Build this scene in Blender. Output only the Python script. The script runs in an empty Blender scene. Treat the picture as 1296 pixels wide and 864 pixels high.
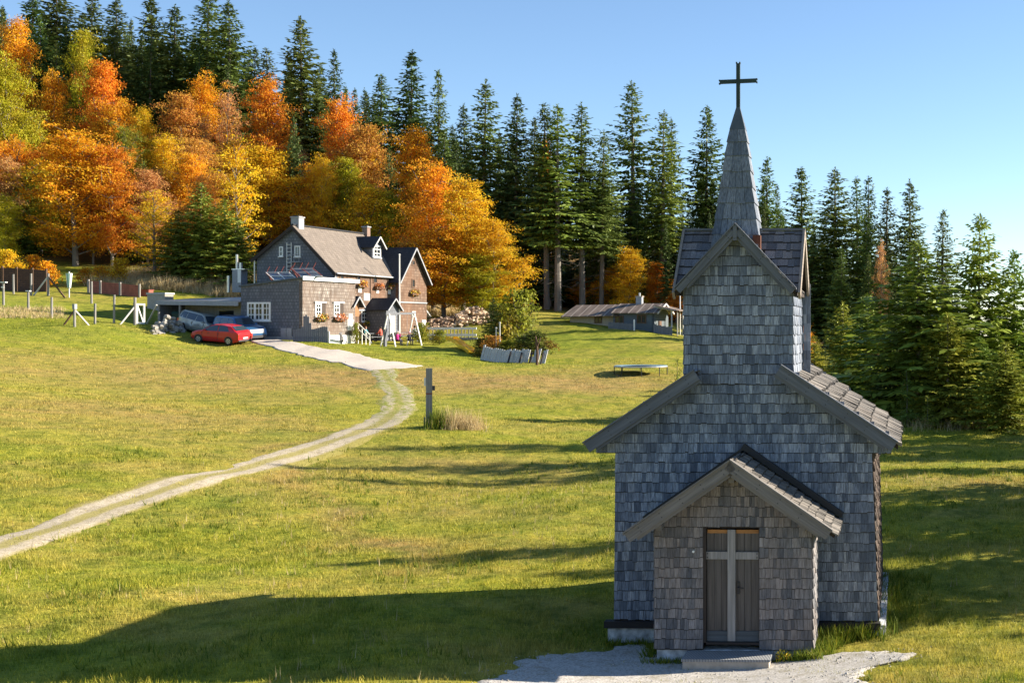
import bpy, bmesh, math, random
import numpy as np
from mathutils import Vector, Matrix

R = math.radians
sc = bpy.context.scene
COL = sc.collection

# ---------------------------------------------------------------- camera, sky, sun, exposure
F, U0, V0, PW, PH = 1600.0, 1100.0, 415.0, 1296.0, 864.0
cam_d = bpy.data.cameras.new('camera')
cam = bpy.data.objects.new('camera', cam_d)
COL.objects.link(cam)
cam.location = (0, 0, 0)
cam.rotation_euler = (R(90), 0, 0)
cam_d.sensor_width = 36.0
cam_d.lens = 36.0 * F / PW
cam_d.shift_x = (PW / 2 - U0) / PW          # the photograph is framed with a shifted lens: verticals stay upright
cam_d.shift_y = (V0 - PH / 2) / PW
cam_d.clip_start, cam_d.clip_end = 0.1, 3000
sc.camera = cam

SUN_AZ, SUN_EL = 21.5, 23.0                  # degrees: azimuth from +X (right) towards +Y (away), elevation
w = bpy.data.worlds.new('World')
sc.world = w
w.use_nodes = True
wn = w.node_tree.nodes
bg = wn['Background']
sky = wn.new('ShaderNodeTexSky')
sky.sky_type = 'NISHITA'
sky.sun_disc = False
sky.sun_elevation = R(SUN_EL)
sky.sun_rotation = R(90 - SUN_AZ)
sky.altitude = 1200
sky.air_density = 1.0
sky.dust_density = 0.08
sky.ozone_density = 3.0
w.node_tree.links.new(sky.outputs[0], bg.inputs[0])
bg.inputs[1].default_value = 0.076
sd = bpy.data.lights.new('sun', 'SUN')
sd.energy = 5.0
sd.angle = R(0.5)
sd.color = (1.0, 0.90, 0.74)
sun = bpy.data.objects.new('sun', sd)
COL.objects.link(sun)
sdir = Vector((math.cos(R(SUN_EL)) * math.cos(R(SUN_AZ)), math.cos(R(SUN_EL)) * math.sin(R(SUN_AZ)), math.sin(R(SUN_EL))))
sun.rotation_euler = sdir.to_track_quat('Z', 'Y').to_euler()
sun.location = sdir * 200
vs = sc.view_settings
vs.view_transform = 'Standard'
vs.look = 'None'
vs.gamma = 1.0
vs.exposure = 1.47
vs.use_curve_mapping = False
sc.cycles.max_bounces = 6
sc.cycles.transparent_max_bounces = 8
sc.cycles.use_denoising = True

# ---------------------------------------------------------------- helpers
rng = random.Random(7)
NR = np.random.RandomState(11)


def thing(name, label, cat, loc=(0, 0, 0), rz=0.0, group=None):
    o = bpy.data.objects.new(name, None)
    COL.objects.link(o)
    o.empty_display_size = 0.3
    o.location = loc
    o.rotation_euler = (0, 0, rz)
    tag(o, label, cat, group)
    return o


def tag(o, label=None, cat=None, group=None, kind=None):
    if label: o['label'] = label
    if cat: o['category'] = cat
    if group: o['group'] = group
    if kind: o['kind'] = kind
    return o


class MB:
    """collects shapes, then links them as one mesh object"""
    def __init__(s):
        s.v, s.f, s.m, s.mats = [], [], [], []

    def mi(s, m):
        if m not in s.mats: s.mats.append(m)
        return s.mats.index(m)

    def poly(s, pts, m=None):
        b = len(s.v)
        s.v += [tuple(p) for p in pts]
        s.f.append(tuple(range(b, b + len(pts))))
        s.m.append(m)

    def hexa(s, p, m=None):
        """8 points: bottom ring (4, counter-clockwise seen from above), top ring (4)"""
        b = len(s.v)
        s.v += [tuple(q) for q in p]
        for f in ((3, 2, 1, 0), (4, 5, 6, 7), (0, 1, 5, 4), (1, 2, 6, 5), (2, 3, 7, 6), (3, 0, 4, 7)):
            s.f.append(tuple(b + i for i in f)); s.m.append(m)
        return s

    def box(s, x0, x1, y0, y1, z0, z1, m=None):
        return s.hexa([(x0, y0, z0), (x1, y0, z0), (x1, y1, z0), (x0, y1, z0),
                       (x0, y0, z1), (x1, y0, z1), (x1, y1, z1), (x0, y1, z1)], m)

    def beam(s, a, b, w, h, m=None, up=(0, 0, 1)):
        a, b = Vector(a), Vector(b)
        d = (b - a).normalized()
        u = Vector(up)
        if abs(d.dot(u)) > .98: u = Vector((0, 1, 0))
        r = d.cross(u).normalized() * (w / 2)
        t = r.cross(d).normalized() * (h / 2)
        return s.hexa([a - r - t, b - r - t, b + r - t, a + r - t, a - r + t, b - r + t, b + r + t, a + r + t], m)

    def tube(s, pts, rad, n=8, m=None, cap=True):
        pts = [Vector(p) for p in pts]
        if not hasattr(rad, '__len__'): rad = [rad] * len(pts)
        b = len(s.v)
        prev = None
        for i, p in enumerate(pts):
            d = (pts[min(i + 1, len(pts) - 1)] - pts[max(i - 1, 0)]).normalized()
            ref = Vector((1, 0, 0)) if abs(d.z) > .8 else Vector((0, 0, 1))
            if prev is not None: ref = prev
            e1 = (ref - d * ref.dot(d)).normalized()
            prev = e1
            e2 = d.cross(e1)
            for k in range(n):
                a = 2 * math.pi * k / n
                s.v.append(tuple(p + (e1 * math.cos(a) + e2 * math.sin(a)) * rad[i]))
        for i in range(len(pts) - 1):
            for k in range(n):
                s.f.append((b + i * n + k, b + i * n + (k + 1) % n, b + (i + 1) * n + (k + 1) % n, b + (i + 1) * n + k)); s.m.append(m)
        if cap:
            s.f.append(tuple(b + k for k in reversed(range(n)))); s.m.append(m)
            s.f.append(tuple(b + (len(pts) - 1) * n + k for k in range(n))); s.m.append(m)
        return s

    def lathe(s, prof, n=16, c=(0, 0, 0), m=None, sx=1, sy=1):
        b = len(s.v)
        for r, z in prof:
            for k in range(n):
                a = 2 * math.pi * k / n
                s.v.append((c[0] + r * sx * math.cos(a), c[1] + r * sy * math.sin(a), c[2] + z))
        for i in range(len(prof) - 1):
            for k in range(n):
                s.f.append((b + i * n + k, b + i * n + (k + 1) % n, b + (i + 1) * n + (k + 1) % n, b + (i + 1) * n + k)); s.m.append(m)
        s.f.append(tuple(b + k for k in reversed(range(n)))); s.m.append(m)
        s.f.append(tuple(b + (len(prof) - 1) * n + k for k in range(n))); s.m.append(m)
        return s

    def prism(s, poly, axis, a0, a1, m=None):
        """polygon of 2-D points pushed along an axis: 'y' -> (x,z) points, 'x' -> (y,z), 'z' -> (x,y)"""
        def q(p, t):
            return {'y': (p[0], t, p[1]), 'x': (t, p[0], p[1]), 'z': (p[0], p[1], t)}[axis]
        n = len(poly)
        b = len(s.v)
        s.v += [q(p, a0) for p in poly] + [q(p, a1) for p in poly]
        s.f.append(tuple(b + i for i in range(n))); s.m.append(m)
        s.f.append(tuple(b + n + i for i in reversed(range(n)))); s.m.append(m)
        for i in range(n):
            j = (i + 1) % n
            s.f.append((b + j, b + i, b + n + i, b + n + j)); s.m.append(m)
        return s

    def blob(s, c, r, m=None, n=10, rings=7, jit=.0, seed=0):
        rr = random.Random(seed)
        if not hasattr(r, '__len__'): r = (r, r, r)
        b = len(s.v)
        for i in range(1, rings):
            t = math.pi * i / rings
            for k in range(n):
                a = 2 * math.pi * k / n
                q = 1 + rr.uniform(-jit, jit)
                s.v.append((c[0] + r[0] * q * math.sin(t) * math.cos(a), c[1] + r[1] * q * math.sin(t) * math.sin(a), c[2] + r[2] * q * math.cos(t)))
        top, bot = len(s.v), len(s.v) + 1
        s.v += [(c[0], c[1], c[2] + r[2]), (c[0], c[1], c[2] - r[2])]
        for i in range(rings - 2):
            for k in range(n):
                k2 = (k + 1) % n
                s.f.append((b + i * n + k, b + (i + 1) * n + k, b + (i + 1) * n + k2, b + i * n + k2)); s.m.append(m)
        for k in range(n):
            s.f.append((top, b + k, b + (k + 1) % n)); s.m.append(m)
            s.f.append((bot, b + (rings - 2) * n + (k + 1) % n, b + (rings - 2) * n + k)); s.m.append(m)
        return s

    def mesh(s, name, mat=None, smooth=False, uv=False):
        me = bpy.data.meshes.new(name)
        me.from_pydata(s.v, [], s.f)
        mats = []
        if mat: mats.append(mat)
        for m in s.m:
            if m is not None and m not in mats: mats.append(m)
        for m in mats: me.materials.append(m)
        if len(mats) > 1:
            me.polygons.foreach_set('material_index', [mats.index(m) if m is not None else 0 for m in s.m])
        bm = bmesh.new(); bm.from_mesh(me)
        bmesh.ops.recalc_face_normals(bm, faces=bm.faces)
        if uv:
            L = bm.loops.layers.uv.new('UVMap')
            for f in bm.faces:
                n = f.normal
                if abs(n.z) > .93:
                    e1, e2 = Vector((1, 0, 0)), Vector((0, 1, 0))
                else:
                    e1 = Vector((-n.y, n.x, 0)).normalized(); e2 = n.cross(e1)
                for l in f.loops:
                    l[L].uv = (l.vert.co.dot(e1), l.vert.co.dot(e2))
        bm.to_mesh(me); bm.free()
        if smooth: me.polygons.foreach_set('use_smooth', [True] * len(me.polygons))
        me.update()
        return me

    def build(s, name, mat=None, parent=None, smooth=False, uv=False, loc=None, rz=None):
        o = bpy.data.objects.new(name, s.mesh(name, mat, smooth, uv))
        COL.objects.link(o)
        if parent: o.parent = parent
        if loc is not None: o.location = loc
        if rz is not None: o.rotation_euler = (0, 0, rz)
        return o


def copy_tree(o, parent=None):
    c = o.copy(); COL.objects.link(c)
    if parent: c.parent = parent
    for ch in list(o.children): copy_tree(ch, c)
    return c


# ---------------------------------------------------------------- materials
class NT:
    def __init__(s, name):
        s.mat = bpy.data.materials.new(name)
        s.mat.use_nodes = True
        s.t = s.mat.node_tree
        s.p = s.t.nodes['Principled BSDF']
        s.p.inputs['Specular IOR Level'].default_value = 0.3

    def n(s, typ, **kw):
        nd = s.t.nodes.new(typ)
        for k, v in kw.items():
            if k in nd.inputs: nd.inputs[k].default_value = v
            else: setattr(nd, k, v)
        return nd

    def l(s, a, b): s.t.links.new(a, b)

    def ramp(s, src, stops, interp='LINEAR'):
        r = s.n('ShaderNodeValToRGB')
        r.color_ramp.interpolation = interp
        e = r.color_ramp.elements
        while len(e) < len(stops): e.new(0.5)
        for el, (p, c) in zip(e, stops):
            el.position = p; el.color = (*c, 1) if len(c) == 3 else c
        s.l(src, r.inputs[0])
        return r.outputs[0]

    def noise(s, vec, scale, detail=4, rough=.55, dist=0, out=0):
        n = s.n('ShaderNodeTexNoise')
        n.inputs['Scale'].default_value = scale
        n.inputs['Detail'].default_value = detail
        n.inputs['Roughness'].default_value = rough
        n.inputs['Distortion'].default_value = dist
        if vec is not None: s.l(vec, n.inputs['Vector'])
        return n.outputs[out]

    def mapping(s, vec, scale=(1, 1, 1), loc=(0, 0, 0), rot=(0, 0, 0)):
        m = s.n('ShaderNodeMapping')
        m.inputs['Scale'].default_value = scale
        m.inputs['Location'].default_value = loc
        m.inputs['Rotation'].default_value = rot
        s.l(vec, m.inputs['Vector'])
        return m.outputs[0]

    def mix(s, fac, a, b, mode='MIX'):
        m = s.n('ShaderNodeMix', data_type='RGBA', blend_type=mode)
        m.clamp_factor = True
        for sock, v in ((m.inputs[0], fac), (m.inputs[6], a), (m.inputs[7], b)):
            if isinstance(v, (int, float)): sock.default_value = v
            elif isinstance(v, tuple): sock.default_value = (*v, 1)
            else: s.l(v, sock)
        return m.outputs[2]

    def math(s, op, a, b=0.0, c=None, clamp=False):
        m = s.n('ShaderNodeMath', operation=op)
        m.use_clamp = clamp
        for sock, v in zip(m.inputs, (a, b, c)):
            if v is None: continue
            if isinstance(v, (int, float)): sock.default_value = v
            else: s.l(v, sock)
        return m.outputs[0]

    def bump(s, h, strength=.4, dist=.02):
        b = s.n('ShaderNodeBump')
        b.inputs['Strength'].default_value = strength
        b.inputs['Distance'].default_value = dist
        s.l(h, b.inputs['Height'])
        s.l(b.outputs[0], s.p.inputs['Normal'])

    def col(s, c):
        if isinstance(c, tuple): s.p.inputs['Base Color'].default_value = (*c, 1)
        else: s.l(c, s.p.inputs['Base Color'])

    def rough(s, r): s.p.inputs['Roughness'].default_value = r

    def pos(s): return s.n('ShaderNodeNewGeometry').outputs['Position']
    def rnd(s): return s.n('ShaderNodeNewGeometry').outputs['Random Per Island']
    def obj(s): return s.n('ShaderNodeTexCoord').outputs['Object']
    def uvc(s): return s.n('ShaderNodeTexCoord').outputs['UV']


def plain(name, c, rough=.6, var=.12, scale=6, metal=0.0, bump=0.0):
    t = NT(name)
    n = t.noise(t.obj(), scale, 5)
    d = tuple(x * (1 - var) for x in c); b = tuple(min(1, x * (1 + var)) for x in c)
    t.col(t.ramp(n, [(.3, d), (.7, b)]))
    t.rough(rough)
    t.p.inputs['Metallic'].default_value = metal
    if bump: t.bump(n, bump, .02)
    return t.mat


def shingle_mat(name, dark, mid, light, warm=(.17, .12, .085), warm_amt=.25, axis='z'):
    """weathered split shingles, one tone per shingle, streaked along the grain"""
    t = NT(name)
    r = t.rnd()
    tone = t.ramp(r, [(0, dark), (.22, tuple((a + b) / 2 for a, b in zip(dark, mid))), (.6, mid), (1, light)])
    sc_ = {'z': (52, 52, 2.6), 'x': (2.6, 52, 52)}[axis]
    g = t.noise(t.mapping(t.obj(), sc_), 1.0, 5, .7)
    c = t.mix(t.ramp(g, [(.3, (.95, .95, .95)), (.66, (.12, .12, .12))]), tone, tuple(x * .38 for x in dark))
    big = t.noise(t.obj(), .9, 4)
    wf = t.math('MULTIPLY', t.ramp(t.math('ADD', big, t.math('MULTIPLY', r, .35)), [(.5, (0, 0, 0)), (.85, (1, 1, 1))]), warm_amt)
    t.col(t.mix(wf, c, warm))
    t.rough(.85)
    t.p.inputs['Specular IOR Level'].default_value = .2
    t.bump(g, .35, .012)
    return t.mat


def wood_mat(name, c, axis='z', var=.45, rough=.8, tilt=0.0):
    """sawn wood with its grain along an axis; tilt turns the grain with a sloping board"""
    t = NT(name)
    sc_ = {'z': (26, 26, 1.2), 'x': (1.2, 26, 26), 'y': (26, 1.2, 26)}[axis]
    src = t.mapping(t.obj(), rot=(0, tilt, 0)) if tilt else t.obj()
    g = t.noise(t.mapping(src, sc_), 1.0, 6, .6)
    n2 = t.noise(t.obj(), 1.5, 3)
    a = t.ramp(g, [(.25, tuple(x * (1 - var) for x in c)), (.75, tuple(min(1, x * (1 + var * .6)) for x in c))])
    t.col(t.mix(t.math('MULTIPLY', n2, .35), a, tuple(x * .55 for x in c)))
    t.rough(rough)
    t.bump(g, .4, .01)
    return t.mat


def brick_shingles(name, c1, c2, mortar, bw=.22, rh=.2, warm=None):
    """far shingle cladding: rows of narrow shakes"""
    t = NT(name)
    b = t.n('ShaderNodeTexBrick')
    b.offset = .5
    b.inputs['Color1'].default_value = (*c1, 1)
    b.inputs['Color2'].default_value = (*c2, 1)
    b.inputs['Mortar'].default_value = (*mortar, 1)
    b.inputs['Scale'].default_value = 1
    b.inputs['Mortar Size'].default_value = .022
    b.inputs['Mortar Smooth'].default_value = .4
    b.inputs['Brick Width'].default_value = bw
    b.inputs['Row Height'].default_value = rh
    t.l(t.uvc(), b.inputs['Vector'])
    n = t.noise(t.mapping(t.uvc(), (2.5, .8, 1)), 1.4, 5, .6)
    c = t.mix(t.ramp(n, [(.35, (0, 0, 0)), (.7, (1, 1, 1))]), b.outputs[0], tuple(x * .5 for x in (warm or c1)))
    n3 = t.noise(t.uvc(), .35, 3)
    if warm: c = t.mix(t.math('MULTIPLY', t.ramp(n3, [(.4, (0, 0, 0)), (.65, (1, 1, 1))]), .6), c, warm)
    t.col(c)
    t.rough(.85)
    t.bump(b.outputs[1], -.6, .03)
    return t.mat


M = {}
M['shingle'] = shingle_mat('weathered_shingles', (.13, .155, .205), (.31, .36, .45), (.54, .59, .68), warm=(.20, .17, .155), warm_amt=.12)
M['butt'] = plain('shade_line_shingle_butts', (.03, .027, .026), .95)  # dark end grain, which also paints the shade line under each shingle row
M['porch_shingle'] = shingle_mat('porch_shingles', (.13, .132, .145), (.29, .288, .305), (.50, .49, .51), warm=(.23, .165, .12), warm_amt=.45)
M['roof_shingle'] = shingle_mat('roof_shakes', (.12, .11, .10), (.25, .235, .215), (.40, .375, .34), warm=(.24, .18, .135), warm_amt=.25, axis='x')
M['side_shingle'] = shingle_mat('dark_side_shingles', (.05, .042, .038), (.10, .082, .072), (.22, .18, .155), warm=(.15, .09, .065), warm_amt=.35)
M['spire_shingle'] = shingle_mat('spire_shingles', (.13, .155, .20), (.25, .285, .345), (.40, .44, .51), warm_amt=.12)
for k_, a_ in (('', 0), ('_l', 1), ('_r', -1)):
    M['verge' + k_] = wood_mat('verge_board_wood', (.14, .15, .175), 'x', tilt=a_ * R(33.4))
    M['tverge' + k_] = wood_mat('gable_board_wood', (.13, .14, .165), 'x', tilt=a_ * R(47.2))
    M['porch_verge' + k_] = wood_mat('porch_verge_wood', (.20, .185, .175), 'x', tilt=a_ * R(34.6))
M['core'] = plain('wall_boarding', (.045, .035, .03), .9)
M['sill'] = wood_mat('blackened_sill_beam', (.035, .03, .03), 'x')
M['door'] = wood_mat('door_planks', (.13, .115, .105), 'z', .5)
M['door_bottom'] = wood_mat('door_kickboard', (.10, .115, .13), 'x', .4)
M['door_cross'] = wood_mat('pale_cross_wood', (.31, .295, .285), 'z', .5)
M['lintel'] = wood_mat('orange_lintel_wood', (.42, .20, .07), 'x', .4)
M['patina'] = plain('dark_green_metal', (.018, .035, .03), .5, .3, 8)
M['flash'] = plain('lead_flashing', (.07, .085, .10), .5, .2, 3)
M['rust'] = plain('rusty_brown_metal', (.12, .045, .028), .8, .3, 12)
M['stone'] = plain('whitewashed_stone', (.46, .47, .48), .9, .5, 7, bump=.25)
M['concrete'] = plain('pale_concrete', (.42, .37, .31), .9, .15, 9, bump=.3)
t = NT('ribbed_grate')
wv = t.n('ShaderNodeTexWave'); wv.inputs['Scale'].default_value = 9; wv.wave_type = 'BANDS'; wv.bands_direction = 'X'
t.l(t.mapping(t.obj(), (1.4, .5, 1)), wv.inputs['Vector'])
t.col(t.ramp(wv.outputs[1], [(.3, (.10, .11, .12)), (.6, (.42, .42, .42))])); t.rough(.5); t.bump(wv.outputs[1], .6, .02)
M['grate'] = t.mat

M['lodge_front'] = brick_shingles('brown_lodge_shingles', (.27, .195, .145), (.12, .085, .065), (.04, .026, .02), .26, .25, (.19, .10, .06))
M['lodge_shaded'] = brick_shingles('shaded_lodge_shingles', (.20, .21, .24), (.145, .155, .18), (.055, .06, .07), .26, .26)  # same shingles, the bluish grey of their shaded side put into the colour
M['annex_front'] = brick_shingles('bleached_annex_shingles', (.35, .31, .275), (.19, .165, .15), (.06, .045, .04), .28, .27, (.18, .125, .095))
M['tile'] = brick_shingles('pinkish_grey_roof_tiles', (.25, .205, .17), (.20, .165, .14), (.11, .09, .075), .3, .26)
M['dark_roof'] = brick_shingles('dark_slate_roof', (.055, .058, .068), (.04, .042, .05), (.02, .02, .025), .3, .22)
M['white'] = plain('white_paint', (.78, .77, .74), .5, .06)
M['grey_paint'] = plain('grey_paint', (.30, .31, .33), .6, .12)
M['grey_board'] = wood_mat('grey_weathered_boards', (.20, .205, .225), 'z')
M['pale_board'] = wood_mat('pale_weathered_boards', (.56, .54, .50), 'z', .3)
M['brown_wood'] = wood_mat('brown_wood', (.14, .08, .05), 'z')
M['post_wood'] = wood_mat('silvered_post_wood', (.30, .28, .26), 'z')
M['pale_wood'] = wood_mat('pale_stripped_wood', (.62, .58, .52), 'z', .2)
M['brick'] = plain('chimney_brick', (.22, .15, .12), .9, .3, 9)
M['grey_render'] = plain('grey_render', (.30, .31, .33), .85, .15)
M['metal'] = plain('galvanised_metal', (.52, .53, .55), .35, .1, 4, .6)
M['steel'] = plain('bright_steel', (.6, .62, .65), .3, .1, 4, .8)
M['black_metal'] = plain('black_metal', (.03, .03, .033), .5)
M['red_metal'] = plain('red_painted_iron', (.24, .06, .045), .5)
t = NT('window_glass'); t.col((.025, .03, .035)); t.rough(.06); t.p.inputs['Specular IOR Level'].default_value = .7
M['glass'] = t.mat
t = NT('car_glass'); t.col((.03, .045, .06)); t.rough(.05); t.p.inputs['Specular IOR Level'].default_value = .8
M['car_glass'] = t.mat
t = NT('solar_glass'); t.col((.14, .17, .20)); t.rough(.25); t.p.inputs['Specular IOR Level'].default_value = .8
M['solar'] = t.mat


def paint(name, c, metal=0.0):
    t = NT(name)
    t.col(c); t.rough(.28)
    t.p.inputs['Metallic'].default_value = metal
    t.p.inputs['Coat Weight'].default_value = .6
    t.p.inputs['Coat Roughness'].default_value = .06
    return t.mat


M['red_car'] = paint('red_car_paint', (.50, .018, .025))
M['blue_car'] = paint('blue_car_paint', (.035, .12, .26), .2)
M['beige_car'] = paint('champagne_car_paint', (.36, .37, .33), .3)
M['tyre'] = plain('tyre_rubber', (.02, .02, .02), .9)
M['rim'] = plain('alloy_rim', (.5, .5, .52), .35, .1, 4, .5)
M['lamp_glass'] = paint('headlamp_glass', (.65, .68, .70))
M['tail_glass'] = paint('tail_lamp_glass', (.45, .03, .02))
M['bumper'] = plain('dark_bumper_plastic', (.05, .05, .055), .6)
M['plate'] = plain('white_plate', (.75, .75, .72), .5, .03)
# ---------------------------------------------------------------- terrain (thin-plate surface through surveyed points)
def ray(u, v, d): return ((u - U0) / F * d, d, -(v - V0) / F * d)


CP = [ray(*p) for p in [
    (0, 864, 18.6), (300, 864, 18.6), (600, 864, 18.8), (1000, 864, 19), (1296, 864, 18.6), (1296, 800, 21.8),
    (0, 690, 28.5), (0, 780, 22.5), (250, 610, 38.6), (250, 760, 24.3), (250, 690, 30.5), (470, 545, 55), (470, 690, 30.8), (470, 610, 41.5),
    (620, 800, 22.2), (640, 690, 31), (640, 600, 45), (700, 550, 56), (500, 480, 78), (543, 540, 55),
    (281, 437, 94), (330, 428, 99), (400, 432, 96), (460, 455, 88), (530, 463, 85), (410, 450, 90),
    (0, 600, 37.5), (0, 560, 43), (0, 500, 56), (0, 450, 74), (0, 415, 90), (0, 397, 96), (90, 412, 91), (200, 500, 64), (200, 450, 83), (200, 415, 96), (200, 560, 46), (350, 500, 66), (350, 460, 84),
    (0, 365, 110), (60, 368, 110), (130, 371, 111), (180, 374, 112), (240, 352, 124), (320, 356, 124), (60, 350, 122), (170, 350, 124),
    (240, 425, 97), (300, 429, 98.5), (262, 424, 100), (424, 432, 104), (450, 436, 101), (490, 430, 108), (540, 430, 112), (460, 440, 98), (560, 440, 100),
    (560, 400, 124), (600, 388, 135), (560, 388, 133), (640, 392, 136), (700, 395, 136), (700, 418, 115), (700, 450, 100), (620, 458, 94), (640, 500, 70), (640, 478, 82),
    (715, 406, 119), (780, 414, 118), (845, 424, 117), (810, 474, 85), (780, 442, 104), (730, 480, 82), (860, 470, 88), (860, 440, 104), (860, 510, 70), (760, 520, 66), (870, 425, 125),
    (1130, 600, 42), (1130, 690, 30.5), (1220, 640, 36.5), (1296, 545, 62), (1140, 545, 62), (1200, 530, 69), (1296, 690, 30), (1296, 600, 43.5), (1200, 505, 84), (1050, 500, 90), (1296, 505, 84), (1000, 480, 96),
    (200, 225, 182), (50, 200, 182), (380, 260, 172), (520, 320, 160), (130, 285, 150), (300, 300, 148), (0, 280, 150), (440, 335, 148),
    (700, 385, 150), (850, 405, 150), (1000, 440, 130), (1150, 470, 125), (1296, 470, 125), (600, 370, 165), (800, 400, 180), (1100, 440, 180), (1296, 440, 190),
]]
CP += [(-2.3, 20.3, -5.56), (-2.3, 19.4, -5.56), (-3.4, 20.4, -5.54), (-1.2, 20.4, -5.54), (-2.3, 21.5, -5.5), (-2.3, 24, -5.40), (-5.0, 22.6, -5.60), (-4.3, 21.9, -5.6), (.4, 22.6, -5.46), (-6, 26, -5.42), (1, 26, -5.40), (-2.6, 29, -5.3), (4, 24, -5.36), (-9, 24, -5.33), (-2.6, 17.5, -5.3)]
CP += [(0, 0, -1.7), (0, 6, -2.9), (0, 11, -4.15), (0, 15, -5.0), (-14, 0, -1.7), (-14, 6, -3.0), (-14, 11, -4.3), (-13, 15, -4.95), (10, 0, -1.8), (10, 8, -3.6), (10, 15, -5.0), (0, -30, 2), (-40, -30, 3), (40, -30, 1), (-45, 10, -1.5), (-50, 40, -1), (-75, 60, 1), (-95, 100, 7), (-130, 140, 18), (45, 15, -4.5), (45, 45, -4.6), (60, 90, -4.6), (70, 150, -6)]
CP += [(-120, 230, 30), (-60, 240, 18), (0, 240, 2), (70, 240, -10), (-250, 300, 30), (0, 330, -2), (250, 300, -20), (-300, 100, 30), (300, 60, -12), (-300, 700, 10), (0, 700, -25), (300, 700, -40), (-300, -60, 10), (300, -60, -6)]
CP = np.array(CP)


def _tps(r2): return np.where(r2 > 1e-9, r2 * np.log(np.maximum(r2, 1e-9)), 0.0)


def _fit(lam=25.0):
    xy = CP[:, :2] / 50
    n = len(xy)
    d2 = ((xy[:, None] - xy[None]) ** 2).sum(-1)
    K = _tps(d2) + np.eye(n) * lam * 1e-4
    Pm = np.c_[np.ones(n), xy]
    A = np.block([[K, Pm], [Pm.T, np.zeros((3, 3))]])
    return np.linalg.solve(A, np.r_[CP[:, 2], 0, 0, 0])


_W = _fit()
_wv = [(NR.uniform(0, 6.28), NR.uniform(0, 6.28), k, a) for k, a in ((.55, .035), (.9, .03), (1.5, .022), (2.3, .016), (3.3, .012), (.33, .05), (.21, .06))]


def zt(x, y):
    """ground height"""
    x = np.asarray(x, float); y = np.asarray(y, float)
    sh = np.broadcast(x, y).shape
    X = np.broadcast_to(x, sh).ravel(); Y = np.broadcast_to(y, sh).ravel()
    out = np.empty(len(X))
    xy = CP[:, :2] / 50
    for i in range(0, len(X), 20000):
        q = np.c_[X[i:i + 20000], Y[i:i + 20000]] / 50
        d2 = ((q[:, None] - xy[None]) ** 2).sum(-1)
        out[i:i + 20000] = _tps(d2) @ _W[:-3] + _W[-3] + q @ _W[-2:]
    mic = np.zeros(len(X))
    for th, ph, k, a in _wv: mic += a * np.sin(k * (X * math.cos(th) + Y * math.sin(th)) + ph + 1.3 * np.sin(.37 * k * Y + th))
    near = np.exp(-(((X + 2.3) / 4.5) ** 2 + ((Y - 23) / 5.5) ** 2) ** 2)
    out += mic * (1 - near)
    return out.reshape(sh) if sh else float(out[0])


def axis(spans):
    a = []
    for lo, hi, st in spans: a += list(np.arange(lo, hi, st))
    return np.array(a + [spans[-1][1]])


GX = axis([(-420, -120, 20), (-120, -76, 3), (-76, -40, .9), (-40, 8, .5), (8, 40, 1.2), (40, 100, 6), (100, 420, 20)])
GY = axis([(-60, 8, 4), (8, 60, .5), (60, 135, .8), (135, 230, 4), (230, 900, 30)])
GXX, GYY = np.meshgrid(GX, GY)
GZ = zt(GXX, GYY)


def zg(x, y):
    """height of the ground mesh itself (bilinear in its grid)"""
    x = np.asarray(x, float); y = np.asarray(y, float)
    i = np.clip(np.searchsorted(GX, x) - 1, 0, len(GX) - 2); j = np.clip(np.searchsorted(GY, y) - 1, 0, len(GY) - 2)
    fx = (x - GX[i]) / (GX[i + 1] - GX[i]); fy = (y - GY[j]) / (GY[j + 1] - GY[j])
    return GZ[j, i] * (1 - fx) * (1 - fy) + GZ[j, i + 1] * fx * (1 - fy) + GZ[j + 1, i] * (1 - fx) * fy + GZ[j + 1, i + 1] * fx * fy


def hit(u, v, d0=12.0, d1=260.0):
    """where the ground stands under a sight line: used to survey positions"""
    d = np.arange(d0, d1, .1)
    zz = -(v - V0) / F * d
    g = zg((u - U0) / F * d, d)
    k = np.argmax(zz < g) if (zz < g).any() else len(d) - 1
    return Vector(((u - U0) / F * d[k], d[k], g[k]))


def at(u, d):
    x = (u - U0) / F * d
    return Vector((x, d, float(zg(x, d))))


# ground material: mown alpine meadow, dry patches, forest litter under the trees
t = NT('meadow')
ps = t.pos()
n1 = t.noise(ps, .09, 4, .55, .5)
n2 = t.noise(t.mapping(ps, (.5, .9, .5)), .55, 5, .6, .3)
n3 = t.noise(ps, 5.5, 5, .7)
n4 = t.noise(ps, 26, 3, .6)
green = t.ramp(n3, [(.3, (.13, .158, .014)), (.55, (.265, .27, .025)), (.75, (.39, .36, .055))])
dry = t.ramp(n3, [(.3, (.23, .20, .035)), (.7, (.40, .33, .075))])
lush = t.ramp(n3, [(.3, (.11, .165, .014)), (.7, (.23, .275, .024))])
c = t.mix(t.ramp(t.math('ADD', t.math('MULTIPLY', n2, .55), t.math('MULTIPLY', n1, .5)), [(.46, (0, 0, 0)), (.62, (.95, .95, .95))]), green, dry)
c = t.mix(t.ramp(t.noise(ps, .16, 3, .5, .8), [(.52, (0, 0, 0)), (.74, (.8, .8, .8))]), c, lush)
at_ = t.n('ShaderNodeAttribute', attribute_name='tint')
sp = t.n('ShaderNodeSeparateColor'); t.l(at_.outputs['Color'], sp.inputs[0])
dry2 = t.ramp(n3, [(.3, (.26, .17, .06)), (.7, (.38, .27, .10))])
c = t.mix(t.math('MULTIPLY', sp.outputs[0], t.math('ADD', .35, n2)), c, dry2)
c = t.mix(t.math('MULTIPLY', sp.outputs[1], t.math('ADD', .3, n2)), c, lush)
litter = t.ramp(n3, [(.3, (.06, .04, .018)), (.7, (.16, .09, .03))])
c = t.mix(sp.outputs[2], c, litter)
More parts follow.
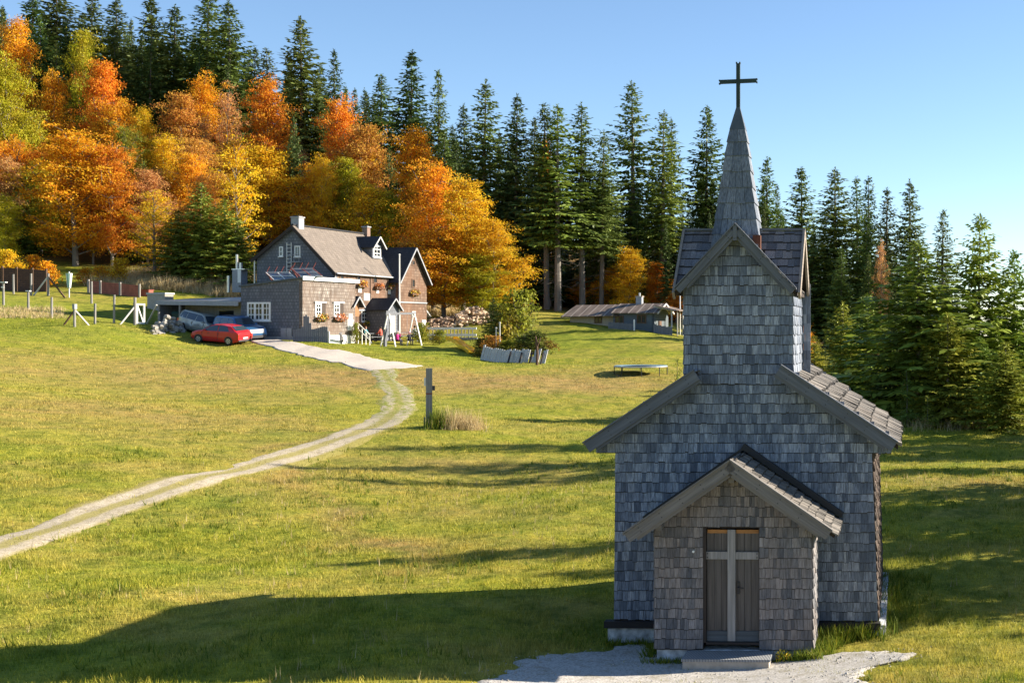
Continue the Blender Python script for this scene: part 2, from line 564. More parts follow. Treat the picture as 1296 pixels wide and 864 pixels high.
c = t.mix(t.math('MULTIPLY', t.ramp(n4, [(.3, (1, 1, 1)), (.62, (0, 0, 0))]), .45), c, (.045, .05, .01))
mot = t.noise(t.mapping(ps, (1, .7, 1)), 1.5, 6, .65, .4)
c = t.mix(1.0, c, t.ramp(mot, [(.36, (.66, .74, .6)), (.5, (1.1, 1.08, 1.05)), (.66, (1.4, 1.28, 1.2))]), 'MULTIPLY')
t.col(c); t.rough(.95); t.p.inputs['Specular IOR Level'].default_value = .1
t.bump(t.math('ADD', n3, t.math('MULTIPLY', n4, .6)), .7, .06)
M['meadow'] = t.mat


def smooth(a, b, x): q = np.clip((x - a) / (b - a), 0, 1); return q * q * (3 - 2 * q)


def blobmask(X, Y, c, rx, ry): return np.exp(-(((X - c[0]) / rx) ** 2 + ((Y - c[1]) / ry) ** 2))


def tint(X, Y):
    """how dry, how lush and how much leaf litter the ground carries"""
    U = U0 + F * X / np.maximum(Y, 1)
    dry = .95 * blobmask(X, Y, (-28, 78), 16, 5) + .7 * blobmask(X, Y, (-38, 70), 14, 9) + .6 * blobmask(X, Y, (-11.5, 31), 2.2, 1.5) + .6 * blobmask(X, Y, (-17, 82), 9, 7)
    dry += .8 * blobmask(X, Y, (6, 40), 6, 2) + .5 * blobmask(X, Y, (-30, 55), 7, 4)
    dry += .5 * blobmask(X, Y, (-36, 50), 12, 7) + .45 * blobmask(X, Y, (-16, 45), 7, 5) + .4 * blobmask(X, Y, (-12, 36), 4, 2)
    f_ = np.clip((46 - Y) / 18, 0, 1); px_ = -22 + f_ * 12 + .5 * np.sin(Y * .9)
    dry += .55 * np.exp(-((X - px_) / .55) ** 2) * (Y > 27) * (Y < 52)
    lush = .9 * blobmask(X, Y, (-33, 97), 9, 3.5) + .9 * blobmask(X, Y, (-27, 108), 8, 6) + .9 * blobmask(X, Y, (-68, 100), 14, 6) + .6 * blobmask(X, Y, (-58, 88), 10, 5) + .7 * blobmask(X, Y, (1.5, 27), 1.6, 4)
    edge = 124 + 9 * smooth(-55, -40, X) - 0 * X
    lit = smooth(0, 5, Y - edge - 3) * (X < 2) + smooth(0, 4, Y - (66 + .0 * X)) * (X >= 2)
    return np.clip(np.stack([dry, lush, lit], -1), 0, 1)


nx, ny = len(GX), len(GY)
idx = np.arange(nx * ny).reshape(ny, nx)
quads = np.stack([idx[:-1, :-1], idx[:-1, 1:], idx[1:, 1:], idx[1:, :-1]], -1).reshape(-1, 4)
me = bpy.data.meshes.new('meadow_ground')
me.vertices.add(nx * ny); me.loops.add(quads.size); me.polygons.add(len(quads))
me.vertices.foreach_set('co', np.stack([GXX, GYY, GZ], -1).ravel())
me.loops.foreach_set('vertex_index', quads.ravel())
me.polygons.foreach_set('loop_start', np.arange(0, quads.size, 4))
me.polygons.foreach_set('loop_total', np.full(len(quads), 4))
me.polygons.foreach_set('use_smooth', np.ones(len(quads), bool))
ca = me.color_attributes.new('tint', 'FLOAT_COLOR', 'POINT')
ca.data.foreach_set('color', np.c_[tint(GXX.ravel(), GYY.ravel()), np.ones(nx * ny)].ravel())
me.materials.append(M['meadow']); me.update(); me.validate()
ground = bpy.data.objects.new('ground', me); COL.objects.link(ground)
tag(ground, kind='structure')

# ---------------------------------------------------------------- tracks and gravel
t = NT('track_gravel')
uvv = t.uvc(); ps = t.pos()
sx_ = t.n('ShaderNodeSeparateXYZ'); t.l(uvv, sx_.inputs[0])
n3 = t.noise(ps, 3.2, 6, .7); n4 = t.noise(ps, 22, 4, .7)
grav = t.ramp(t.math('ADD', t.math('MULTIPLY', n4, .6), t.math('MULTIPLY', n3, .4)), [(.36, (.19, .155, .09)), (.5, (.40, .335, .235)), (.62, (.58, .50, .385))])
gr = t.ramp(n4, [(.3, (.19, .165, .03)), (.7, (.36, .30, .08))])
off = t.math('ABSOLUTE', t.math('SUBTRACT', sx_.outputs[0], .5))
med = t.math('SUBTRACT', t.math('ADD', t.math('MULTIPLY', n3, .34), t.math('MULTIPLY', n4, .10)), t.math('ADD', off, .055))
ed = t.math('ADD', off, t.math('MULTIPLY', n3, .24))
m1 = t.ramp(med, [(.0, (0, 0, 0)), (.08, (.85, .85, .85))])
m2 = t.ramp(ed, [(.50, (0, 0, 0)), (.60, (1, 1, 1))])
yy_ = t.n('ShaderNodeSeparateXYZ'); t.l(ps, yy_.inputs[0])
far = t.math('MULTIPLY', t.ramp(t.math('DIVIDE', yy_.outputs[1], 100.0), [(.56, (0, 0, 0)), (.62, (1, 1, 1))]), t.ramp(n3, [(.46, (0, 0, 0)), (.54, (1, 1, 1))]))
lush_ = t.ramp(n4, [(.3, (.10, .13, .012)), (.7, (.25, .25, .026))])
t.col(t.mix(far, t.mix(m2, t.mix(m1, grav, gr), gr), lush_)); t.rough(.95); t.bump(t.math('ADD', n4, n3), .6, .03)
M['track'] = t.mat
t = NT('white_gravel')
ps = t.pos()
n4 = t.noise(ps, 30, 4, .7); n3 = t.noise(ps, 2.2, 5, .7)
v_ = t.n('ShaderNodeTexVoronoi'); v_.inputs['Scale'].default_value = 26; t.l(ps, v_.inputs['Vector'])
c = t.ramp(t.math('ADD', t.math('MULTIPLY', n4, .6), t.math('MULTIPLY', v_.outputs['Distance'], .5)), [(.3, (.22, .20, .18)), (.5, (.40, .375, .34)), (.75, (.53, .50, .46))])
c = t.mix(t.ramp(n3, [(.5, (0, 0, 0)), (.70, (.75, .75, .75))]), c, (.22, .19, .12))
t.col(c); t.rough(.95); t.bump(n4, .6, .02)
M['gravel'] = t.mat
t = NT('driveway_gravel')
ps = t.pos()
n4 = t.noise(ps, 9, 5, .7)
t.col(t.ramp(n4, [(.3, (.42, .355, .29)), (.7, (.62, .55, .47))])); t.rough(.95); t.bump(n4, .4, .03)
M['drive'] = t.mat


def ribbon(name, mat, ctr, widths, step=.35, ns=9, lift=.03, rag=.16, seed=1):
    """a strip of made ground that follows the slope, with a ragged edge"""
    p = np.array([(q[0], q[1]) for q in ctr]); wd = np.array(widths, float)
    s = np.r_[0, np.cumsum(np.hypot(*np.diff(p, axis=0).T))]
    ss = np.arange(0, s[-1], step)
    # smooth resample
    k = 5
    X = np.interp(ss, s, p[:, 0]); Y = np.interp(ss, s, p[:, 1]); Wd = np.interp(ss, s, wd)
    win = max(3, int(5 / step)); ker = np.hanning(win + 2)[1:-1]; ker /= ker.sum()
    sm = lambda a: np.convolve(np.pad(a, win // 2, mode='reflect', reflect_type='odd'), ker, 'same')[win // 2:win // 2 + len(a)]
    X, Y, Wd = sm(X), sm(Y), sm(Wd)
    dx, dy = np.gradient(X), np.gradient(Y); L = np.hypot(dx, dy); nxv, nyv = dy / L, -dx / L
    q = np.random.RandomState(seed)
    def ragged():
        r = q.normal(0, 1, len(ss)); r = np.convolve(r, np.ones(3) / 3, 'same') + np.convolve(r, np.ones(13) / 5, 'same')
        return r * rag
    hl, hr = Wd / 2 + ragged(), Wd / 2 + ragged()
    mb = MB(); uv = []
    for i in range(len(ss)):
        for j in range(ns):
            f = j / (ns - 1); o = -hl[i] + (hl[i] + hr[i]) * f
            x, y = X[i] + nxv[i] * o, Y[i] + nyv[i] * o
            mb.v.append((x, y, 0)); uv.append(((o / max(Wd[i], .1)) + .5, ss[i]))
    V = np.array(mb.v); V[:, 2] = zg(V[:, 0], V[:, 1]) + lift
    e = np.tile(np.arange(ns), len(ss)); V[(e == 0) | (e == ns - 1), 2] -= lift * 1.3
    mb.v = [tuple(a) for a in V]
    for i in range(len(ss) - 1):
        for j in range(ns - 1):
            mb.f.append((i * ns + j, i * ns + j + 1, (i + 1) * ns + j + 1, (i + 1) * ns + j)); mb.m.append(None)
    me = bpy.data.meshes.new(name); me.from_pydata(mb.v, [], mb.f); me.materials.append(mat)
    L_ = me.uv_layers.new(name='UVMap')
    vi = np.zeros(len(me.loops), int); me.loops.foreach_get('vertex_index', vi)
    L_.data.foreach_set('uv', np.array(uv)[vi].ravel())
    me.polygons.foreach_set('use_smooth', np.ones(len(me.polygons), bool)); me.update()
    o = bpy.data.objects.new(name, me); COL.objects.link(o)
    tag(o, kind='structure')
    return o, np.c_[X, Y, Wd / 2]


def sheet(name, mat, outline, step=.3, lift=.035, rag=.2, seed=2):
    """an irregular patch of made ground: fan of rings inside a ragged outline"""
    P0 = np.array([(q[0], q[1]) for q in outline]); n = len(P0)
    P1 = np.vstack([P0, P0[:1]])
    s = np.r_[0, np.cumsum(np.hypot(*np.diff(P1, axis=0).T))]
    m = max(24, int(s[-1] / step)); ss = np.linspace(0, s[-1], m, endpoint=False)
    B = np.c_[np.interp(ss, s, P1[:, 0]), np.interp(ss, s, P1[:, 1])]
    q = np.random.RandomState(seed)
    c = B.mean(0)
    for it in range(2): B = (np.roll(B, 1, 0) + 2 * B + np.roll(B, -1, 0)) / 4
    d = B - c; r = np.hypot(*d.T)
    nz = q.normal(0, 1, m); nz = (nz + np.roll(nz, 1) + np.roll(nz, 2) + np.roll(nz, 3)) / 2
    B = c + d * (1 + (nz * rag / np.maximum(r, .3)))[:, None]
    rings = max(6, int(r.max() / (step * 1.3)))
    vs_, fs = [], []
    for k in range(rings + 1):
        f = 1 - k / (rings + .5)
        Q = c + (B - c) * f
        vs_ += [(x, y, float(z) + (lift if k else -lift * .6)) for (x, y), z in zip(Q, zg(Q[:, 0], Q[:, 1]))]
    for k in range(rings):
        for i in range(m):
            j = (i + 1) % m
            fs.append((k * m + i, k * m + j, (k + 1) * m + j, (k + 1) * m + i))
    fs.append(tuple(range(rings * m, rings * m + m)))
    me = bpy.data.meshes.new(name); me.from_pydata(vs_, [], fs); me.materials.append(mat)
    me.polygons.foreach_set('use_smooth', np.ones(len(me.polygons), bool)); me.update()
    o = bpy.data.objects.new(name, me); COL.objects.link(o)
    tag(o, kind='structure')
    return o, B


H = lambda pts: [hit(*p)[:] for p in pts]
trk_px = [(-560, 935, 1.5), (-400, 862, 1.5), (-260, 800, 1.5), (-120, 738, 1.5), (0, 692, 1.5), (120, 650, 1.5), (230, 614, 1.5), (330, 586, 1.55), (400, 567, 1.65), (450, 550, 1.9), (478, 538, 2.1), (491, 530, 2.0), (501, 520, 1.9), (506, 509, 1.8), (503, 498, 1.7), (496, 488, 1.7), (489, 478, 1.7), (484, 470, 1.7), (481, 466, 1.7)]
_, TRK = ribbon('gravel_track', M['track'], H([(a, b) for a, b, _ in trk_px]), [c_ * 1.0 for _, _, c_ in trk_px], seed=4)
_, DRV = sheet('gravel_driveway', M['drive'], H([(322, 427), (345, 431), (400, 439), (430, 443), (452, 448), (500, 458), (545, 464), (520, 467), (498, 469), (470, 470), (440, 464), (400, 454), (360, 444), (330, 437), (316, 432), (300, 427), (306, 424)]), step=.45, lift=.05, rag=.22)
_, GRV = sheet('gravel_forecourt', M['gravel'], H([(612, 862), (640, 842), (690, 828), (740, 823), (790, 815), (815, 816), (820, 826), (850, 834), (900, 838), (990, 836), (1040, 831), (1080, 826), (1125, 822), (1160, 825), (1150, 836), (1100, 846), (1085, 858), (1120, 875), (1130, 930), (1000, 960), (800, 960), (640, 940), (590, 890)]), step=.12, rag=.13)


def inside(poly, X, Y):
    c = np.zeros(X.shape, bool); n = len(poly)
    for i in range(n):
        x0, y0 = poly[i]; x1, y1 = poly[(i + 1) % n]
        k = ((y0 > Y) != (y1 > Y)) & (X < (x1 - x0) * (Y - y0) / (y1 - y0 + 1e-12) + x0)
        c ^= k
    return c


mb = MB(); q = random.Random(33)
edge = np.array(GRV); cen = edge.mean(0)
M['pebble'] = plain('pebble', (.40, .37, .33), .95, .35, 9)
for k in range(1500):
    e = edge[q.randrange(len(edge))]; f = q.gauss(.93, .09) if q.random() < .6 else q.uniform(.1, 1)
    x, y = cen[0] + (e[0] - cen[0]) * f, cen[1] + (e[1] - cen[1]) * f
    if y < 18.3 or (-3.6 < x < -.9 and y > 20.6): continue
    r_ = q.uniform(.007, .017) if q.random() < .97 else q.uniform(.02, .032)
    mb.blob((x, y, float(zg(x, y)) + .035 * (f < .97) + r_ * .3), (r_, r_ * q.uniform(.7, 1.3), r_ * .7), n=5, rings=4, jit=.25, seed=k)
tag(mb.build('loose_stones', M['pebble']), 'loose pebbles scattered over the gravel before the chapel', 'stones', kind='stuff')

# ---------------------------------------------------------------- grass blades
def blades(name, X, Y, h, wd, nb, mat, spread=.05, lean=.5, label=None, seed=3, tri=True):
    """tufts of single blades standing on the ground, linked as one mesh"""
    q = np.random.RandomState(seed)
    n = len(X)
    hh = np.repeat(np.broadcast_to(h, (n,)), nb) * q.uniform(.5, 1.25, n * nb); ww = np.repeat(np.broadcast_to(wd, (n,)), nb) * q.uniform(.6, 1.3, n * nb)
    sp_ = np.repeat(np.broadcast_to(spread, (n,)), nb)
    bx = np.repeat(X, nb) + q.normal(0, 1, n * nb) * sp_; by = np.repeat(Y, nb) + q.normal(0, 1, n * nb) * sp_
    bz = zg(bx, by) - .01
    a = q.uniform(0, 6.283, n * nb); la = q.uniform(0, 6.283, n * nb); lm = q.uniform(.1, 1, n * nb) * lean * hh
    ca_, sa_ = np.cos(a) * ww / 2, np.sin(a) * ww / 2
    v0 = np.stack([bx - ca_, by - sa_, bz], -1); v1 = np.stack([bx + ca_, by + sa_, bz], -1)
    tip = np.stack([bx + np.cos(la) * lm, by + np.sin(la) * lm, bz + hh], -1)
    co = np.stack([v0, v1, tip], 1).reshape(-1, 3)
    me = bpy.data.meshes.new(name)
    N = n * nb
    me.vertices.add(3 * N); me.loops.add(3 * N); me.polygons.add(N)
    me.vertices.foreach_set('co', co.ravel()); me.loops.foreach_set('vertex_index', np.arange(3 * N))
    me.polygons.foreach_set('loop_start', np.arange(0, 3 * N, 3)); me.polygons.foreach_set('loop_total', np.full(N, 3))
    if mat is M.get('blade'):
        ca = me.color_attributes.new('tint', 'FLOAT_COLOR', 'POINT')
        tt = tint(bx, by)
        ca.data.foreach_set('color', np.c_[np.repeat(tt, 3, 0), np.ones(3 * N)].ravel())
    me.materials.append(mat); me.update()
    o = bpy.data.objects.new(name, me); COL.objects.link(o)
    tag(o, label, 'grass', kind='stuff')
    return o


t = NT('grass_blade')
ps = t.pos()
n1 = t.noise(ps, .09, 4, .55, .5); n2 = t.noise(t.mapping(ps, (.5, .9, .5)), .55, 5, .6, .3)
r = t.rnd()
green = t.ramp(r, [(0, (.14, .18, .014)), (.5, (.285, .292, .026)), (1, (.47, .42, .07))])
dry = t.ramp(r, [(0, (.24, .21, .035)), (1, (.48, .40, .10))])
lush = t.ramp(r, [(0, (.115, .18, .014)), (1, (.26, .31, .028))])
c = t.mix(t.ramp(t.math('ADD', t.math('MULTIPLY', n2, .55), t.math('MULTIPLY', n1, .5)), [(.46, (0, 0, 0)), (.62, (.95, .95, .95))]), green, dry)
c = t.mix(t.ramp(t.noise(ps, .16, 3, .5, .8), [(.52, (0, 0, 0)), (.74, (.8, .8, .8))]), c, lush)
at_ = t.n('ShaderNodeAttribute', attribute_name='tint')
sp = t.n('ShaderNodeSeparateColor'); t.l(at_.outputs['Color'], sp.inputs[0])
c = t.mix(t.math('MULTIPLY', sp.outputs[0], t.math('ADD', .35, n2)), c, t.ramp(r, [(0, (.30, .19, .06)), (1, (.50, .36, .14))]))
c = t.mix(t.math('MULTIPLY', sp.outputs[1], t.math('ADD', .3, n2)), c, lush)


mot = t.noise(t.mapping(ps, (1, .7, 1)), 1.5, 6, .65, .4)
c = t.mix(1.0, c, t.ramp(mot, [(.36, (.62, .72, .6)), (.5, (1.1, 1.08, 1.05)), (.66, (1.4, 1.28, 1.2))]), 'MULTIPLY')


def leafy(t, c, trans=.35, rough=.6):
    """leaf shading: diffuse with some light coming through"""
    t.col(c); t.rough(rough); t.p.inputs['Specular IOR Level'].default_value = .15
    tr = t.n('ShaderNodeBsdfTranslucent'); t.l(c, tr.inputs[0])
    mx = t.n('ShaderNodeMixShader'); mx.inputs[0].default_value = trans
    out = t.t.nodes['Material Output']
    t.l(t.p.outputs[0], mx.inputs[1]); t.l(tr.outputs[0], mx.inputs[2]); t.l(mx.outputs[0], out.inputs[0])


leafy(t, c, .35)
M['blade'] = t.mat
t = NT('straw_grass')
leafy(t, t.ramp(t.rnd(), [(0, (.34, .24, .10)), (.6, (.56, .43, .22)), (1, (.66, .54, .32))]), .3)
M['straw'] = t.mat
t = NT('weed_leaf')
leafy(t, t.ramp(t.rnd(), [(0, (.07, .12, .012)), (.6, (.15, .20, .02)), (1, (.30, .28, .03))]), .3)
M['weed'] = t.mat

gx, gy = [], []
for (y0, y1, dens, marg) in ((17, 24, 150, 2), (24, 32, 95, 3), (32, 44, 46, 3), (44, 62, 18, 3), (62, 96, 5.5, 4)):
    xa, xb = (-60 - U0) / F * y1, (1360 - U0) / F * y1
    n = int((xb - xa) * (y1 - y0) * dens)
    x = NR.uniform(xa, xb, n); y = NR.uniform(y0, y1, n)
    k = (x > (-60 - U0) / F * y) & (x < (1360 - U0) / F * y)
    gx.append(x[k]); gy.append(y[k])
gx = np.concatenate(gx); gy = np.concatenate(gy)
gcl = np.sin(gx * 2.3 + 2 * np.sin(gy * 1.9)) * np.sin(gy * 3.1 + np.sin(gx * 1.4))
keep = ~(inside(GRV, gx, gy) & (NR.uniform(0, 1, len(gx)) > .015 + .8 * np.clip(gcl - .5, 0, 1) + .5 * ((gx > -.9) & (gcl > .1)))) & ~inside(DRV, gx, gy)
dk_ = np.sin(gx * .9 + 2 * np.sin(gy * .31)) * np.sin(gy * .7 + 1.5 * np.sin(gx * .43))
dd = np.full(len(gx), 9e9); hw = np.ones(len(gx))
for i in range(0, len(TRK), 2):
    d_ = np.hypot(gx - TRK[i, 0], gy - TRK[i, 1]); m_ = d_ < dd; dd[m_] = d_[m_]; hw[m_] = TRK[i, 2]
frac = dd / hw
keep &= (frac > 1) | ((frac < .3) & (NR.uniform(0, 1, len(gx)) < .35)) | (NR.uniform(0, 1, len(gx)) < .05)
keep &= ~((gx > -4.6) & (gx < .3) & (gy > 22.3) & (gy < 27)) & ~((gx > -3.6) & (gx < -.95) & (gy > 20.9) & (gy < 22.5))
gx, gy = gx[keep], gy[keep]
clump = .6 + .8 * np.sin(gx * 1.7 + 1.3 * np.sin(gy * .8)) * np.sin(gy * 1.1 + np.sin(gx * .6)) ** 2
hgt = (.042 + .036 * np.clip(clump, 0, 1.4) + .07 * np.clip(dk_[keep] - .62, 0, 1)) * (1 + gy / 90)
blades('meadow_grass', gx, gy, hgt, .0075 * (1 + gy / 22), 4, M['blade'], .05 + gy * .0012, .8, 'short yellow-green meadow grass covering the slope')
# ---------------------------------------------------------------- chapel
CH = Vector((-2.263, 21.05, -5.355))
chapel = thing('chapel', 'small grey shingled wooden chapel with a pointed spire and cross above its gabled porch', 'chapel', CH, R(-1.5))


def shingles(mb, O, ex, ey, y0, y1, h, xr, wr, th, mat, seed, lap=1.28, jit=.009, gap=.004, butt=True):
    O, ex, ey = Vector(O), Vector(ex).normalized(), Vector(ey).normalized()
    n = ex.cross(ey)
    q = random.Random(seed)
    P_ = lambda x, y, z: O + ex * x + ey * y + n * z
    k = 0
    y = y0
    while y < y1 - .02:
        hh = min(h, y1 - y)
        sk = q.uniform(-.004, .004)
        for (a, b) in xr(y + hh * .5):
            x = a
            while x < b - .012:
                wq = q.uniform(*wr)
                if q.random() < .2: wq *= .6
                x2 = x + wq
                if b - x2 < wr[0] * .6: x2 = b
                j = q.uniform(-jit, jit) * (2.2 if q.random() < .12 else 1) + sk * (x - a)
                yb, yt = y + j, y + hh * lap + j * .3
                if y + hh >= y1 - .02: yt = y + hh
                tt = th * q.uniform(.75, 1.25)
                l0, l1 = x + gap / 2, x2 - gap / 2
                tw = q.uniform(-.004, .004)
                ch_ = tt * .75 if butt else 0
                mb.hexa([P_(l0, yb + ch_, .006 + tt + tw), P_(l1, yb + ch_ + q.uniform(-.003, .003), .006 + tt - tw), P_(l1, yb, .005 + tt * .12), P_(l0, yb, .005 + tt * .12),
                         P_(l0, yt, .006), P_(l1, yt, .006), P_(l1, yt, 0.0), P_(l0, yt, 0.0)], mat)
                mb.m[-6] = M['butt'] if butt else mat
                x = x2
        y += h
        k += 1


TX, TH = -.09, .965                 # tower centre and half width
FRONT, BACK = 1.35, 6.05
RZ, RS = 5.16, .66                  # main ridge height and slope
GX0, GZ0, GS = -.12, 7.17, 1.08     # tower gable apex and slope


def flare(z): return .11 * max(0, 1 - z / 3.1)


def front_ext(z):
    if z < 3.157: return [(-2.28 - flare(z) * .25, 2.28 + flare(z))]
    return [(-min(2.62, (RZ - .06 - z) / RS), min(2.62, (RZ - .06 - z) / RS))]


def upper_ext(z):
    m = (RZ - .06 - z) / RS
    if z < 6.12: return [(min(TX - TH, -m), max(TX + TH, m))]
    m = (GZ0 - .05 - z) / GS
    return [(max(TX - TH, GX0 - m), min(TX + TH, GX0 + m))] if m > .04 else []


# front wall and side walls
mb = MB()
mb.prism([(-2.28, .15), (2.36, .15), (2.28, 3.16), (2.6, 3.18), (2.6, 3.37), (.9, 4.5), (-.9, 4.5), (-2.6, 3.37), (-2.6, 3.18), (-2.28, 3.16)], 'y', FRONT, FRONT + .12, M['core'])
shingles(mb, (0, FRONT, 0), (1, 0, 0), (0, 0, 1), .17, 4.35, .1743, front_ext, (.05, .14), .021, M['shingle'], 5)
mb.build('front_wall', M['shingle'], chapel)
mb = MB()
mb.hexa([(2.24, FRONT + .12, .15), (2.36, FRONT + .12, .15), (2.36, BACK, .15), (2.24, BACK, .15), (2.16, FRONT + .12, 3.3), (2.27, FRONT + .12, 3.3), (2.27, BACK, 3.3), (2.16, BACK, 3.3)], M['core'])
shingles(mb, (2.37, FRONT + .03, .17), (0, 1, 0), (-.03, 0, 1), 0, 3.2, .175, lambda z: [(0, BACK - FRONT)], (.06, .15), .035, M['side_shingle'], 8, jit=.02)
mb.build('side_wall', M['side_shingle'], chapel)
mb = MB()
mb.box(-2.27, -2.15, FRONT + .12, BACK, .15, 3.3, M['core'])
shingles(mb, (-2.275, BACK, .17), (0, -1, 0), (0, 0, 1), 0, 3.1, .175, lambda z: [(0, BACK - FRONT - .03)], (.06, .15), .02, M['shingle'], 9)
mb.build('side_wall', M['shingle'], chapel)
mb = MB()
mb.prism([(-2.27, .15), (2.3, .15), (2.27, 3.3), (0, 5.0), (-2.27, 3.3)], 'y', BACK - .12, BACK, M['core'])
shingles(mb, (0, BACK, 0), (-1, 0, 0), (0, 0, 1), .17, 5.0, .175, lambda z: [(-min(2.27, (RZ - .1 - z) / RS), min(2.27, (RZ - .1 - z) / RS))], (.1, .22), .018, M['shingle'], 10)
mb.build('back_wall', M['shingle'], chapel)

# main roof
mb = MB()
Y0r, Y1r = 1.08, BACK + .22
cs = 1 / math.hypot(1, RS); sn = RS * cs
EX = 2.74
for sgn in (1, -1):
    zt0, ze = RZ - .045, RZ - .045 - RS * EX
    XM = .80; zm = zt0 - RS * XM
    mb.hexa([(sgn * XM, Y0r + .06, zm - .08), (sgn * EX, Y0r + .06, ze - .08), (sgn * EX, Y1r, ze - .08), (sgn * XM, Y1r, zm - .08), (sgn * XM, Y0r + .06, zm), (sgn * EX, Y0r + .06, ze), (sgn * EX, Y1r, ze), (sgn * XM, Y1r, zm)], M['core'])
    mb.hexa([(0, 3.0, zt0 - .08), (sgn * (XM - .002), 3.0, zm - .08), (sgn * (XM - .002), Y1r, zm - .08), (0, Y1r, zt0 - .08), (0, 3.0, zt0), (sgn * (XM - .002), 3.0, zm), (sgn * (XM - .002), Y1r, zm), (0, Y1r, zt0)], M['core'])
    L = EX / cs
    shingles(mb, (sgn * (EX + .05), (Y0r if sgn > 0 else Y1r), ze - .05 * RS + .002), (0, sgn, 0), (-sgn * cs, 0, sn), 0, L + .04, .335, lambda z: [(0, Y1r - Y0r)] if z < L + .05 - XM / cs else ([(3.0 - Y0r, Y1r - Y0r)] if sgn > 0 else [(0, Y1r - 3.0)]), (.10, .22), .05, M['roof_shingle'], 20 + sgn, lap=1.2, jit=.02, gap=.012)
mb.build('main_roof', M['roof_shingle'], chapel)


def verge(name, x0, x1, ridge, slope, cx_, y0, y1, dep, mat, parent, cap=True):
    """sloping barge board under a roof edge, from x0 (upper) to x1 (lower)"""
    mb = MB()
    zf = lambda x: ridge - slope * abs(x - cx_)
    c_ = 1 / math.hypot(1, slope); k = slope * c_
    s_ = 1 if x1 > x0 else -1
    nx_, nz_ = -s_ * k, -c_
    pts = [(x0, zf(x0)), (x1, zf(x1)), (x1 + nx_ * dep, zf(x1) + nz_ * dep), (x0 + nx_ * dep, zf(x0) + nz_ * dep)]
    mb.prism(pts, 'y', y0, y1)
    d2 = dep * .82
    pts = [(x0 + nx_ * d2, zf(x0) + nz_ * d2), (x1 + nx_ * d2 - s_ * .1, zf(x1) + nz_ * d2 + .1 * slope), (x1 + nx_ * (dep + .05) - s_ * .1, zf(x1) + nz_ * (dep + .05) + .1 * slope), (x0 + nx_ * (dep + .05), zf(x0) + nz_ * (dep + .05))]
    mb.prism(pts, 'y', y0 + .035, y1 + .05)
    if cap:
        pts = [(x0, zf(x0) + .025), (x1 + s_ * .02, zf(x1) + .025), (x1 + s_ * .02, zf(x1) - .004), (x0, zf(x0) - .004)]
        mb.prism(pts, 'y', y0 - .03, y1 + .03)
    for k in range(int(abs(x1 - x0) / .34)):
        xn = x0 + s_ * (.17 + k * .34); zn = zf(xn)
        for dn in (.3, .75): mb.box(xn + nx_ * dep * dn - .008, xn + nx_ * dep * dn + .008, y0 - .004, y0 + .002, zn + nz_ * dep * dn - .008, zn + nz_ * dep * dn + .008, M['black_metal'])
    return mb.build(name, mat, parent)


verge('verge_board', -.83, -2.76, RZ, RS, 0, 1.02, 1.075, .185, M['verge_l'], chapel)
verge('verge_board', .70, 2.72, RZ, RS, 0, 1.02, 1.075, .185, M['verge_r'], chapel)

# foundation, sill
mb = MB()
q = random.Random(4)
for (x0, x1, y0, y1, zt_) in ((-2.40, -1.30, 1.30, 1.7, .045), (1.3, 2.45, 1.33, 1.7, .045), (2.40, 2.52, 1.45, BACK + .1, .10), (-2.4, -2.2, 1.7, BACK, .05), (-2.4, 2.5, BACK - .3, BACK + .08, .05)):
    n_ = max(2, int(max(x1 - x0, y1 - y0) / .42))
    for i in range(n_):
        f0, f1 = i / n_, (i + 1) / n_
        if x1 - x0 > y1 - y0: a, b, c_, d_ = x0 + (x1 - x0) * f0, x0 + (x1 - x0) * f1, y0, y1
        else: a, b, c_, d_ = x0, x1, y0 + (y1 - y0) * f0, y0 + (y1 - y0) * f1
        jj = lambda: q.uniform(-.025, .025)
        mb.hexa([(a, c_ + jj(), -.7), (b, c_ + jj(), -.7), (b, d_ + jj(), -.7), (a, d_ + jj(), -.7), (a, c_ + jj(), zt_ + jj()), (b, c_ + jj(), zt_ + jj()), (b, d_, zt_ + jj()), (a, d_, zt_ + jj())])
mb.build('foundation', M['stone'], chapel)
for xa_s, xb_s in ((-2.46, -1.33), (1.33, 2.43)):
    mb = MB(); mb.box(xa_s, xb_s, 1.24, 1.42, .055, .17); mb.build('sill_beam', M['sill'], chapel)

# tower
tower = None
mb = MB()
TL, TR_, TB = TX - TH, TX + TH, 3.25
mb.prism([(TL + .01, 4.3), (TR_ - .01, 4.3), (TR_ - .01, 6.1), (GX0 + .02, 7.1), (TL + .01, 6.1)], 'y', FRONT + .004, TB, M['core'])
shingles(mb, (0, FRONT, 0), (1, 0, 0), (0, 0, 1), 4.353, 7.1, .1743, upper_ext, (.06, .15), .021, M['shingle'], 31)
shingles(mb, (TR_, FRONT - .005, 0), (0, 1, 0), (0, 0, 1), 4.35, 6.2, .1743, lambda z: [(0, TB - FRONT)], (.07, .16), .02, M['shingle'], 32, jit=.012)
shingles(mb, (TL, TB, 0), (0, -1, 0), (0, 0, 1), 4.35, 6.2, .1743, lambda z: [(0, TB - FRONT)], (.07, .16), .02, M['shingle'], 33)
shingles(mb, (0, TB, 0), (-1, 0, 0), (0, 0, 1), 4.35, 6.2, .1743, lambda z: [(TL, TR_)], (.09, .18), .02, M['shingle'], 34)
# side gable walls
YC = (FRONT + TB) / 2
for s_, xw in ((1, TR_), (-1, TL)):
    mb.prism([(FRONT + .02, 6.1), (TB - .02, 6.1), (YC, 7.08)], 'x', xw - .05, xw + .004, M['core'])
tower = mb.build('tower_wall', M['shingle'], chapel)
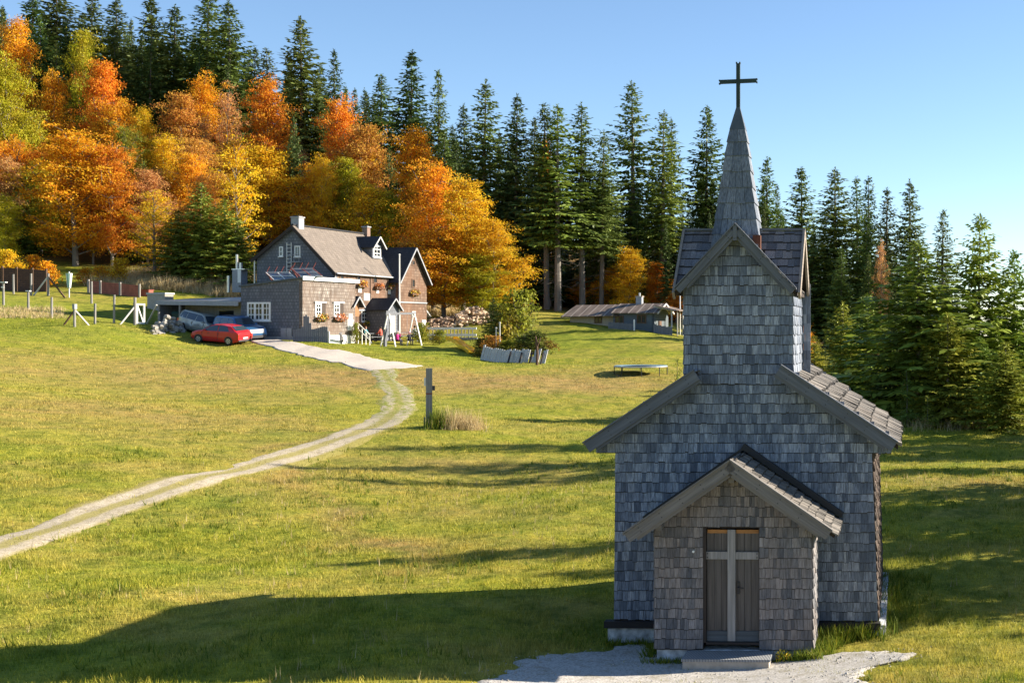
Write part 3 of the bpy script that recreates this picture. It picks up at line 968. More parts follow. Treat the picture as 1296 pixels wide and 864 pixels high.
# tower roof: two crossing gables
mb = MB()
yf, yb_ = 1.16, 3.42
hw_ = 1.06
gc = 1 / math.hypot(1, GS); gs_ = GS * gc
for s_ in (1, -1):        # ridge along y
    ze = GZ0 - GS * hw_
    xe = GX0 + s_ * hw_
    mb.hexa([(GX0, yf + .04, GZ0 - .09), (xe, yf + .04, ze - .09), (xe, yb_, ze - .09), (GX0, yb_, GZ0 - .09), (GX0, yf + .04, GZ0 - .03), (xe, yf + .04, ze - .03), (xe, yb_, ze - .03), (GX0, yb_, GZ0 - .03)], M['core'])
    shingles(mb, (xe, yf if s_ > 0 else yb_, ze - .025), (0, s_, 0), (-s_ * gc, 0, gs_), 0, hw_ / gc, .24, lambda z: [(0, yb_ - yf)], (.1, .2), .022, M['roof_shingle'], 40 + s_)
xa_, xb_ = TX - TH - .16, TX + TH + .13
for s_ in (1, -1):        # ridge along x
    hy = 1.08
    ze = GZ0 - .005 - GS * hy
    ye = YC - s_ * hy
    for xo_, xi_, xc_ in ((xa_ + .04, GX0, GX0 - hy - .012), (xb_ - .04, GX0, GX0 + hy - .012)):
        mb.hexa([(xo_, YC, GZ0 - .1), (xo_, ye, ze - .09), (xc_, ye, ze - .09), (xi_, YC, GZ0 - .1), (xo_, YC, GZ0 - .035), (xo_, ye, ze - .03), (xc_, ye, ze - .03), (xi_, YC, GZ0 - .035)], M['core'])
    shingles(mb, (0, ye, ze - .025), (s_, 0, 0), (0, s_ * gc, gs_), 0, hy / gc, .21, lambda z: [(a, b) for a, b in ((min(s_ * xa_, s_ * (GX0 - hy * (1 - z * gc / hy))), max(s_ * xa_, s_ * (GX0 - hy * (1 - z * gc / hy)))), (min(s_ * xb_, s_ * (GX0 + hy * (1 - z * gc / hy))), max(s_ * xb_, s_ * (GX0 + hy * (1 - z * gc / hy))))) if b - a > .03], (.09, .2), .022, M['porch_shingle'] if s_ > 0 else M['roof_shingle'], 44 + s_, jit=.012)
mb.box(xa_ - .01, xb_ + .02, YC - .045, YC + .045, GZ0 - .02, GZ0 + .022, M['verge'])
mb.build('tower_roof', M['roof_shingle'], chapel)
verge('verge_board', GX0 - .004, GX0 - 1.05, GZ0 + .01, GS, GX0, yf - .05, yf, .115, M['tverge_l'], chapel)
verge('verge_board', GX0 + .004, GX0 + 1.06, GZ0 + .01, GS, GX0, yf - .05, yf, .115, M['tverge_r'], chapel)
mb = MB()
mb.box(GX0 - .035, GX0 + .035, yf - .065, yf - .052, GZ0 - .28, GZ0 - .01)
mb.build('gable_peg', M['verge'], chapel)
SV = wood_mat('side_verge_wood', (.30, .25, .21), 'y')
for xq in (xa_, xb_):
    for s_ in (1, -1):
        mb = MB(); mb.beam((xq, YC, GZ0 - .06), (xq, YC - s_ * 1.1, GZ0 - .06 - GS * 1.1), .045, .17)
        mb.build('side_verge_board', SV, chapel)

# spire
SPX, SPY = -.215, 2.3
prof = [(6.75, .42), (7.05, .392), (7.34, .352), (7.63, .312), (7.92, .27), (8.22, .232), (8.51, .195), (8.77, .158), (9.02, .12)]
mb = MB()
q = random.Random(77)
for i in range(len(prof) - 1):
    (z0, r0), (z1, r1) = prof[i], prof[i + 1]
    mb.hexa([(SPX - r0, SPY - r0, z0), (SPX + r0, SPY - r0, z0), (SPX + r0, SPY + r0, z0), (SPX - r0, SPY + r0, z0), (SPX - r1, SPY - r1, z1), (SPX + r1, SPY - r1, z1), (SPX + r1, SPY + r1, z1), (SPX - r1, SPY + r1, z1)], M['core'])
    npc = max(2, int(r0 * 2 / .13))
    for side in range(4):
        ca_, sa_ = [(1, 0), (0, 1), (-1, 0), (0, -1)][side]
        cuts = [0] + sorted([(k + q.uniform(-.22, .22)) / npc for k in range(1, npc)]) + [1]
        for k in range(npc):
            f0, f1 = cuts[k] + .006, cuts[k + 1] - .006
            if k == 0: f0 = 0
            if k == npc - 1: f1 = 1
            def pt(f, r, z, o):
                lx, ly = -r - o + 2 * (r + o) * f, -r - o
                return (SPX + lx * ca_ - ly * sa_, SPY + lx * sa_ + ly * ca_, z)
            zb = z0 + q.uniform(-.012, .008)
            mb.hexa([pt(f0, r0, zb, .034), pt(f1, r0, zb, .034), pt(f1, r0 - .005, zb, .004), pt(f0, r0 - .005, zb, .004),
                     pt(f0, r1, z1 + .02, .012), pt(f1, r1, z1 + .02, .012), pt(f1, r1 - .005, z1 + .02, .0), pt(f0, r1 - .005, z1 + .02, .0)], M['spire_shingle'])
spire = mb.build('spire', M['spire_shingle'], chapel)
mb = MB()
mb.hexa([(SPX - .145, SPY - .145, 9.0), (SPX + .145, SPY - .145, 9.0), (SPX + .145, SPY + .145, 9.0), (SPX - .145, SPY + .145, 9.0), (SPX - .035, SPY - .035, 9.42), (SPX + .035, SPY - .035, 9.42), (SPX + .035, SPY + .035, 9.42), (SPX - .035, SPY + .035, 9.42)])
mb.build('spire_cap', M['flash'], spire)
mb = MB()
mb.box(SPX - .035, SPX + .035, SPY - .035, SPY + .035, 9.38, 10.235)
mb.hexa([(SPX - .34, SPY - .03, 9.86), (SPX + .34, SPY - .03, 9.885), (SPX + .34, SPY + .03, 9.885), (SPX - .34, SPY + .03, 9.86), (SPX - .34, SPY - .03, 9.93), (SPX + .34, SPY - .03, 9.955), (SPX + .34, SPY + .03, 9.955), (SPX - .34, SPY + .03, 9.93)])
for s_ in (1, -1):
    mb.box(SPX + s_ * .345 - .012, SPX + s_ * .345 + .012, SPY - .034, SPY + .034, 9.905 + s_ * .012 + .014, 9.905 + s_ * .012 + .04)
    mb.box(SPX + s_ * .345 - .012, SPX + s_ * .345 + .012, SPY - .034, SPY + .034, 9.905 + s_ * .012 - .044, 9.905 + s_ * .012 - .018)
    mb.box(SPX + s_ * .03 - .012, SPX + s_ * .03 + .012, SPY - .034, SPY + .034, 10.23, 10.26)
mb.build('cross', M['patina'], spire)
mb = MB()
mb.box(SPX + .33, SPX + .47, SPY - .52, SPY - .40, 6.72, 7.03)
mb.build('spire_bracket', M['rust'], spire)

# porch
PHW, PRZ, PRS = 1.312, 3.19, .69
D0, D1, DZ = -.502, .437, 2.03


def porch_ext(z):
    m = min(PHW, (PRZ - .13 - z) / PRS)
    if m <= .04: return []
    if z < DZ: return [(-m, D0), (D1, m)]
    return [(-m, m)]


mb = MB()
mb.prism([(-PHW, 0), (D0, 0), (D0, DZ), (-PHW, DZ)], 'y', .0, .14, M['core'])
mb.prism([(D1, 0), (PHW, 0), (PHW, DZ), (D1, DZ)], 'y', .0, .14, M['core'])
mb.prism([(-PHW, DZ), (PHW, DZ), (PHW, 2.16), (0, 3.06), (-PHW, 2.16)], 'y', .0, .14, M['core'])
shingles(mb, (0, 0, 0), (1, 0, 0), (0, 0, 1), .0, 3.05, .1695, porch_ext, (.05, .125), .021, M['porch_shingle'], 51)
mb.box(PHW - .1, PHW - .005, .14, 1.34, 0, 2.25, M['core']); mb.box(-PHW + .005, -PHW + .1, .14, 1.34, 0, 2.25, M['core'])
shingles(mb, (PHW, .0, 0), (0, 1, 0), (0, 0, 1), 0, 2.2, .1695, lambda z: [(0, 1.34)], (.06, .15), .03, M['porch_shingle'], 52, jit=.014)
shingles(mb, (-PHW, 1.34, 0), (0, -1, 0), (0, 0, 1), 0, 2.2, .1695, lambda z: [(0, 1.34)], (.06, .15), .02, M['porch_shingle'], 53)
mb.build('porch_wall', M['porch_shingle'], chapel)
mb = MB()
mb.box(-PHW + .03, PHW - .03, .03, 1.3, -.5, -.004)
mb.build('porch_footing', M['stone'], chapel)
mb = MB()
pc = 1 / math.hypot(1, PRS); psn = PRS * pc
PEX = 1.70
PY0, PY1 = -.34, 1.338
for s_ in (1, -1):
    ze = PRZ - PRS * PEX
    mb.hexa([(0, PY0 + .03, PRZ - .1), (s_ * PEX, PY0 + .03, ze - .1), (s_ * PEX, PY1, ze - .1), (0, PY1, PRZ - .1), (0, PY0 + .03, PRZ - .03), (s_ * PEX, PY0 + .03, ze - .03), (s_ * PEX, PY1, ze - .03), (0, PY1, PRZ - .03)], M['core'])
    shingles(mb, (s_ * (PEX + .06), PY0 - .03 if s_ > 0 else PY1, ze - .03 - .06 * PRS), (0, s_, 0), (-s_ * pc, 0, psn), 0, PEX / pc + .06, .16, lambda z: [(0, PY1 - PY0 + .02)], (.08, .2), .028, M['roof_shingle'], 60 + s_, jit=.012)
mb.build('porch_roof', M['roof_shingle'], chapel)
verge('porch_verge_board', -.003, -1.74, PRZ + .0, PRS, 0, PY0 - .06, PY0, .17, M['porch_verge_l'], chapel)
verge('porch_verge_board', .003, 1.66, PRZ + .0, PRS, 0, PY0 - .06, PY0, .17, M['porch_verge_r'], chapel)
for s_ in (1, -1):
    hF = .10 if s_ > 0 else .04
    mb = MB(); mb.beam((s_ * .0, 1.262, PRZ + hF * .9), (s_ * 1.76, 1.262, PRZ + hF * .9 - PRS * 1.76), .13, hF, up=(0, 0, 1))
    mb.build('porch_flashing', M['black_metal'], chapel)
for (px, pz) in ((0, 2.86), (-1.20, 2.07), (1.18, 2.07)):
    mb = MB(); mb.box(px - .045, px + .045, -.25, .0, pz - .05, pz + .04); mb.build('purlin_end', M['porch_verge'], chapel)

# door
door = None
mb = MB()
xs = [D0 + .05, D0 + .17, D0 + .29, D0 + .385, D0 + .47, D0 + .57, D0 + .68, D0 + .79, D1 - .01]
q = random.Random(3)
for a, b in zip(xs, xs[1:]):
    mb.box(a + .003, b - .003, .085 + q.uniform(0, .006), .13, .2, DZ - .05)
door = mb.build('door', M['door'], chapel)
mb = MB(); mb.box(D0 + .05, D1 - .01, .06, .12, .13, .30); mb.build('kickboard', M['door_bottom'], door)
mb = MB()
mb.box(-.10, .03, .03, .08, .14, DZ - .035); mb.box(D0 + .04, -.103, .045, .083, 1.50, 1.625); mb.box(.033, D1 - .02, .045, .083, 1.50, 1.62)
for xk in (D0 + .065, D1 - .045):
    for zk in (1.53, 1.595): mb.box(xk - .009, xk + .009, .04, .046, zk - .009, zk + .009, M['black_metal'])
mb.build('cross_trim', M['door_cross'], door)
mb = MB(); mb.box(D0 + .06, -.11, .07, .084, DZ - .10, DZ - .04); mb.box(.04, D1 - .02, .07, .084, DZ - .10, DZ - .04); mb.build('lintel', M['lintel'], door)
mb = MB(); mb.box(D0 + .0, D0 + .045, -.005, .13, .12, DZ - .002); mb.box(D0 + .047, D1, -.01, .12, .09, .127); mb.box(D1 - .008, D1 + .002, -.004, .13, .13, DZ)
mb.build('door_frame', M['core'], door)
mb = MB(); mb.box(.06, .10, .055, .086, .92, 1.12); mb.tube([(.08, .055, 1.03), (.08, .0, 1.03), (.17, .0, 1.03)], .012, 6); mb.build('handle', M['black_metal'], door)
mb = MB(); mb.tube([(-.66, -.05, 1.64), (-.66, .02, 1.64)], .02, 8); mb.build('bell_push', M['white'], chapel)

stp = thing('doorstep', 'low pale concrete doorstep with a ribbed metal top before the chapel door', 'doorstep', CH + Vector((-.05, -.34, -.12)), R(-1.5))
mb = MB(); mb.box(-.70, .70, -.27, .27, -.2, .082); mb.build('step_block', M['concrete'], stp)
mb = MB(); mb.box(-.72, .72, -.285, .28, .085, .125); mb.build('step_grate', M['grate'], stp)
# ---------------------------------------------------------------- mountain lodge
LA = R(-10.6)
LO = Vector(((424 - U0) / F * 104, 104.0, -1.1))
_c, _s = math.cos(LA), math.sin(LA)


class Frame:
    """a building's own axes, with the surveying helpers that turn sight lines into measures on its walls"""
    def __init__(s, o, a): s.o, s.a, s.c, s.s = Vector(o), a, math.cos(a), math.sin(a)
    def w(s, x, y, z=0.0): return Vector((s.o.x + s.c * x - s.s * y, s.o.y + s.s * x + s.c * y, s.o.z + z))
    def x(s, u, y):
        r = (u - U0) / F
        return (r * (s.o.y + s.c * y) - s.o.x + s.s * y) / (s.c - r * s.s)
    def y(s, u, x):
        r = (u - U0) / F
        return (s.o.x + s.c * x - r * (s.o.y + s.s * x)) / (s.s + r * s.c)
    def z(s, v, x, y): return -(v - V0) / F * s.w(x, y).y - s.o.z
    def g(s, x, y):
        p = s.w(x, y); return float(zg(p.x, p.y)) - s.o.z
    def place(s, x, y, dz=0.0):
        p = s.w(x, y); return Vector((p.x, p.y, float(zg(p.x, p.y)) + dz))


LF = Frame(LO, LA)
lodge = thing('mountain_lodge', 'large brown shingled mountain lodge with a pale tiled roof, dormer and flat-roofed annex', 'lodge', LO, LA)


def roof_panel(mb, p, th, m=None):
    """slab from four top corners (two at the ridge, two at the eave)"""
    a, b, c, d = [Vector(q) for q in p]
    n = (b - a).cross(d - a).normalized()
    if n.z < 0: n = -n
    mb.hexa([a - n * th, b - n * th, c - n * th, d - n * th, a, b, c, d], m)


XL, EZL, EZR, RXm, RZm, LEN = -7.2, 7.05, 5.85, -3.76, 9.62, 9.6
# main block
mb = MB()
mb.prism([(XL, -1.2), (0, -1.2), (0, EZR), (RXm, RZm - .12), (XL, EZL)], 'y', 0, .3, M['lodge_shaded'])
mb.prism([(XL, -1.2), (0, -1.2), (0, EZR), (RXm, RZm - .12), (XL, EZL)], 'y', LEN - .3, LEN, M['lodge_shaded'])
mb.box(-.3, 0, .302, LEN - .302, -1.2, EZR - .02, M['lodge_front'])
mb.box(XL, XL + .3, .302, LEN - .302, -1.2, EZL - .05, M['lodge_shaded'])
mb.build('wall', M['lodge_front'], lodge, uv=True)
mb = MB()
sr = (RZm - EZR) / -RXm
sl = (RZm - EZL) / (RXm - XL)
roof_panel(mb, [(RXm, -.25, RZm), (RXm, LEN + .2, RZm), (.25, LEN + .2, EZR - .25 * sr + .02), (.25, -.25, EZR - .25 * sr + .02)], .14, M['tile'])
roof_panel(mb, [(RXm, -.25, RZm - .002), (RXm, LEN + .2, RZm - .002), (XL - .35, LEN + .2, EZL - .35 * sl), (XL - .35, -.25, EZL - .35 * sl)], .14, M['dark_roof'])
mb.beam((RXm, -.3, RZm + .03), (RXm, LEN + .25, RZm + .03), .3, .1, M['dark_roof'])
roof = mb.build('roof', M['tile'], lodge, uv=True)
mb = MB()
mb.prism([(RXm, RZm - .02), (.27, EZR - .27 * sr - .0), (.21, EZR - .27 * sr - .28), (RXm, RZm - .36)], 'y', -.32, -.262)
mb.prism([(RXm, RZm - .02), (XL - .37, EZL - .37 * sl), (XL - .33, EZL - .37 * sl - .28), (RXm, RZm - .36)], 'y', -.32, -.262)
mb.build('barge_board', M['core'], roof)
mb = MB(); mb.tube([(.31, -.2, EZR - .27), (.31, LEN - .9, EZR - .3)], .07, 8); mb.tube([(.05, -.06, EZR - .45), (.05, -.06, 3.6)], .05, 8); mb.build('gutter', M['metal'], roof)
mb = MB(); mb.tube([(XL - .12, -.12, -.5), (XL - .12, -.12, EZL - .1)], .06, 8); mb.build('downpipe', M['metal'], lodge)


def chimney(x, y, z0, z1, wx, wy, mat, cap=True):
    mb = MB()
    mb.box(x - wx / 2, x + wx / 2, y - wy / 2, y + wy / 2, z0, z1, mat)
    mb.box(x - wx / 2 - .06, x + wx / 2 + .06, y - wy / 2 - .06, y + wy / 2 + .06, z1 + .002, z1 + .1, M['grey_render'])
    mb.box(x - wx / 2 + .08, x + wx / 2 - .08, y - wy / 2 + .08, y + wy / 2 - .08, z1 + .102, z1 + .2, M['core'])
    return mb.build('chimney', mat, roof)


chimney(RXm - .05, .55, 8.9, 10.25, .72, .7, M['grey_render'])
yc = LF.y(463.5, RXm)
chimney(RXm, yc, 8.9, LF.z(288, RXm, yc), .5, .5, M['brick'])


def window(parent, plane, c, a0, a1, z0, z1, cols=2, rows=2, mull=1, fr=.09, out=.05, name='window', frame_mat=None, shutters=False, sill=True):
    """plane 'x': wall at x=c facing +x, running along y; plane '-y': wall at y=c facing -y, running along x; '-x' faces -x"""
    fm = frame_mat or M['white']
    def bx(mb, p0, p1, q0, q1, d0, d1, m=None):
        if plane == 'x': mb.box(c + d0, c + d1, p0, p1, q0, q1, m)
        elif plane == '-x': mb.box(c - d1, c - d0, p0, p1, q0, q1, m)
        else: mb.box(p0, p1, c - d1, c - d0, q0, q1, m)
    a0, a1 = min(a0, a1), max(a0, a1); z0, z1 = min(z0, z1), max(z0, z1)
    mb = MB()
    bx(mb, a0, a1, z1 - fr, z1, .004, out); bx(mb, a0, a1, z0, z0 + fr, .004, out)
    bx(mb, a0, a0 + fr, z0 + fr, z1 - fr, .004, out - .002); bx(mb, a1 - fr, a1, z0 + fr, z1 - fr, .004, out - .002)
    for k in range(1, mull):
        p = a0 + (a1 - a0) * k / mull; bx(mb, p - fr * .6, p + fr * .6, z0 + fr, z1 - fr, .004, out - .004)
    n = cols * mull
    for k in range(1, n):
        if k % cols == 0: continue
        p = a0 + (a1 - a0) * k / n; bx(mb, p - fr * .22, p + fr * .22, z0 + fr, z1 - fr, .004, out - .014)
    for k in range(1, rows):
        p = z0 + (z1 - z0) * k / rows; bx(mb, a0 + fr, a1 - fr, p - fr * .22, p + fr * .22, .004, out - .018)
    wdw = mb.build(name, fm, parent)
    mb = MB(); bx(mb, a0 + fr * .6, a1 - fr * .6, z0 + fr * .6, z1 - fr * .6, .006, .016); mb.build('pane', M['glass'], wdw)
    if sill:
        mb = MB(); bx(mb, a0 - .06, a1 + .06, z0 - .07, z0 - .003, .004, out + .07); mb.build('sill', fm, wdw)
    if shutters:
        mb = MB(); bx(mb, a1 + .02, a1 + .02 + (a1 - a0) * .62, z0 - .02, z1 + .02, .006, .05); mb.build('shutter', M['dark_shutter'], wdw)
        mb = MB(); bx(mb, a0 - .1, a1 + .1 + (a1 - a0) * .6, z1 + .03, z1 + .13, .006, .12); mb.build('drip_board', fm, wdw)
    return wdw


M['dark_shutter'] = wood_mat('dark_shutter_wood', (.07, .05, .04), 'z')


def wpx(parent, plane, c, u0, u1, v0, v1, **k):
    if plane == 'x':
        a0, a1 = LF.y(u0, c), LF.y(u1, c); m = (a0 + a1) / 2
        z0, z1 = LF.z(v1, c, m), LF.z(v0, c, m)
    else:
        a0, a1 = LF.x(u0, c), LF.x(u1, c); m = (a0 + a1) / 2
        z0, z1 = LF.z(v1, m, c), LF.z(v0, m, c)
    return window(parent, plane, c, a0, a1, z0, z1, **k), (a0, a1, z0, z1)


wpx(lodge, '-y', 0, 353.5, 358.5, 312, 324.5, cols=1, rows=2)
wpx(lodge, '-y', 0, 373, 380.5, 311, 325, cols=2, rows=1)
for u in (432.5, 453.5, 474.5, 493):
    wpx(lodge, 'x', 0, u - 2.6, u + 2.6, 348, 358.5, cols=1, rows=1, frame_mat=M['brown_wood'], sill=False)
wpx(lodge, 'x', 0, 457, 472.5, 391.5, 407, cols=2, rows=3, mull=2)
for (u0, u1, v0, v1) in ((460, 467.5, 371, 380), (453, 457, 362, 370), (476, 479, 363, 371), (491, 494, 363, 372)):
    y0, y1 = LF.y(u0, 0), LF.y(u1, 0)
    mb = MB(); mb.box(.004, .05, y0, y1, LF.z(v1, 0, y0), LF.z(v0, 0, y0)); mb.build('white_panel', M['white'], lodge)
mb = MB()
mb.box(.01, .14, 1.1, LEN - 1.4, 2.55, 2.68)
mb.build('ledge', M['grey_paint'], lodge)

# dormer
mb = MB()
dx = -1.35
dy0, dy1 = LF.y(471, dx), LF.y(482.5, dx)
dzb, dzt = LF.z(326, dx, dy0), LF.z(309, dx, dy0)
dap = LF.z(299, dx, (dy0 + dy1) / 2)
dm = (dy0 + dy1) / 2
mb.prism([(dy0, dzb - .4), (dy1, dzb - .4), (dy1, dzt), (dm, dap - .1), (dy0, dzt)], 'x', dx - 2.4, dx, M['lodge_shaded'])
dormer = mb.build('dormer', M['lodge_shaded'], roof, uv=True)
mb = MB()
for s_ in (-1, 1):
    yy = dm + s_ * ((dy1 - dy0) / 2 + .28)
    zz = dzt - .28 * (dap - dzt) / ((dy1 - dy0) / 2)
    roof_panel(mb, [(dx + .35, dm, dap), (dx - 2.9, dm, dap), (dx - 2.9, yy, zz), (dx + .35, yy, zz)], .1, M['dark_roof'])
    mb.beam((dx + .37, dm, dap - .06), (dx + .37, yy, zz - .06), .05, .12, M['pale_board'])
mb.build('dormer_roof', M['dark_roof'], roof, uv=True)
window(roof, 'x', dx, dm - .58, dm + .58, dzb + .05, dzt - .05, cols=2, rows=3, mull=1, fr=.12)

# cross wing with a gable towards the yard
WX = .8
wy0, wy1 = LF.y(504.5, WX), LF.y(540, WX)
wm = (wy0 + wy1) / 2
wz = LF.z(353, WX, wy0); wap = LF.z(313, WX, wm)
mb = MB()
mb.prism([(wy0, -2.2), (wy1, -2.2), (wy1, wz), (wm, wap - .15), (wy0, wz)], 'x', WX - .3, WX, M['lodge_front'])
mb.box(-6.9, WX - .302, wy0, wy0 + .3, -2, wz, M['lodge_shaded']); mb.box(-6.9, WX - .302, wy1 - .3, wy1, -2, wz, M['lodge_shaded'])
mb.build('wing_wall', M['lodge_front'], lodge, uv=True)
mb = MB()
ws = (wap - wz) / (wm - wy0)
for s_ in (-1, 1):
    yy = wm + s_ * (wm - wy0 + .3); zz = wz - .3 * ws + .05
    roof_panel(mb, [(WX + .35, wm, wap), (-6.9, wm, wap), (-6.9, yy, zz), (WX + .35, yy, zz)], .14, M['dark_roof'])
    mb.beam((WX + .38, wm, wap - .08), (WX + .38, yy, zz - .06), .05, .13, M['grey_paint'])
mb.build('wing_roof', M['dark_roof'], lodge, uv=True)
for (v0, v1) in ((329, 336), (353, 364)):
    wpx(lodge, 'x', WX, 521, 525, v0, v1, cols=1, rows=1, sill=False, frame_mat=M['brown_wood'])
wpx(lodge, 'x', WX, 521, 525.5, 394, 401, cols=1, rows=1, sill=False)
mb = MB(); mb.box(WX + .005, WX + .09, wy0 + .05, wy1 - .05, LF.z(382, WX, wm) - .12, LF.z(382, WX, wm)); mb.build('ledge', M['grey_paint'], lodge)
mb = MB()
y_ = LF.y(541, WX - .5)
roof_panel(mb, [(WX - .1, wy1 + .01, 2.9), (-3, wy1 + .01, 2.9), (-3, wy1 + 1.0, 2.2), (WX - .1, wy1 + 1.0, 2.2)], .12, M['pale_board'])
mb.build('lean_to_roof', M['pale_board'], lodge)
mb = MB(); y0, y1 = LF.y(533.5, WX), LF.y(538.5, WX); mb.box(WX + .005, WX + .06, y0, y1, LF.z(414, WX, y0), LF.z(405, WX, y0)); mb.build('notice_board', M['white'], lodge)

# two gabled entrance porches on the yard front


def entrance(u0, u1, vap, vea, depth, wallm, doorm):
    X1 = depth
    ya, yb = LF.y(u0, X1), LF.y(u1, X1); m = (ya + yb) / 2
    ze, za = LF.z(vea, X1, m), LF.z(vap, X1, m)
    mb = MB()
    mb.prism([(ya, -2.), (yb, -2.), (yb, ze), (m, za - .1), (ya, ze)], 'x', .003, X1, wallm)
    e = mb.build('entrance_porch', wallm, lodge, uv=True)
    mb = MB()
    k = (za - ze) / ((yb - ya) / 2)
    for s_ in (-1, 1):
        yy = m + s_ * ((yb - ya) / 2 + .3); zz = ze - .3 * k
        roof_panel(mb, [(X1 + .35, m, za), (.0, m, za), (.0, yy, zz), (X1 + .35, yy, zz)], .1, M['dark_roof'])
        mb.beam((X1 + .37, m, za - .07), (X1 + .37, yy, zz - .07), .05, .12, M['grey_paint'])
    mb.build('porch_roof', M['dark_roof'], e, uv=True)
    mb = MB()
    zb = LF.g(X1, m)
    mb.box(X1 + .003, X1 + .06, m - .42, m - .02, zb + .15, zb + 2.15); mb.box(X1 + .003, X1 + .06, m + .02, m + .42, zb + .15, zb + 2.15)
    mb.build('door', doorm, e)
    return e


M['orange_wood'] = wood_mat('orange_brown_boarding', (.33, .16, .075), 'z', .3)
entrance(445.5, 454.5, 374.5, 383, 1.0, M['orange_wood'], M['brown_wood'])
entrance(489, 503.5, 377, 388.5, 1.9, M['lodge_shaded'], M['pale_wood'])

# annex
AX0, AX1, AY0, AY1 = LF.x(305, -6), 1.2, -6.0, .99
AZ1, AZ0 = 5.05, LF.z(362, LF.x(305, -6), -6)
mb = MB()
mb.prism([(AX0, -1.0), (AX1 - .3, -1.0), (AX1 - .3, AZ1 - .1), (AX0, AZ0)], 'y', AY0, AY0 + .3, M['lodge_shaded'])
mb.box(AX1 - .298, AX1, AY0 - .003, AY1, -2, AZ1 - .06, M['annex_front'])
mb.box(AX0, AX0 + .3, AY0 + .302, 0, -1, AZ0, M['lodge_shaded'])
mb.box(.303, AX1 - .3, AY1 - .3, AY1 - .003, -1, AZ1 - .1, M['annex_front'])
mb.build('annex_wall', M['lodge_shaded'], lodge, uv=True)
mb = MB()
roof_panel(mb, [(AX1 + .12, AY0 - .15, AZ1 + .02), (AX1 + .12, AY1 + .3, AZ1 + .02), (AX0 - .1, AY1 + .3, AZ0 + .05), (AX0 - .1, AY0 - .15, AZ0 + .05)], .12, M['flash'])
annex_roof = mb.build('annex_roof', M['flash'], lodge)
mb = MB(); mb.box(AX1 + .125, AX1 + .2, AY0 - .2, AY1 + .35, AZ1 - .24, AZ1 + .06); mb.build('fascia', M['white'], annex_roof)
mb = MB(); mb.box(AX1 - .2, AX1 + .06, AY0 + .3, AY1 - .02, -2.2, LF.z(424.5, AX1, AY0)); mb.build('plinth', M['white'], lodge)
mb = MB(); mb.box(AX0, AX1 - .25, AY0 - .06, AY0 - .004, -2.2, .45); mb.build('plinth', M['grey_render'], lodge)
wpx(lodge, '-y', AY0, 313.3, 342.8, 382.3, 406, cols=2, rows=3, mull=3, fr=.14, out=.07)
fl_spots = []
for (u0, u1, v0, v1) in ((398.5, 406.5, 383.5, 400), (422, 429.5, 384, 400.5)):
    _, b_ = wpx(lodge, 'x', AX1, u0, u1, v0, v1, cols=2, rows=3, mull=1, fr=.12, shutters=True)
    fl_spots.append((AX1, (b_[0] + b_[1]) / 2 + .3, b_[2], 1.5))
for ua_, ub_ in ((356, 362.5), (363.2, 369.5)):
    mb = MB(); mb.box(LF.x(ua_, AY0), LF.x(ub_, AY0), AY0 - .07, AY0 - .02, .0, LF.z(415, -1, AY0)); mb.build('cellar_door', M['grey_paint'], lodge)
mb = MB()
y0, y1 = LF.y(439.5, AX1), LF.y(446.5, AX1)
mb.box(AX1 + .005, AX1 + .05, y0, y1, LF.z(418, AX1, y0), LF.z(404, AX1, y0)); mb.box(AX1 + .005, AX1 + .05, y0 + .15, y1 - .15, LF.z(404, AX1, y0) + .01, LF.z(397, AX1, y0))
mb.build('white_panel', M['white'], lodge)
# stair rail
mb = MB()
yr = LF.y(449, AX1 + .1)
for k in range(4):
    gx_ = AX1 + .4 + k * .35; zz = LF.g(gx_, yr)
    mb.box(gx_ - .03, gx_ + .03, yr - .03, yr + .03, zz - .2, 1.5 - k * .35)
mb.beam((AX1 + .3, yr, 1.55), (AX1 + 1.5, yr, .5), .06, .08); mb.beam((AX1 + .3, yr, 1.1), (AX1 + 1.5, yr, .05), .05, .06)
mb.build('stair_rail', M['white'], lodge)

# ladder on the gable, solar panels, steel flue
lad = thing('wall_ladder', 'white metal ladder fixed up the shaded lodge gable between its windows', 'ladder', LF.w(LF.x(366, -.1), -.12, LF.z(344, -5, 0)), LA)
hL = 2.4
for s_ in (-.2, .2):
    mb = MB(); mb.tube([(s_, 0, 0), (s_, 0, hL)], .03, 6); mb.build('rail', M['white'], lad)
for k in range(8):
    mb = MB(); mb.tube([(-.2, 0, .15 + k * .3), (.2, 0, .15 + k * .3)], .02, 6); mb.build('rung', M['white'], lad)
mb = MB()
mb.box(.25, 1.15, -.35, .0, .75, .82); mb.tube([(.25, -.35, .8), (.25, -.35, 1.4), (1.15, -.35, 1.4), (1.15, -.35, .8)], .025, 6); mb.tube([(.7, -.35, .8), (.7, -.35, 1.4)], .02, 6)
mb.build('platform', M['grey_paint'], lad)

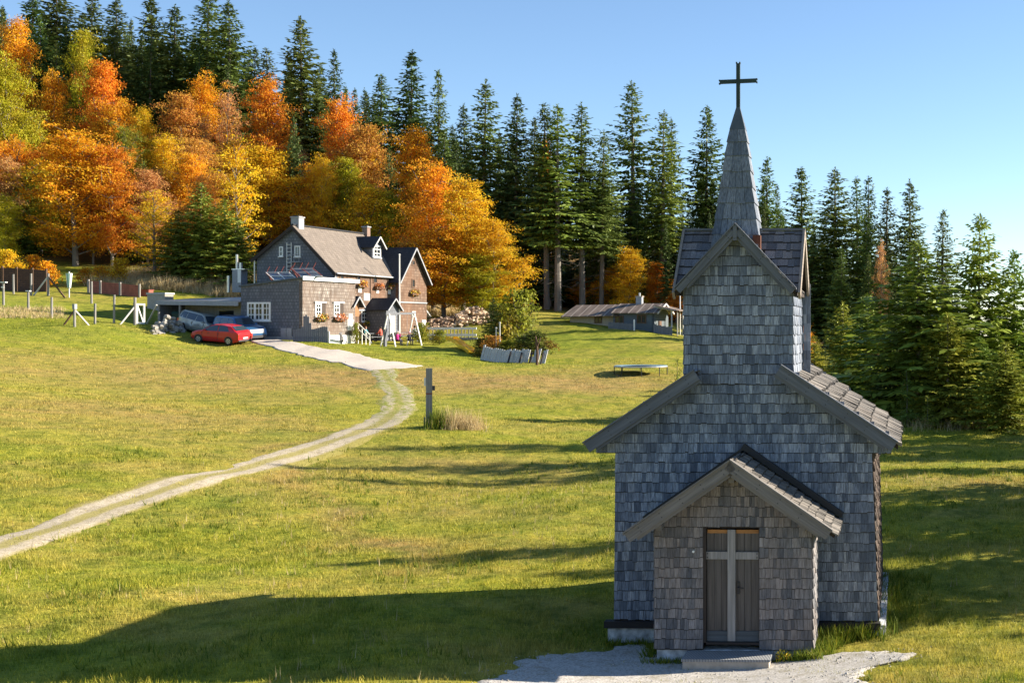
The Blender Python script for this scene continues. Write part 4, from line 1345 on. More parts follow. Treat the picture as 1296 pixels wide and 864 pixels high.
for i, (u0, u1, lb) in enumerate(((331, 377, 'left tilted solar panel with red iron frame on the lodge annex roof'), (372, 408, 'right tilted solar panel with red iron frame beside the white annex fascia'))):
    yb0 = -4.6
    xa, xb = LF.x(u0 + (16 if i == 0 else 8), yb0), LF.x(u1 + (0 if i == 0 else 0), yb0)
    zA = AZ0 + (AZ1 - AZ0) * ((xa + xb) / 2 - AX0) / (AX1 - AX0)
    p = thing('solar_panel', lb, 'solar panel', LF.w((xa + xb) / 2, yb0, zA), LA, 'solar panels on the annex roof')
    hw2 = (xb - xa) / 2
    tilt = [Vector((-hw2, 0, .1)), Vector((hw2, 0, .1)), Vector((hw2 - 1.9, 1.6, .78)), Vector((-hw2 - 1.9, 1.6, .78))]
    mb = MB(); roof_panel(mb, [tilt[3], tilt[2], tilt[1], tilt[0]], .07); mb.build('glass_panel', M['solar'], p)
    mb = MB()
    L2 = lambda a, b, f: a + (b - a) * f
    up = Vector((0, -.02, .05))
    for f in (0, .5, 1): mb.beam(L2(tilt[0], tilt[1], f) + up, L2(tilt[3], tilt[2], f) + up, .045, .05)
    for f in (0, .5, 1): mb.beam(L2(tilt[0], tilt[3], f) + up, L2(tilt[1], tilt[2], f) + up, .06, .05, M['white'])
    mb.build('panel_bars', M['red_metal'] if i else M['white'], p)
    mb = MB()
    for f in (0.02, .36, .64, .98):
        a = L2(tilt[3], tilt[2], f)
        mb.tube([a, a + Vector((.22, .12, .55))], .025, 6); mb.tube([a, Vector((a.x, a.y + .9, .0))], .035, 6)
    mb.beam(tilt[0], tilt[3] + Vector((0, 0, .02)), .08, .1)
    mb.build('frame', M['red_metal'], p)

# low wing with carport to the left
CY = -5.2
cxa, cxb = LF.x(199, CY - 1), AX0 - .02
cz = LF.z(382, cxa, CY - 1)
cpt = thing('carport', 'low grey carport with pale fascia and boarded back wall left of the lodge', 'carport', LF.w(cxa, CY, 0), LA)
Lc = cxb - cxa
mb = MB()
roof_panel(mb, [(-.1, 2.6, cz + .34), (Lc, 2.6, cz + .5), (Lc, -1.05, cz + .02), (-.1, -1.05, cz + .1)], .1, M['metal'])
carp_roof = mb.build('roof', M['flash'], cpt)
mb = MB(); mb.hexa([(-.12, -1.1, cz - .22), (Lc - .02, -1.1, cz - .34), (Lc - .02, -1.06, cz - .34), (-.12, -1.06, cz - .22), (-.12, -1.1, cz + .1), (Lc - .02, -1.1, cz + .03), (Lc - .02, -1.06, cz + .03), (-.12, -1.06, cz + .1)]); mb.build('fascia', M['grey_paint'], carp_roof)
mb = MB()
xs_ = np.arange(.15, Lc - .15, .19)
for a in xs_: mb.box(a + .006, a + .184, 1.9, 1.95, -2, cz + .2, M['pale_board'] if a < 5.5 else M['grey_board'])
mb.build('back_wall', M['pale_board'], cpt)
for xp in (.08, 1.95):
    mb = MB(); mb.box(xp - .07, xp + .07, -.95, -.81, -2, cz - .02); mb.build('post', M['post_wood'], cpt)
mb = MB()
for a in np.arange(-.85, 1.85, .2): mb.box(.1, .15, a + .006, a + .194, -2, cz + .02)
mb.build('side_wall', M['grey_board'], cpt)
mb = MB(); mb.box(3.3, 4.6, 1.86, 1.895, -.1 + .8, 2.5); mb.build('window', M['glass'], cpt)
mb = MB(); mb.box(4.65, 6.2, 1.84, 1.895, .0, 2.75); mb.build('door', M['pale_wood'], cpt)
mb = MB(); mb.box(6.35, 7.6, 1.85, 1.9, 2.0, 2.7); mb.build('window', M['orange_wood'], cpt)

lw_ = thing('rear_outbuilding', 'long low outbuilding with a dark sloping roof edge behind the carport', 'outbuilding', LF.w(cxa, 0, 0), LA)
mb = MB()
Lw = AX0 - cxa - .05
za_, zb_ = LF.z(379, cxa + 1, .5), LF.z(364.5, cxa + Lw, .5)
mb.prism([(.6, -2), (Lw, -2), (Lw, zb_), (.6, za_)], 'y', 1.6, 4.6, M['pale_board'])
mb.build('wall', M['pale_board'], lw_)
mb = MB()
roof_panel(mb, [(.3, 4.9, za_ + .1), (Lw, 4.9, zb_ + .1), (Lw, .6, zb_ - .05), (.3, .6, za_ - .05)], .16, M['flash'])
mb.build('roof', M['dark_roof'], lw_)
fx = LF.x(303.5, 1.4) - cxa
fzb = zb_ - .1
mb = MB()
mb.box(fx - .42, fx + .42, 1.0, 1.8, fzb - .2, fzb + 1.7)
mb.build('chimney', M['grey_render'], lw_)
mb = MB()
mb.box(fx + .1, fx + .41, .98, 1.2, fzb + .6, fzb + 1.68, M['white'])
mb.tube([(fx - .2, 1.3, fzb + 1.7), (fx - .2, 1.3, fzb + 3.0)], .1, 8); mb.tube([(fx + .1, 1.4, fzb + 1.7), (fx + .1, 1.4, fzb + 2.3)], .16, 8); mb.box(fx - .5, fx + .75, 1.0, 1.8, fzb + 1.71, fzb + 1.78)
mb.tube([(fx - 1.0, 1.3, fzb - .2), (fx - 1.0, 1.3, fzb + 1.2)], .13, 8)
mb.build('flue', M['steel'], lw_)

# flower boxes


M['petal_orange'] = plain('orange_blossom', (.60, .20, .02), .7, .4, 20)
M['petal_yellow'] = plain('yellow_blossom', (.62, .42, .03), .7, .3, 20)
M['petal_pink'] = plain('salmon_blossom', (.58, .22, .12), .7, .3, 20)


def leaf_cloud(mb, c, r, n, size, mats, q, flat=0.0):
    c = Vector(c)
    for _ in range(n):
        d = Vector((q.gauss(0, 1), q.gauss(0, 1), q.gauss(0, 1)))
        d = d.normalized() * (q.random() ** .4)
        p = c + Vector((d.x * r[0], d.y * r[1], d.z * r[2]))
        e1 = Vector((q.gauss(0, 1), q.gauss(0, 1), q.gauss(0, 1) * (1 - flat))).normalized()
        e2 = e1.orthogonal().normalized()
        e2 = Matrix.Rotation(q.uniform(0, 6.28), 3, e1) @ e2
        s_ = size * q.uniform(.6, 1.3)
        mb.poly([p - e1 * s_, p + e2 * s_ * .5, p + e1 * s_, p - e2 * s_ * .5], q.choice(mats))


FB_L = [('orange and yellow flower box under the left shuttered annex window', ('petal_orange', 'petal_yellow', 'weed')), ('salmon pink flower box under the right shuttered annex window', ('petal_orange', 'petal_pink', 'petal_pink')),
        ('green and yellow flower box at the first small upper window beside the lodge gable', ('petal_yellow', 'weed', 'petal_orange')), ('orange flower box at the second small upper window of the lodge', ('petal_orange', 'petal_orange', 'petal_yellow')),
        ('red-orange flower box at the third upper window, below the dormer', ('petal_orange', 'petal_orange', 'petal_pink')), ('half green, half orange flower box at the upper window next to the flagpole', ('weed', 'petal_orange')),
        ('orange and green flower box on the gabled wing of the lodge', ('petal_orange', 'weed', 'petal_yellow')), ('yellow flower box under the white ground floor window of the lodge', ('petal_yellow', 'petal_yellow', 'weed'))]
for (u, v, X1) in ((434, 357, 0), (456.5, 358.5, 0), (478, 361, 0), (495, 361.5, 0), (523, 369, WX), (464, 408, 0)):
    yy = LF.y(u, X1); fl_spots.append((X1, yy, LF.z(v, X1, yy), 1.25))
q = random.Random(9)
for (X1, yy, zz, wl), (lb, ms) in zip(fl_spots, FB_L):
    fb = thing('flower_box', lb, 'flower box', LF.w(X1 + .2, yy, zz - .2), LA, 'flower boxes on the lodge')
    mb = MB(); mb.box(-.13, .13, -wl / 2, wl / 2, -.12, .06); mb.build('trough', M['brown_wood'], fb)
    mb = MB(); leaf_cloud(mb, (.03, 0, .12), (.3, wl * .58, .36), 170, .085, [M[m] for m in ms], q); mb.build('flowers', M[ms[0]], fb)

# ---------------------------------------------------------------- hut on the meadow rim
HA = R(-8)
HO = Vector(((828 - U0) / F * 117, 117.0, -.75))
HF = Frame(HO, HA)
hut = thing('timber_hut', 'low grey-blue timber hut with a striped brown roof at the foot of the spruces', 'hut', HO, HA)
M['hut_wall'] = wood_mat('grey_blue_boards', (.115, .14, .16), 'x', .25)
M['cream_wall'] = plain('cream_render', (.42, .36, .27), .85, .12, 4)
t = NT('striped_sheet_roof')
sx_ = t.n('ShaderNodeSeparateXYZ'); t.l(t.obj(), sx_.inputs[0])
st = t.math('FRACT', t.math('MULTIPLY', sx_.outputs[0], 1.25))
n_ = t.noise(t.mapping(t.obj(), (1.5, .3, .3)), 1.2, 4)
c = t.ramp(n_, [(.3, (.10, .075, .06)), (.7, (.22, .17, .14))])
t.col(t.mix(t.ramp(st, [(.0, (1, 1, 1)), (.12, (1, 1, 1)), (.16, (0, 0, 0))]), c, (.36, .30, .25))); t.rough(.7)
M['hut_roof'] = t.mat
hx0, hxm = HF.x(719, 0), HF.x(776, 0)
hz = HF.z(394, -2, 0); hr = HF.z(384, -2, 2.2); hzl = HF.z(399, -8, .4)
mb = MB()
mb.prism([(hxm, -1), (0, -1), (0, hz), (hxm, hz)], 'y', 0, .2, M['hut_wall'])
mb.prism([(0, -1), (4.4, -1), (4.4, hz), (2.2, hr - .1), (0, hz)], 'x', -.2, -.002, M['hut_wall'])
mb.box(hxm, -.2, 4.2, 4.4, -1, hz, M['hut_wall'])
mb.box(hx0, hxm - .003, .5, .7, -1, hzl, M['cream_wall']); mb.box(hx0, hx0 + .2, .7, 4.4, -1, hzl, M['cream_wall'])
mb.build('wall', M['hut_wall'], hut)
mb = MB()
sh = (hr - hz) / 2.2
roof_panel(mb, [(hxm - .1, 2.2, hr), (.45, 2.2, hr), (.45, -.4, hr - sh * 2.6), (hxm - .1, -.4, hr - sh * 2.6)], .08, M['hut_roof'])
roof_panel(mb, [(hxm - .1, 2.2, hr - .003), (.45, 2.2, hr - .003), (.45, 4.8, hr - sh * 2.6), (hxm - .1, 4.8, hr - sh * 2.6)], .08, M['hut_roof'])
roof_panel(mb, [(hx0 - .3, 2.9, hr - .12), (hxm + .5, 2.9, hr - .06), (hxm + .5, -.35, hzl - .02), (hx0 - .6, -.35, hzl - .12)], .08, M['hut_roof'])
for s_ in (-1, 1): mb.beam((.47, 2.2, hr - .05), (.47, 2.2 + s_ * 2.6, hr - sh * 2.6 - .05), .05, .16, M['pale_board'])
hroof = mb.build('roof', M['hut_roof'], hut)
mb = MB(); xc = HF.x(809.5, 2.2); mb.box(xc - .28, xc + .28, 1.95, 2.45, hr - .4, hr + .62, M['grey_render']); mb.box(xc - .34, xc + .34, 1.9, 2.5, hr + .622, hr + .7, M['concrete']); mb.tube([(xc, 2.2, hr + .7), (xc, 2.2, hr + 1.0)], .09, 8, M['steel']); mb.build('chimney', M['grey_render'], hroof)
for (u0, u1, v0, v1, yp) in ((778.5, 789.5, 399.5, 409.5, 0), (806, 818, 398.3, 409, 0), (752.5, 762, 401, 409, .5)):
    a0, a1 = HF.x(u0, yp), HF.x(u1, yp)
    window(hut, '-y', yp, a0, a1, HF.z(v1, a0, yp), HF.z(v0, a0, yp), cols=1, rows=1, mull=2, fr=.09, frame_mat=M['brown_wood'], sill=False)
mb = MB()
for yy in (.4, 2.2, 4.0): mb.box(1.5, 1.6, yy - .05, yy + .05, -1.3, hz + .1)
mb.beam((-.1, .1, hz + .45), (1.9, .1, hz + .05), .06, .1); mb.beam((-.1, 4.2, hz + .45), (1.9, 4.2, hz + .05), .06, .1)
mb.box(.0 + .01, .06, 1.2, 2.1, -.6, 1.4, M['brown_wood'])
roof_panel(mb, [(.1, -.1, hz + .55), (.1, 4.5, hz + .55), (1.9, 4.5, hz + .1), (1.9, -.1, hz + .1)], .06, M['hut_roof'])
mb.build('veranda', M['pale_board'], hut)


def pale_fence(name, label, fr, xa, xb, y, h, mat, sp=.16, wq=.12, tiltmat=None):
    p0 = fr.place(xa, y)
    o = thing(name, label, 'fence', p0, fr.a)
    n = int((xb - xa) / sp)
    mb = MB()
    for k in range(n):
        x = k * sp; z = fr.place(xa + x, y).z - p0.z
        mb.box(x, x + wq, -.015, .012, z - .15, z + h * (1 + .05 * math.sin(k * 2.1)))
    mb.build('pale', mat, o)
    mb = MB()
    for f in (.3, .8):
        for k in range(0, n - 1, 3):
            z0 = fr.place(xa + k * sp, y).z - p0.z; z1 = fr.place(xa + min(k + 3, n) * sp, y).z - p0.z
            mb.beam((k * sp, .04, z0 + h * f), (min(k + 3, n) * sp, .04, z1 + h * f), .04, .08)
    mb.build('rail', mat, o)
    return o


pale_fence('picket_fence', 'low grey picket fence in front of the hut wall, ending in a white post', HF, HF.x(770, -1.2), HF.x(802, -1.2), -1.2, .6, M['grey_board'], .13, .1)
pale_fence('picket_fence', 'grey board fence closing the right end veranda of the hut', HF, HF.x(827, -.4), HF.x(851, -.4), -.4, .75, M['grey_board'], .15, .14)
p = HF.place(HF.x(802.7, -1.25), -1.25)
wp = thing('white_post', 'white fence post standing in front of the hut between its windows', 'post', p)
mb = MB(); mb.box(-.06, .06, -.06, .06, -.2, .95); mb.hexa([(-.07, -.07, .95), (.07, -.07, .95), (.07, .07, .95), (-.07, .07, .95), (-.02, -.02, 1.03), (.02, -.02, 1.03), (.02, .02, 1.03), (-.02, .02, 1.03)]); mb.build('shaft', M['white'], wp)
# ---------------------------------------------------------------- cars


def car(name, label, loc, rz, paintm, L, Wd, Hh, prof, belt, wheels, glass_side, rear_glass, front_glass, tilt=(0, 0), grille=False):
    """car heading +x; prof: (x, z) roofline from tail to nose, belt: (x, z) waist line"""
    t_ = thing(name, label, 'car', loc, rz, None)
    t_.rotation_euler = (tilt[0], tilt[1], rz)
    hw = Wd / 2
    zi = lambda P_, x: float(np.interp(x, [p[0] for p in P_], [p[1] for p in P_]))
    xs = sorted(set([round(x, 3) for x in np.linspace(-L / 2, L / 2, 25)] + [p[0] for p in prof]))
    mb = MB(); rows = []

    def width(x):
        e = abs(x) / (L / 2)
        return hw * (1 - .13 * max(0, (e - .72) / .28) ** 2)

    def side(x, z):
        """half width at height z"""
        w_ = width(x); zb = zi(belt, x)
        if z <= zb: return w_ * (1 - .05 * abs(z - .55) / .5)
        return w_ * .965 - (z - zb) * .36
    for x in xs:
        zr = zi(prof, x); zb = min(zi(belt, x), zr - .01)
        e = abs(x) / (L / 2)
        s0 = .2 + .14 * max(0, (e - .8) / .2)
        zs = [s0, s0 + .12, .55 if zb > .6 else s0 + .2, zb, zb + (zr - zb) * .55, zr - .035 if zr - zb > .1 else zr - .006, zr]
        half = []
        for i, z in enumerate(zs):
            w_ = side(x, z)
            if i == 0: w_ *= .93
            if i == 6: w_ *= .62 if zr - zb > .1 else .8
            if i == 5 and zr - zb > .1: w_ *= .95
            half.append((w_, z))
        rows.append([(x, w_, z) for w_, z in half] + [(x, -w_, z) for w_, z in reversed(half)])
    n = len(rows[0])
    for r_ in rows: mb.v += r_
    for i in range(len(rows) - 1):
        for k in range(n):
            k2 = (k + 1) % n
            mb.f.append((i * n + k, i * n + k2, (i + 1) * n + k2, (i + 1) * n + k)); mb.m.append(None)
    mb.f.append(tuple(range(n))); mb.m.append(None); mb.f.append(tuple((len(rows) - 1) * n + k for k in reversed(range(n)))); mb.m.append(None)
    body = mb.build('body', paintm, t_, smooth=False)
    md = body.modifiers.new('soft', 'BEVEL'); md.width = .03; md.segments = 2; md.limit_method = 'ANGLE'; md.angle_limit = R(35)
    # glass
    for s_ in (1, -1):
        for g in glass_side:
            mb = MB()
            pts = [(x, s_ * (side(x, z) + .012), z) for x, z in g]
            mb.poly(pts if s_ > 0 else pts[::-1])
            q_ = [(x, s_ * (side(x, z) - .015), z) for x, z in g]
            nq = len(g)
            b = len(mb.v); mb.v += q_
            for k in range(nq): mb.f.append((k, (k + 1) % nq, b + (k + 1) % nq, b + k)); mb.m.append(None)
            mb.build('side_window', M['car_glass'], t_)
    for nm, (xa, xb) in (('rear_window', rear_glass), ('windscreen', front_glass)):
        mb = MB()
        A = []
        for x in np.linspace(xa, xb, 4):
            zr = zi(prof, x); zb = zi(belt, x)
            w_ = side(x, zr) * .86
            A.append([(x, -w_, zr), (x, w_, zr)])
        dxn, dzn = -(zi(prof, xb) - zi(prof, xa)), (xb - xa)
        k_ = .016 / math.hypot(dxn, dzn)
        if dzn < 0: k_ = -k_
        for i in range(3):
            P4 = [A[i][0], A[i][1], A[i + 1][1], A[i + 1][0]]
            mb.poly([(p[0] + dxn * k_, p[1], p[2] + dzn * k_) for p in P4])
        mb.build(nm, M['car_glass'], t_)
    # wheels
    rw = wheels[2]
    for x in wheels[:2]:
        for s_ in (1, -1):
            wh = MB()
            yo = s_ * (hw - .09)
            for (y0, y1, rr, m) in ((yo - .1, yo + .1, rw, None),):
                wh.tube([(x, y0, rw), (x, y0 + .03, rw), (x, y1 - .03, rw), (x, y1, rw)], [rr * .93, rr, rr, rr * .93], 20)
            tyre = wh.build('wheel', M['tyre'], t_)
            rm = MB()
            rm.tube([(x, yo + s_ * .098, rw), (x, yo + s_ * .115, rw)], rw * .62, 16)
            rim = rm.build('rim', M['rim'], tyre)
            sp_ = MB()
            for k in range(5):
                a = k * 2 * math.pi / 5 + .3
                sp_.box(-.03, .03, -.004, .004, rw * .18, rw * .5)
                for i in range(len(sp_.v) - 8, len(sp_.v)):
                    vx, vy, vz = sp_.v[i]
                    sp_.v[i] = (x + vx * math.cos(a) - vz * math.sin(a), yo + s_ * .118 + vy, rw + vx * math.sin(a) + vz * math.cos(a))
            sp_.build('spoke_gap', M['black_metal'], rim)
            ar = MB()
            arc = [(x + (rw + .05) * math.cos(a), rw + (rw + .05) * math.sin(a)) for a in np.linspace(-.15, math.pi + .15, 12)]
            yq = s_ * (hw + .004)
            for k in range(11):
                (xa, za), (xb, zb) = arc[k], arc[k + 1]
                f_ = rw / (rw + .05) * .9
                ar.poly([(xa, yq, za), (xb, yq, zb), (x + (xb - x) * f_, yq, rw + (zb - rw) * f_), (x + (xa - x) * f_, yq, rw + (za - rw) * f_)])
            ar.build('wheel_arch', M['bumper'], t_)
    for s_ in (1, -1):
        xf, xr = L / 2 - .16, -L / 2 + .05
        mb = MB(); mb.blob((xf - .06, s_ * hw * .66, zi(belt, xf) - .12), (.16, .21, .10), n=10, rings=6); mb.build('headlamp', M['lamp_glass'], t_, smooth=True)
        mb = MB(); mb.box(xr - .075, xr + .16, s_ * hw * .80 - .1, s_ * hw * .80 + .095, zi(belt, xr) - .28, zi(belt, xr) + .02); mb.build('tail_lamp', M['tail_glass'], t_)
        mb = MB(); mb.blob((front_glass[0] * .55 + front_glass[1] * .45, s_ * (hw + .06), zi(belt, front_glass[0]) + .08), (.09, .1, .07), n=8, rings=5); mb.build('mirror', paintm, t_, smooth=True)
        mb = MB()
        for xg in (-.36, .98): mb.box(xg - .008, xg + .008, s_ * (hw - .03), s_ * (hw + .003), .36, zi(belt, xg) - .03)
        mb.box(-.36, .98, s_ * (hw - .03), s_ * (hw + .003), .33, .345); mb.build('door_gap', M['bumper'], t_)
        mb = MB(); mb.box(.35, .50, s_ * (hw - .004), s_ * (hw + .012), .78, .81); mb.box(-.45, -.32, s_ * (hw - .004), s_ * (hw + .012), .78, .81); mb.build('door_handle', M['bumper'], t_)
    mb = MB(); mb.box(-L / 2 - .03, -L / 2 + .12, -hw * .82, hw * .82, .32, .44); mb.build('bumper', M['bumper'], t_)
    mb = MB(); mb.box(L / 2 - .1, L / 2 + .035, -hw * .8, hw * .8, .26, .46); mb.build('bumper', M['bumper'], t_)
    mb = MB(); mb.box(-L / 2 - .045, -L / 2 - .031, -.26, .26, .5, .61); mb.build('plate', M['plate'], t_)
    if grille:
        mb = MB(); mb.box(L / 2 - .08, L / 2 + .02, -hw * .62, hw * .62, .62, .92); mb.build('grille', M['lamp_glass'], t_)
    return t_


def ground_tilt(p, rz, L=2.6, Wd=1.5):
    c_, s_ = math.cos(rz), math.sin(rz)
    f = float(zg(p.x + c_ * L / 2, p.y + s_ * L / 2)); b = float(zg(p.x - c_ * L / 2, p.y - s_ * L / 2))
    l = float(zg(p.x - s_ * Wd / 2, p.y + c_ * Wd / 2)); r_ = float(zg(p.x + s_ * Wd / 2, p.y - c_ * Wd / 2))
    z = (f + b + l + r_) / 4
    return Vector((p.x, p.y, z)), (math.atan2(l - r_, Wd), -math.atan2(f - b, L))


HATCH = dict(prof=[(-2.02, .75), (-1.99, .98), (-1.80, 1.08), (-1.32, 1.42), (-.6, 1.49), (.15, 1.46), (.45, 1.36), (1.05, 1.0), (1.7, .88), (1.95, .74), (2.02, .55)],
             belt=[(-2.02, .74), (-1.9, .95), (-1.2, .98), (.9, .93), (1.05, .92), (1.9, .72), (2.02, .54)])
p, tl = ground_tilt(hit(280, 434.5), R(172))
car('parked_car', 'bright red hatchback parked on the grass edge nearest the meadow', p, R(169), M['red_car'], 4.04, 1.72, 1.49, wheels=(-1.26, 1.28, .31), tilt=tl,
    glass_side=[[(-1.28, 1.02), (-.38, 1.0), (-.38, 1.40), (-.75, 1.42), (-1.05, 1.36)], [(-.30, 1.0), (.92, .97), (.42, 1.30), (-.02, 1.40), (-.30, 1.41)]], rear_glass=(-1.78, -1.36), front_glass=(.48, 1.02), **HATCH)
VANP = dict(prof=[(-2.2, .8), (-2.17, 1.1), (-2.08, 1.55), (-1.8, 1.66), (.2, 1.66), (.6, 1.56), (1.25, 1.06), (1.85, .92), (2.12, .75), (2.2, .55)],
            belt=[(-2.2, .78), (-2.1, 1.0), (1.1, 1.0), (1.3, .98), (2.05, .76), (2.2, .54)])
q0 = LF.place(LF.x(257, -6.2), -6.2)
q0, tl = ground_tilt(q0, R(-20))
car('parked_car', 'pale silver-green estate car parked under the carport behind the red car', q0, R(-26), M['beige_car'], 4.4, 1.76, 1.66, wheels=(-1.36, 1.42, .32), tilt=tl,
    glass_side=[[(-1.95, 1.08), (-1.2, 1.06), (-1.2, 1.52), (-1.75, 1.54)], [(-1.12, 1.06), (-.1, 1.05), (-.1, 1.54), (-1.12, 1.53)], [(-.02, 1.05), (1.05, 1.06), (.62, 1.42), (.3, 1.54), (-.02, 1.54)]], rear_glass=(-2.14, -2.0), front_glass=(.64, 1.22), **VANP)
PICK = dict(prof=[(-2.35, .9), (-2.3, 1.25), (-2.15, 1.72), (-1.8, 1.84), (.1, 1.84), (.45, 1.72), (1.0, 1.18), (1.9, 1.08), (2.25, .92), (2.35, .6)],
            belt=[(-2.35, .88), (-2.2, 1.15), (.9, 1.14), (1.1, 1.12), (2.2, .94), (2.35, .58)])
q1 = LF.place(LF.x(303, -7.0), -7.0)
q1, tl = ground_tilt(q1, R(-28))
car('parked_car', 'blue high-roofed off-road car with a white grille parked in front of the annex window', q1, R(-32), M['blue_car'], 4.7, 1.86, 1.84, wheels=(-1.42, 1.5, .38), tilt=tl, grille=True,
    glass_side=[[(-2.0, 1.22), (-1.15, 1.2), (-1.15, 1.68), (-1.85, 1.7)], [(-1.05, 1.2), (-.1, 1.2), (-.1, 1.7), (-1.05, 1.7)], [(0, 1.2), (.85, 1.2), (.45, 1.58), (.15, 1.7), (0, 1.7)]], rear_glass=(-2.28, -2.17), front_glass=(.48, .97), **PICK)

# ---------------------------------------------------------------- people


def person(label, loc, rz, pose, shirt, trousers, hair, hat=None, scale=1.0):
    """one skinned body; pose 'seat' (on a bench) or 'swing'"""
    bm = bmesh.new()
    sk = bm.verts.layers.skin.verify()
    V = {}
    def v(n, co, r, root=False):
        x = bm.verts.new(Vector(co) * scale); x[sk].radius = (r * scale, r * scale); x[sk].use_root = root; V[n] = x
    def e(a, b): bm.edges.new((V[a], V[b]))
    v('pel', (0, 0, .52), .125, True); v('bel', (.01, 0, .70), .125); v('che', (.03, 0, .92), .14); v('nek', (.03, 0, 1.08), .06); v('hea', (.05, 0, 1.2), .095); v('top', (.04, 0, 1.30), .08)
    for a, b in (('pel', 'bel'), ('bel', 'che'), ('che', 'nek'), ('nek', 'hea'), ('hea', 'top')): e(a, b)
    for s_, k in ((1, 'l'), (-1, 'r')):
        v('hip' + k, (.02, .1 * s_, .50), .095); v('kne' + k, (.44, .11 * s_, .50), .068)
        if pose == 'swing': v('ank' + k, (.40, .1 * s_, .10), .045); v('toe' + k, (.56, .1 * s_, .07), .035)
        else: v('ank' + k, (.42, .11 * s_, .09), .045); v('toe' + k, (.58, .12 * s_, .05), .035)
        for a, b in (('pel', 'hip' + k), ('hip' + k, 'kne' + k), ('kne' + k, 'ank' + k), ('ank' + k, 'toe' + k)): e(a, b)
        if pose == 'swing': pts = ((.04, .19, 1.0, .058), (.14, .27, .82, .045), (.16, .24, 1.05, .036), (.16, .235, 1.12, .04))
        else: pts = ((.04, .19, .98, .058), (.12, .25, .74, .045), (.34, .17, .72, .036), (.41, .15, .73, .04))
        for i, (x_, y_, z_, r_) in enumerate(pts): v('arm%d%s' % (i, k), (x_, y_ * s_, z_), r_)
        e('che', 'arm0' + k)
        for i in range(3): e('arm%d%s' % (i, k), 'arm%d%s' % (i + 1, k))
    me = bpy.data.meshes.new('person'); bm.to_mesh(me); bm.free()
    # clothing by height along the body (cloth, skin)
    t = NT('person_clothes')
    o = bpy.data.objects.new('person', me); COL.objects.link(o)
    sxyz = t.n('ShaderNodeSeparateXYZ'); t.l(t.obj(), sxyz.inputs[0])
    zz = t.math('DIVIDE', sxyz.outputs[2], scale * 1.4)
    t.col(t.ramp(zz, [(0, (.03, .025, .02)), (.075, trousers), (.40, shirt), (.775, (.45, .26, .18))], 'CONSTANT')); t.rough(.8)
    me.materials.append(t.mat)
    m1 = o.modifiers.new('skin', 'SKIN'); m1.use_smooth_shade = True
    m2 = o.modifiers.new('sub', 'SUBSURF'); m2.levels = 1; m2.render_levels = 1
    o.location = loc; o.rotation_euler = (0, 0, rz)
    tag(o, label, 'person')
    mb = MB(); mb.blob((.035 * scale, 0, 1.245 * scale), (.112 * scale, .108 * scale, .105 * scale), n=12, rings=8)
    if hat: mb.lathe([(.15 * scale, 0), (.14 * scale, .02)], 12, (.04 * scale, 0, 1.24 * scale))
    for i, vv in enumerate(mb.v):
        if not hat and vv[0] > .08 * scale and vv[2] < 1.25 * scale: mb.v[i] = (.07 * scale, vv[1] * .8, vv[2] + .02)
    mb.build('hat' if hat else 'hair', hat or hair, o, smooth=True)
    mb = MB()
    for s_ in (-1, 1): mb.blob((.142 * scale, .035 * s_ * scale, 1.205 * scale), .012 * scale, M['core'], n=6, rings=4)
    mb.blob((.152 * scale, 0, 1.18 * scale), (.016 * scale, .014 * scale, .02 * scale), n=6, rings=4)
    mb.build('face', plain('skin', (.45, .26, .18), .6), o)
    return o


hair_d = plain('dark_hair', (.03, .02, .012), .6); hair_w = plain('white_hair', (.62, .60, .57), .7); hair_b = plain('brown_hair', (.12, .06, .03), .6)
# swing
sw0, sw1 = at(491, 102.2), at(524.5, 104.8)
swc = (sw0 + sw1) / 2; swa = math.atan2(sw1.y - sw0.y, sw1.x - sw0.x); swl = (sw1 - sw0).length
swing = thing('swing_set', 'wooden swing frame with white A-shaped legs and dark top beam before the lodge', 'swing', swc, swa)
hS = 2.62
for s_ in (-1, 1):
    for k in (-1, 1):
        mb = MB(); mb.beam((s_ * swl / 2, k * .85, -.2), (s_ * (swl / 2 - .05), k * .06, hS), .08, .08); mb.build('leg', M['white'], swing)
mb = MB(); mb.beam((-swl / 2 - .25, 0, hS - .02), (swl / 2 + .1, 0, hS + .06), .14, .16); mb.build('beam', M['grey_board'], swing)
mb = MB(); mb.box(-swl / 2 - .4, -swl / 2 - .2, -.1, .1, -.2, hS * .52); mb.build('post', M['grey_board'], swing)
seats = (-.9 + .45, .85)
for xs_s in seats:
    mb = MB()
    for k in (-.22, .22): mb.tube([(xs_s + k, 0, hS), (xs_s + k, 0, .48)], .012, 5)
    mb.build('rope', M['grey_paint'], swing)
    mb = MB(); mb.box(xs_s - .24, xs_s + .24, -.1, .1, .44, .48); mb.build('seat', M['core'], swing)


def on_swing(xq): return swc + Vector((math.cos(swa) * xq, math.sin(swa) * xq, 0))


magenta, dark, teal = (.42, .02, .17), (.03, .03, .045), (.05, .28, .32)
person('person in a magenta jacket and dark trousers sitting on the left swing', on_swing(seats[0]) + Vector((0, 0, -.0)), swa - R(80), 'swing', magenta, dark, hair_w, None, .9)
person('child in dark clothes with a pink sun hat on the right swing', on_swing(seats[1]) + Vector((0, 0, .06)), swa - R(100), 'swing', dark, dark, hair_d, plain('pink_hat', (.75, .32, .40), .7), .82)
# tables and benches on the terrace


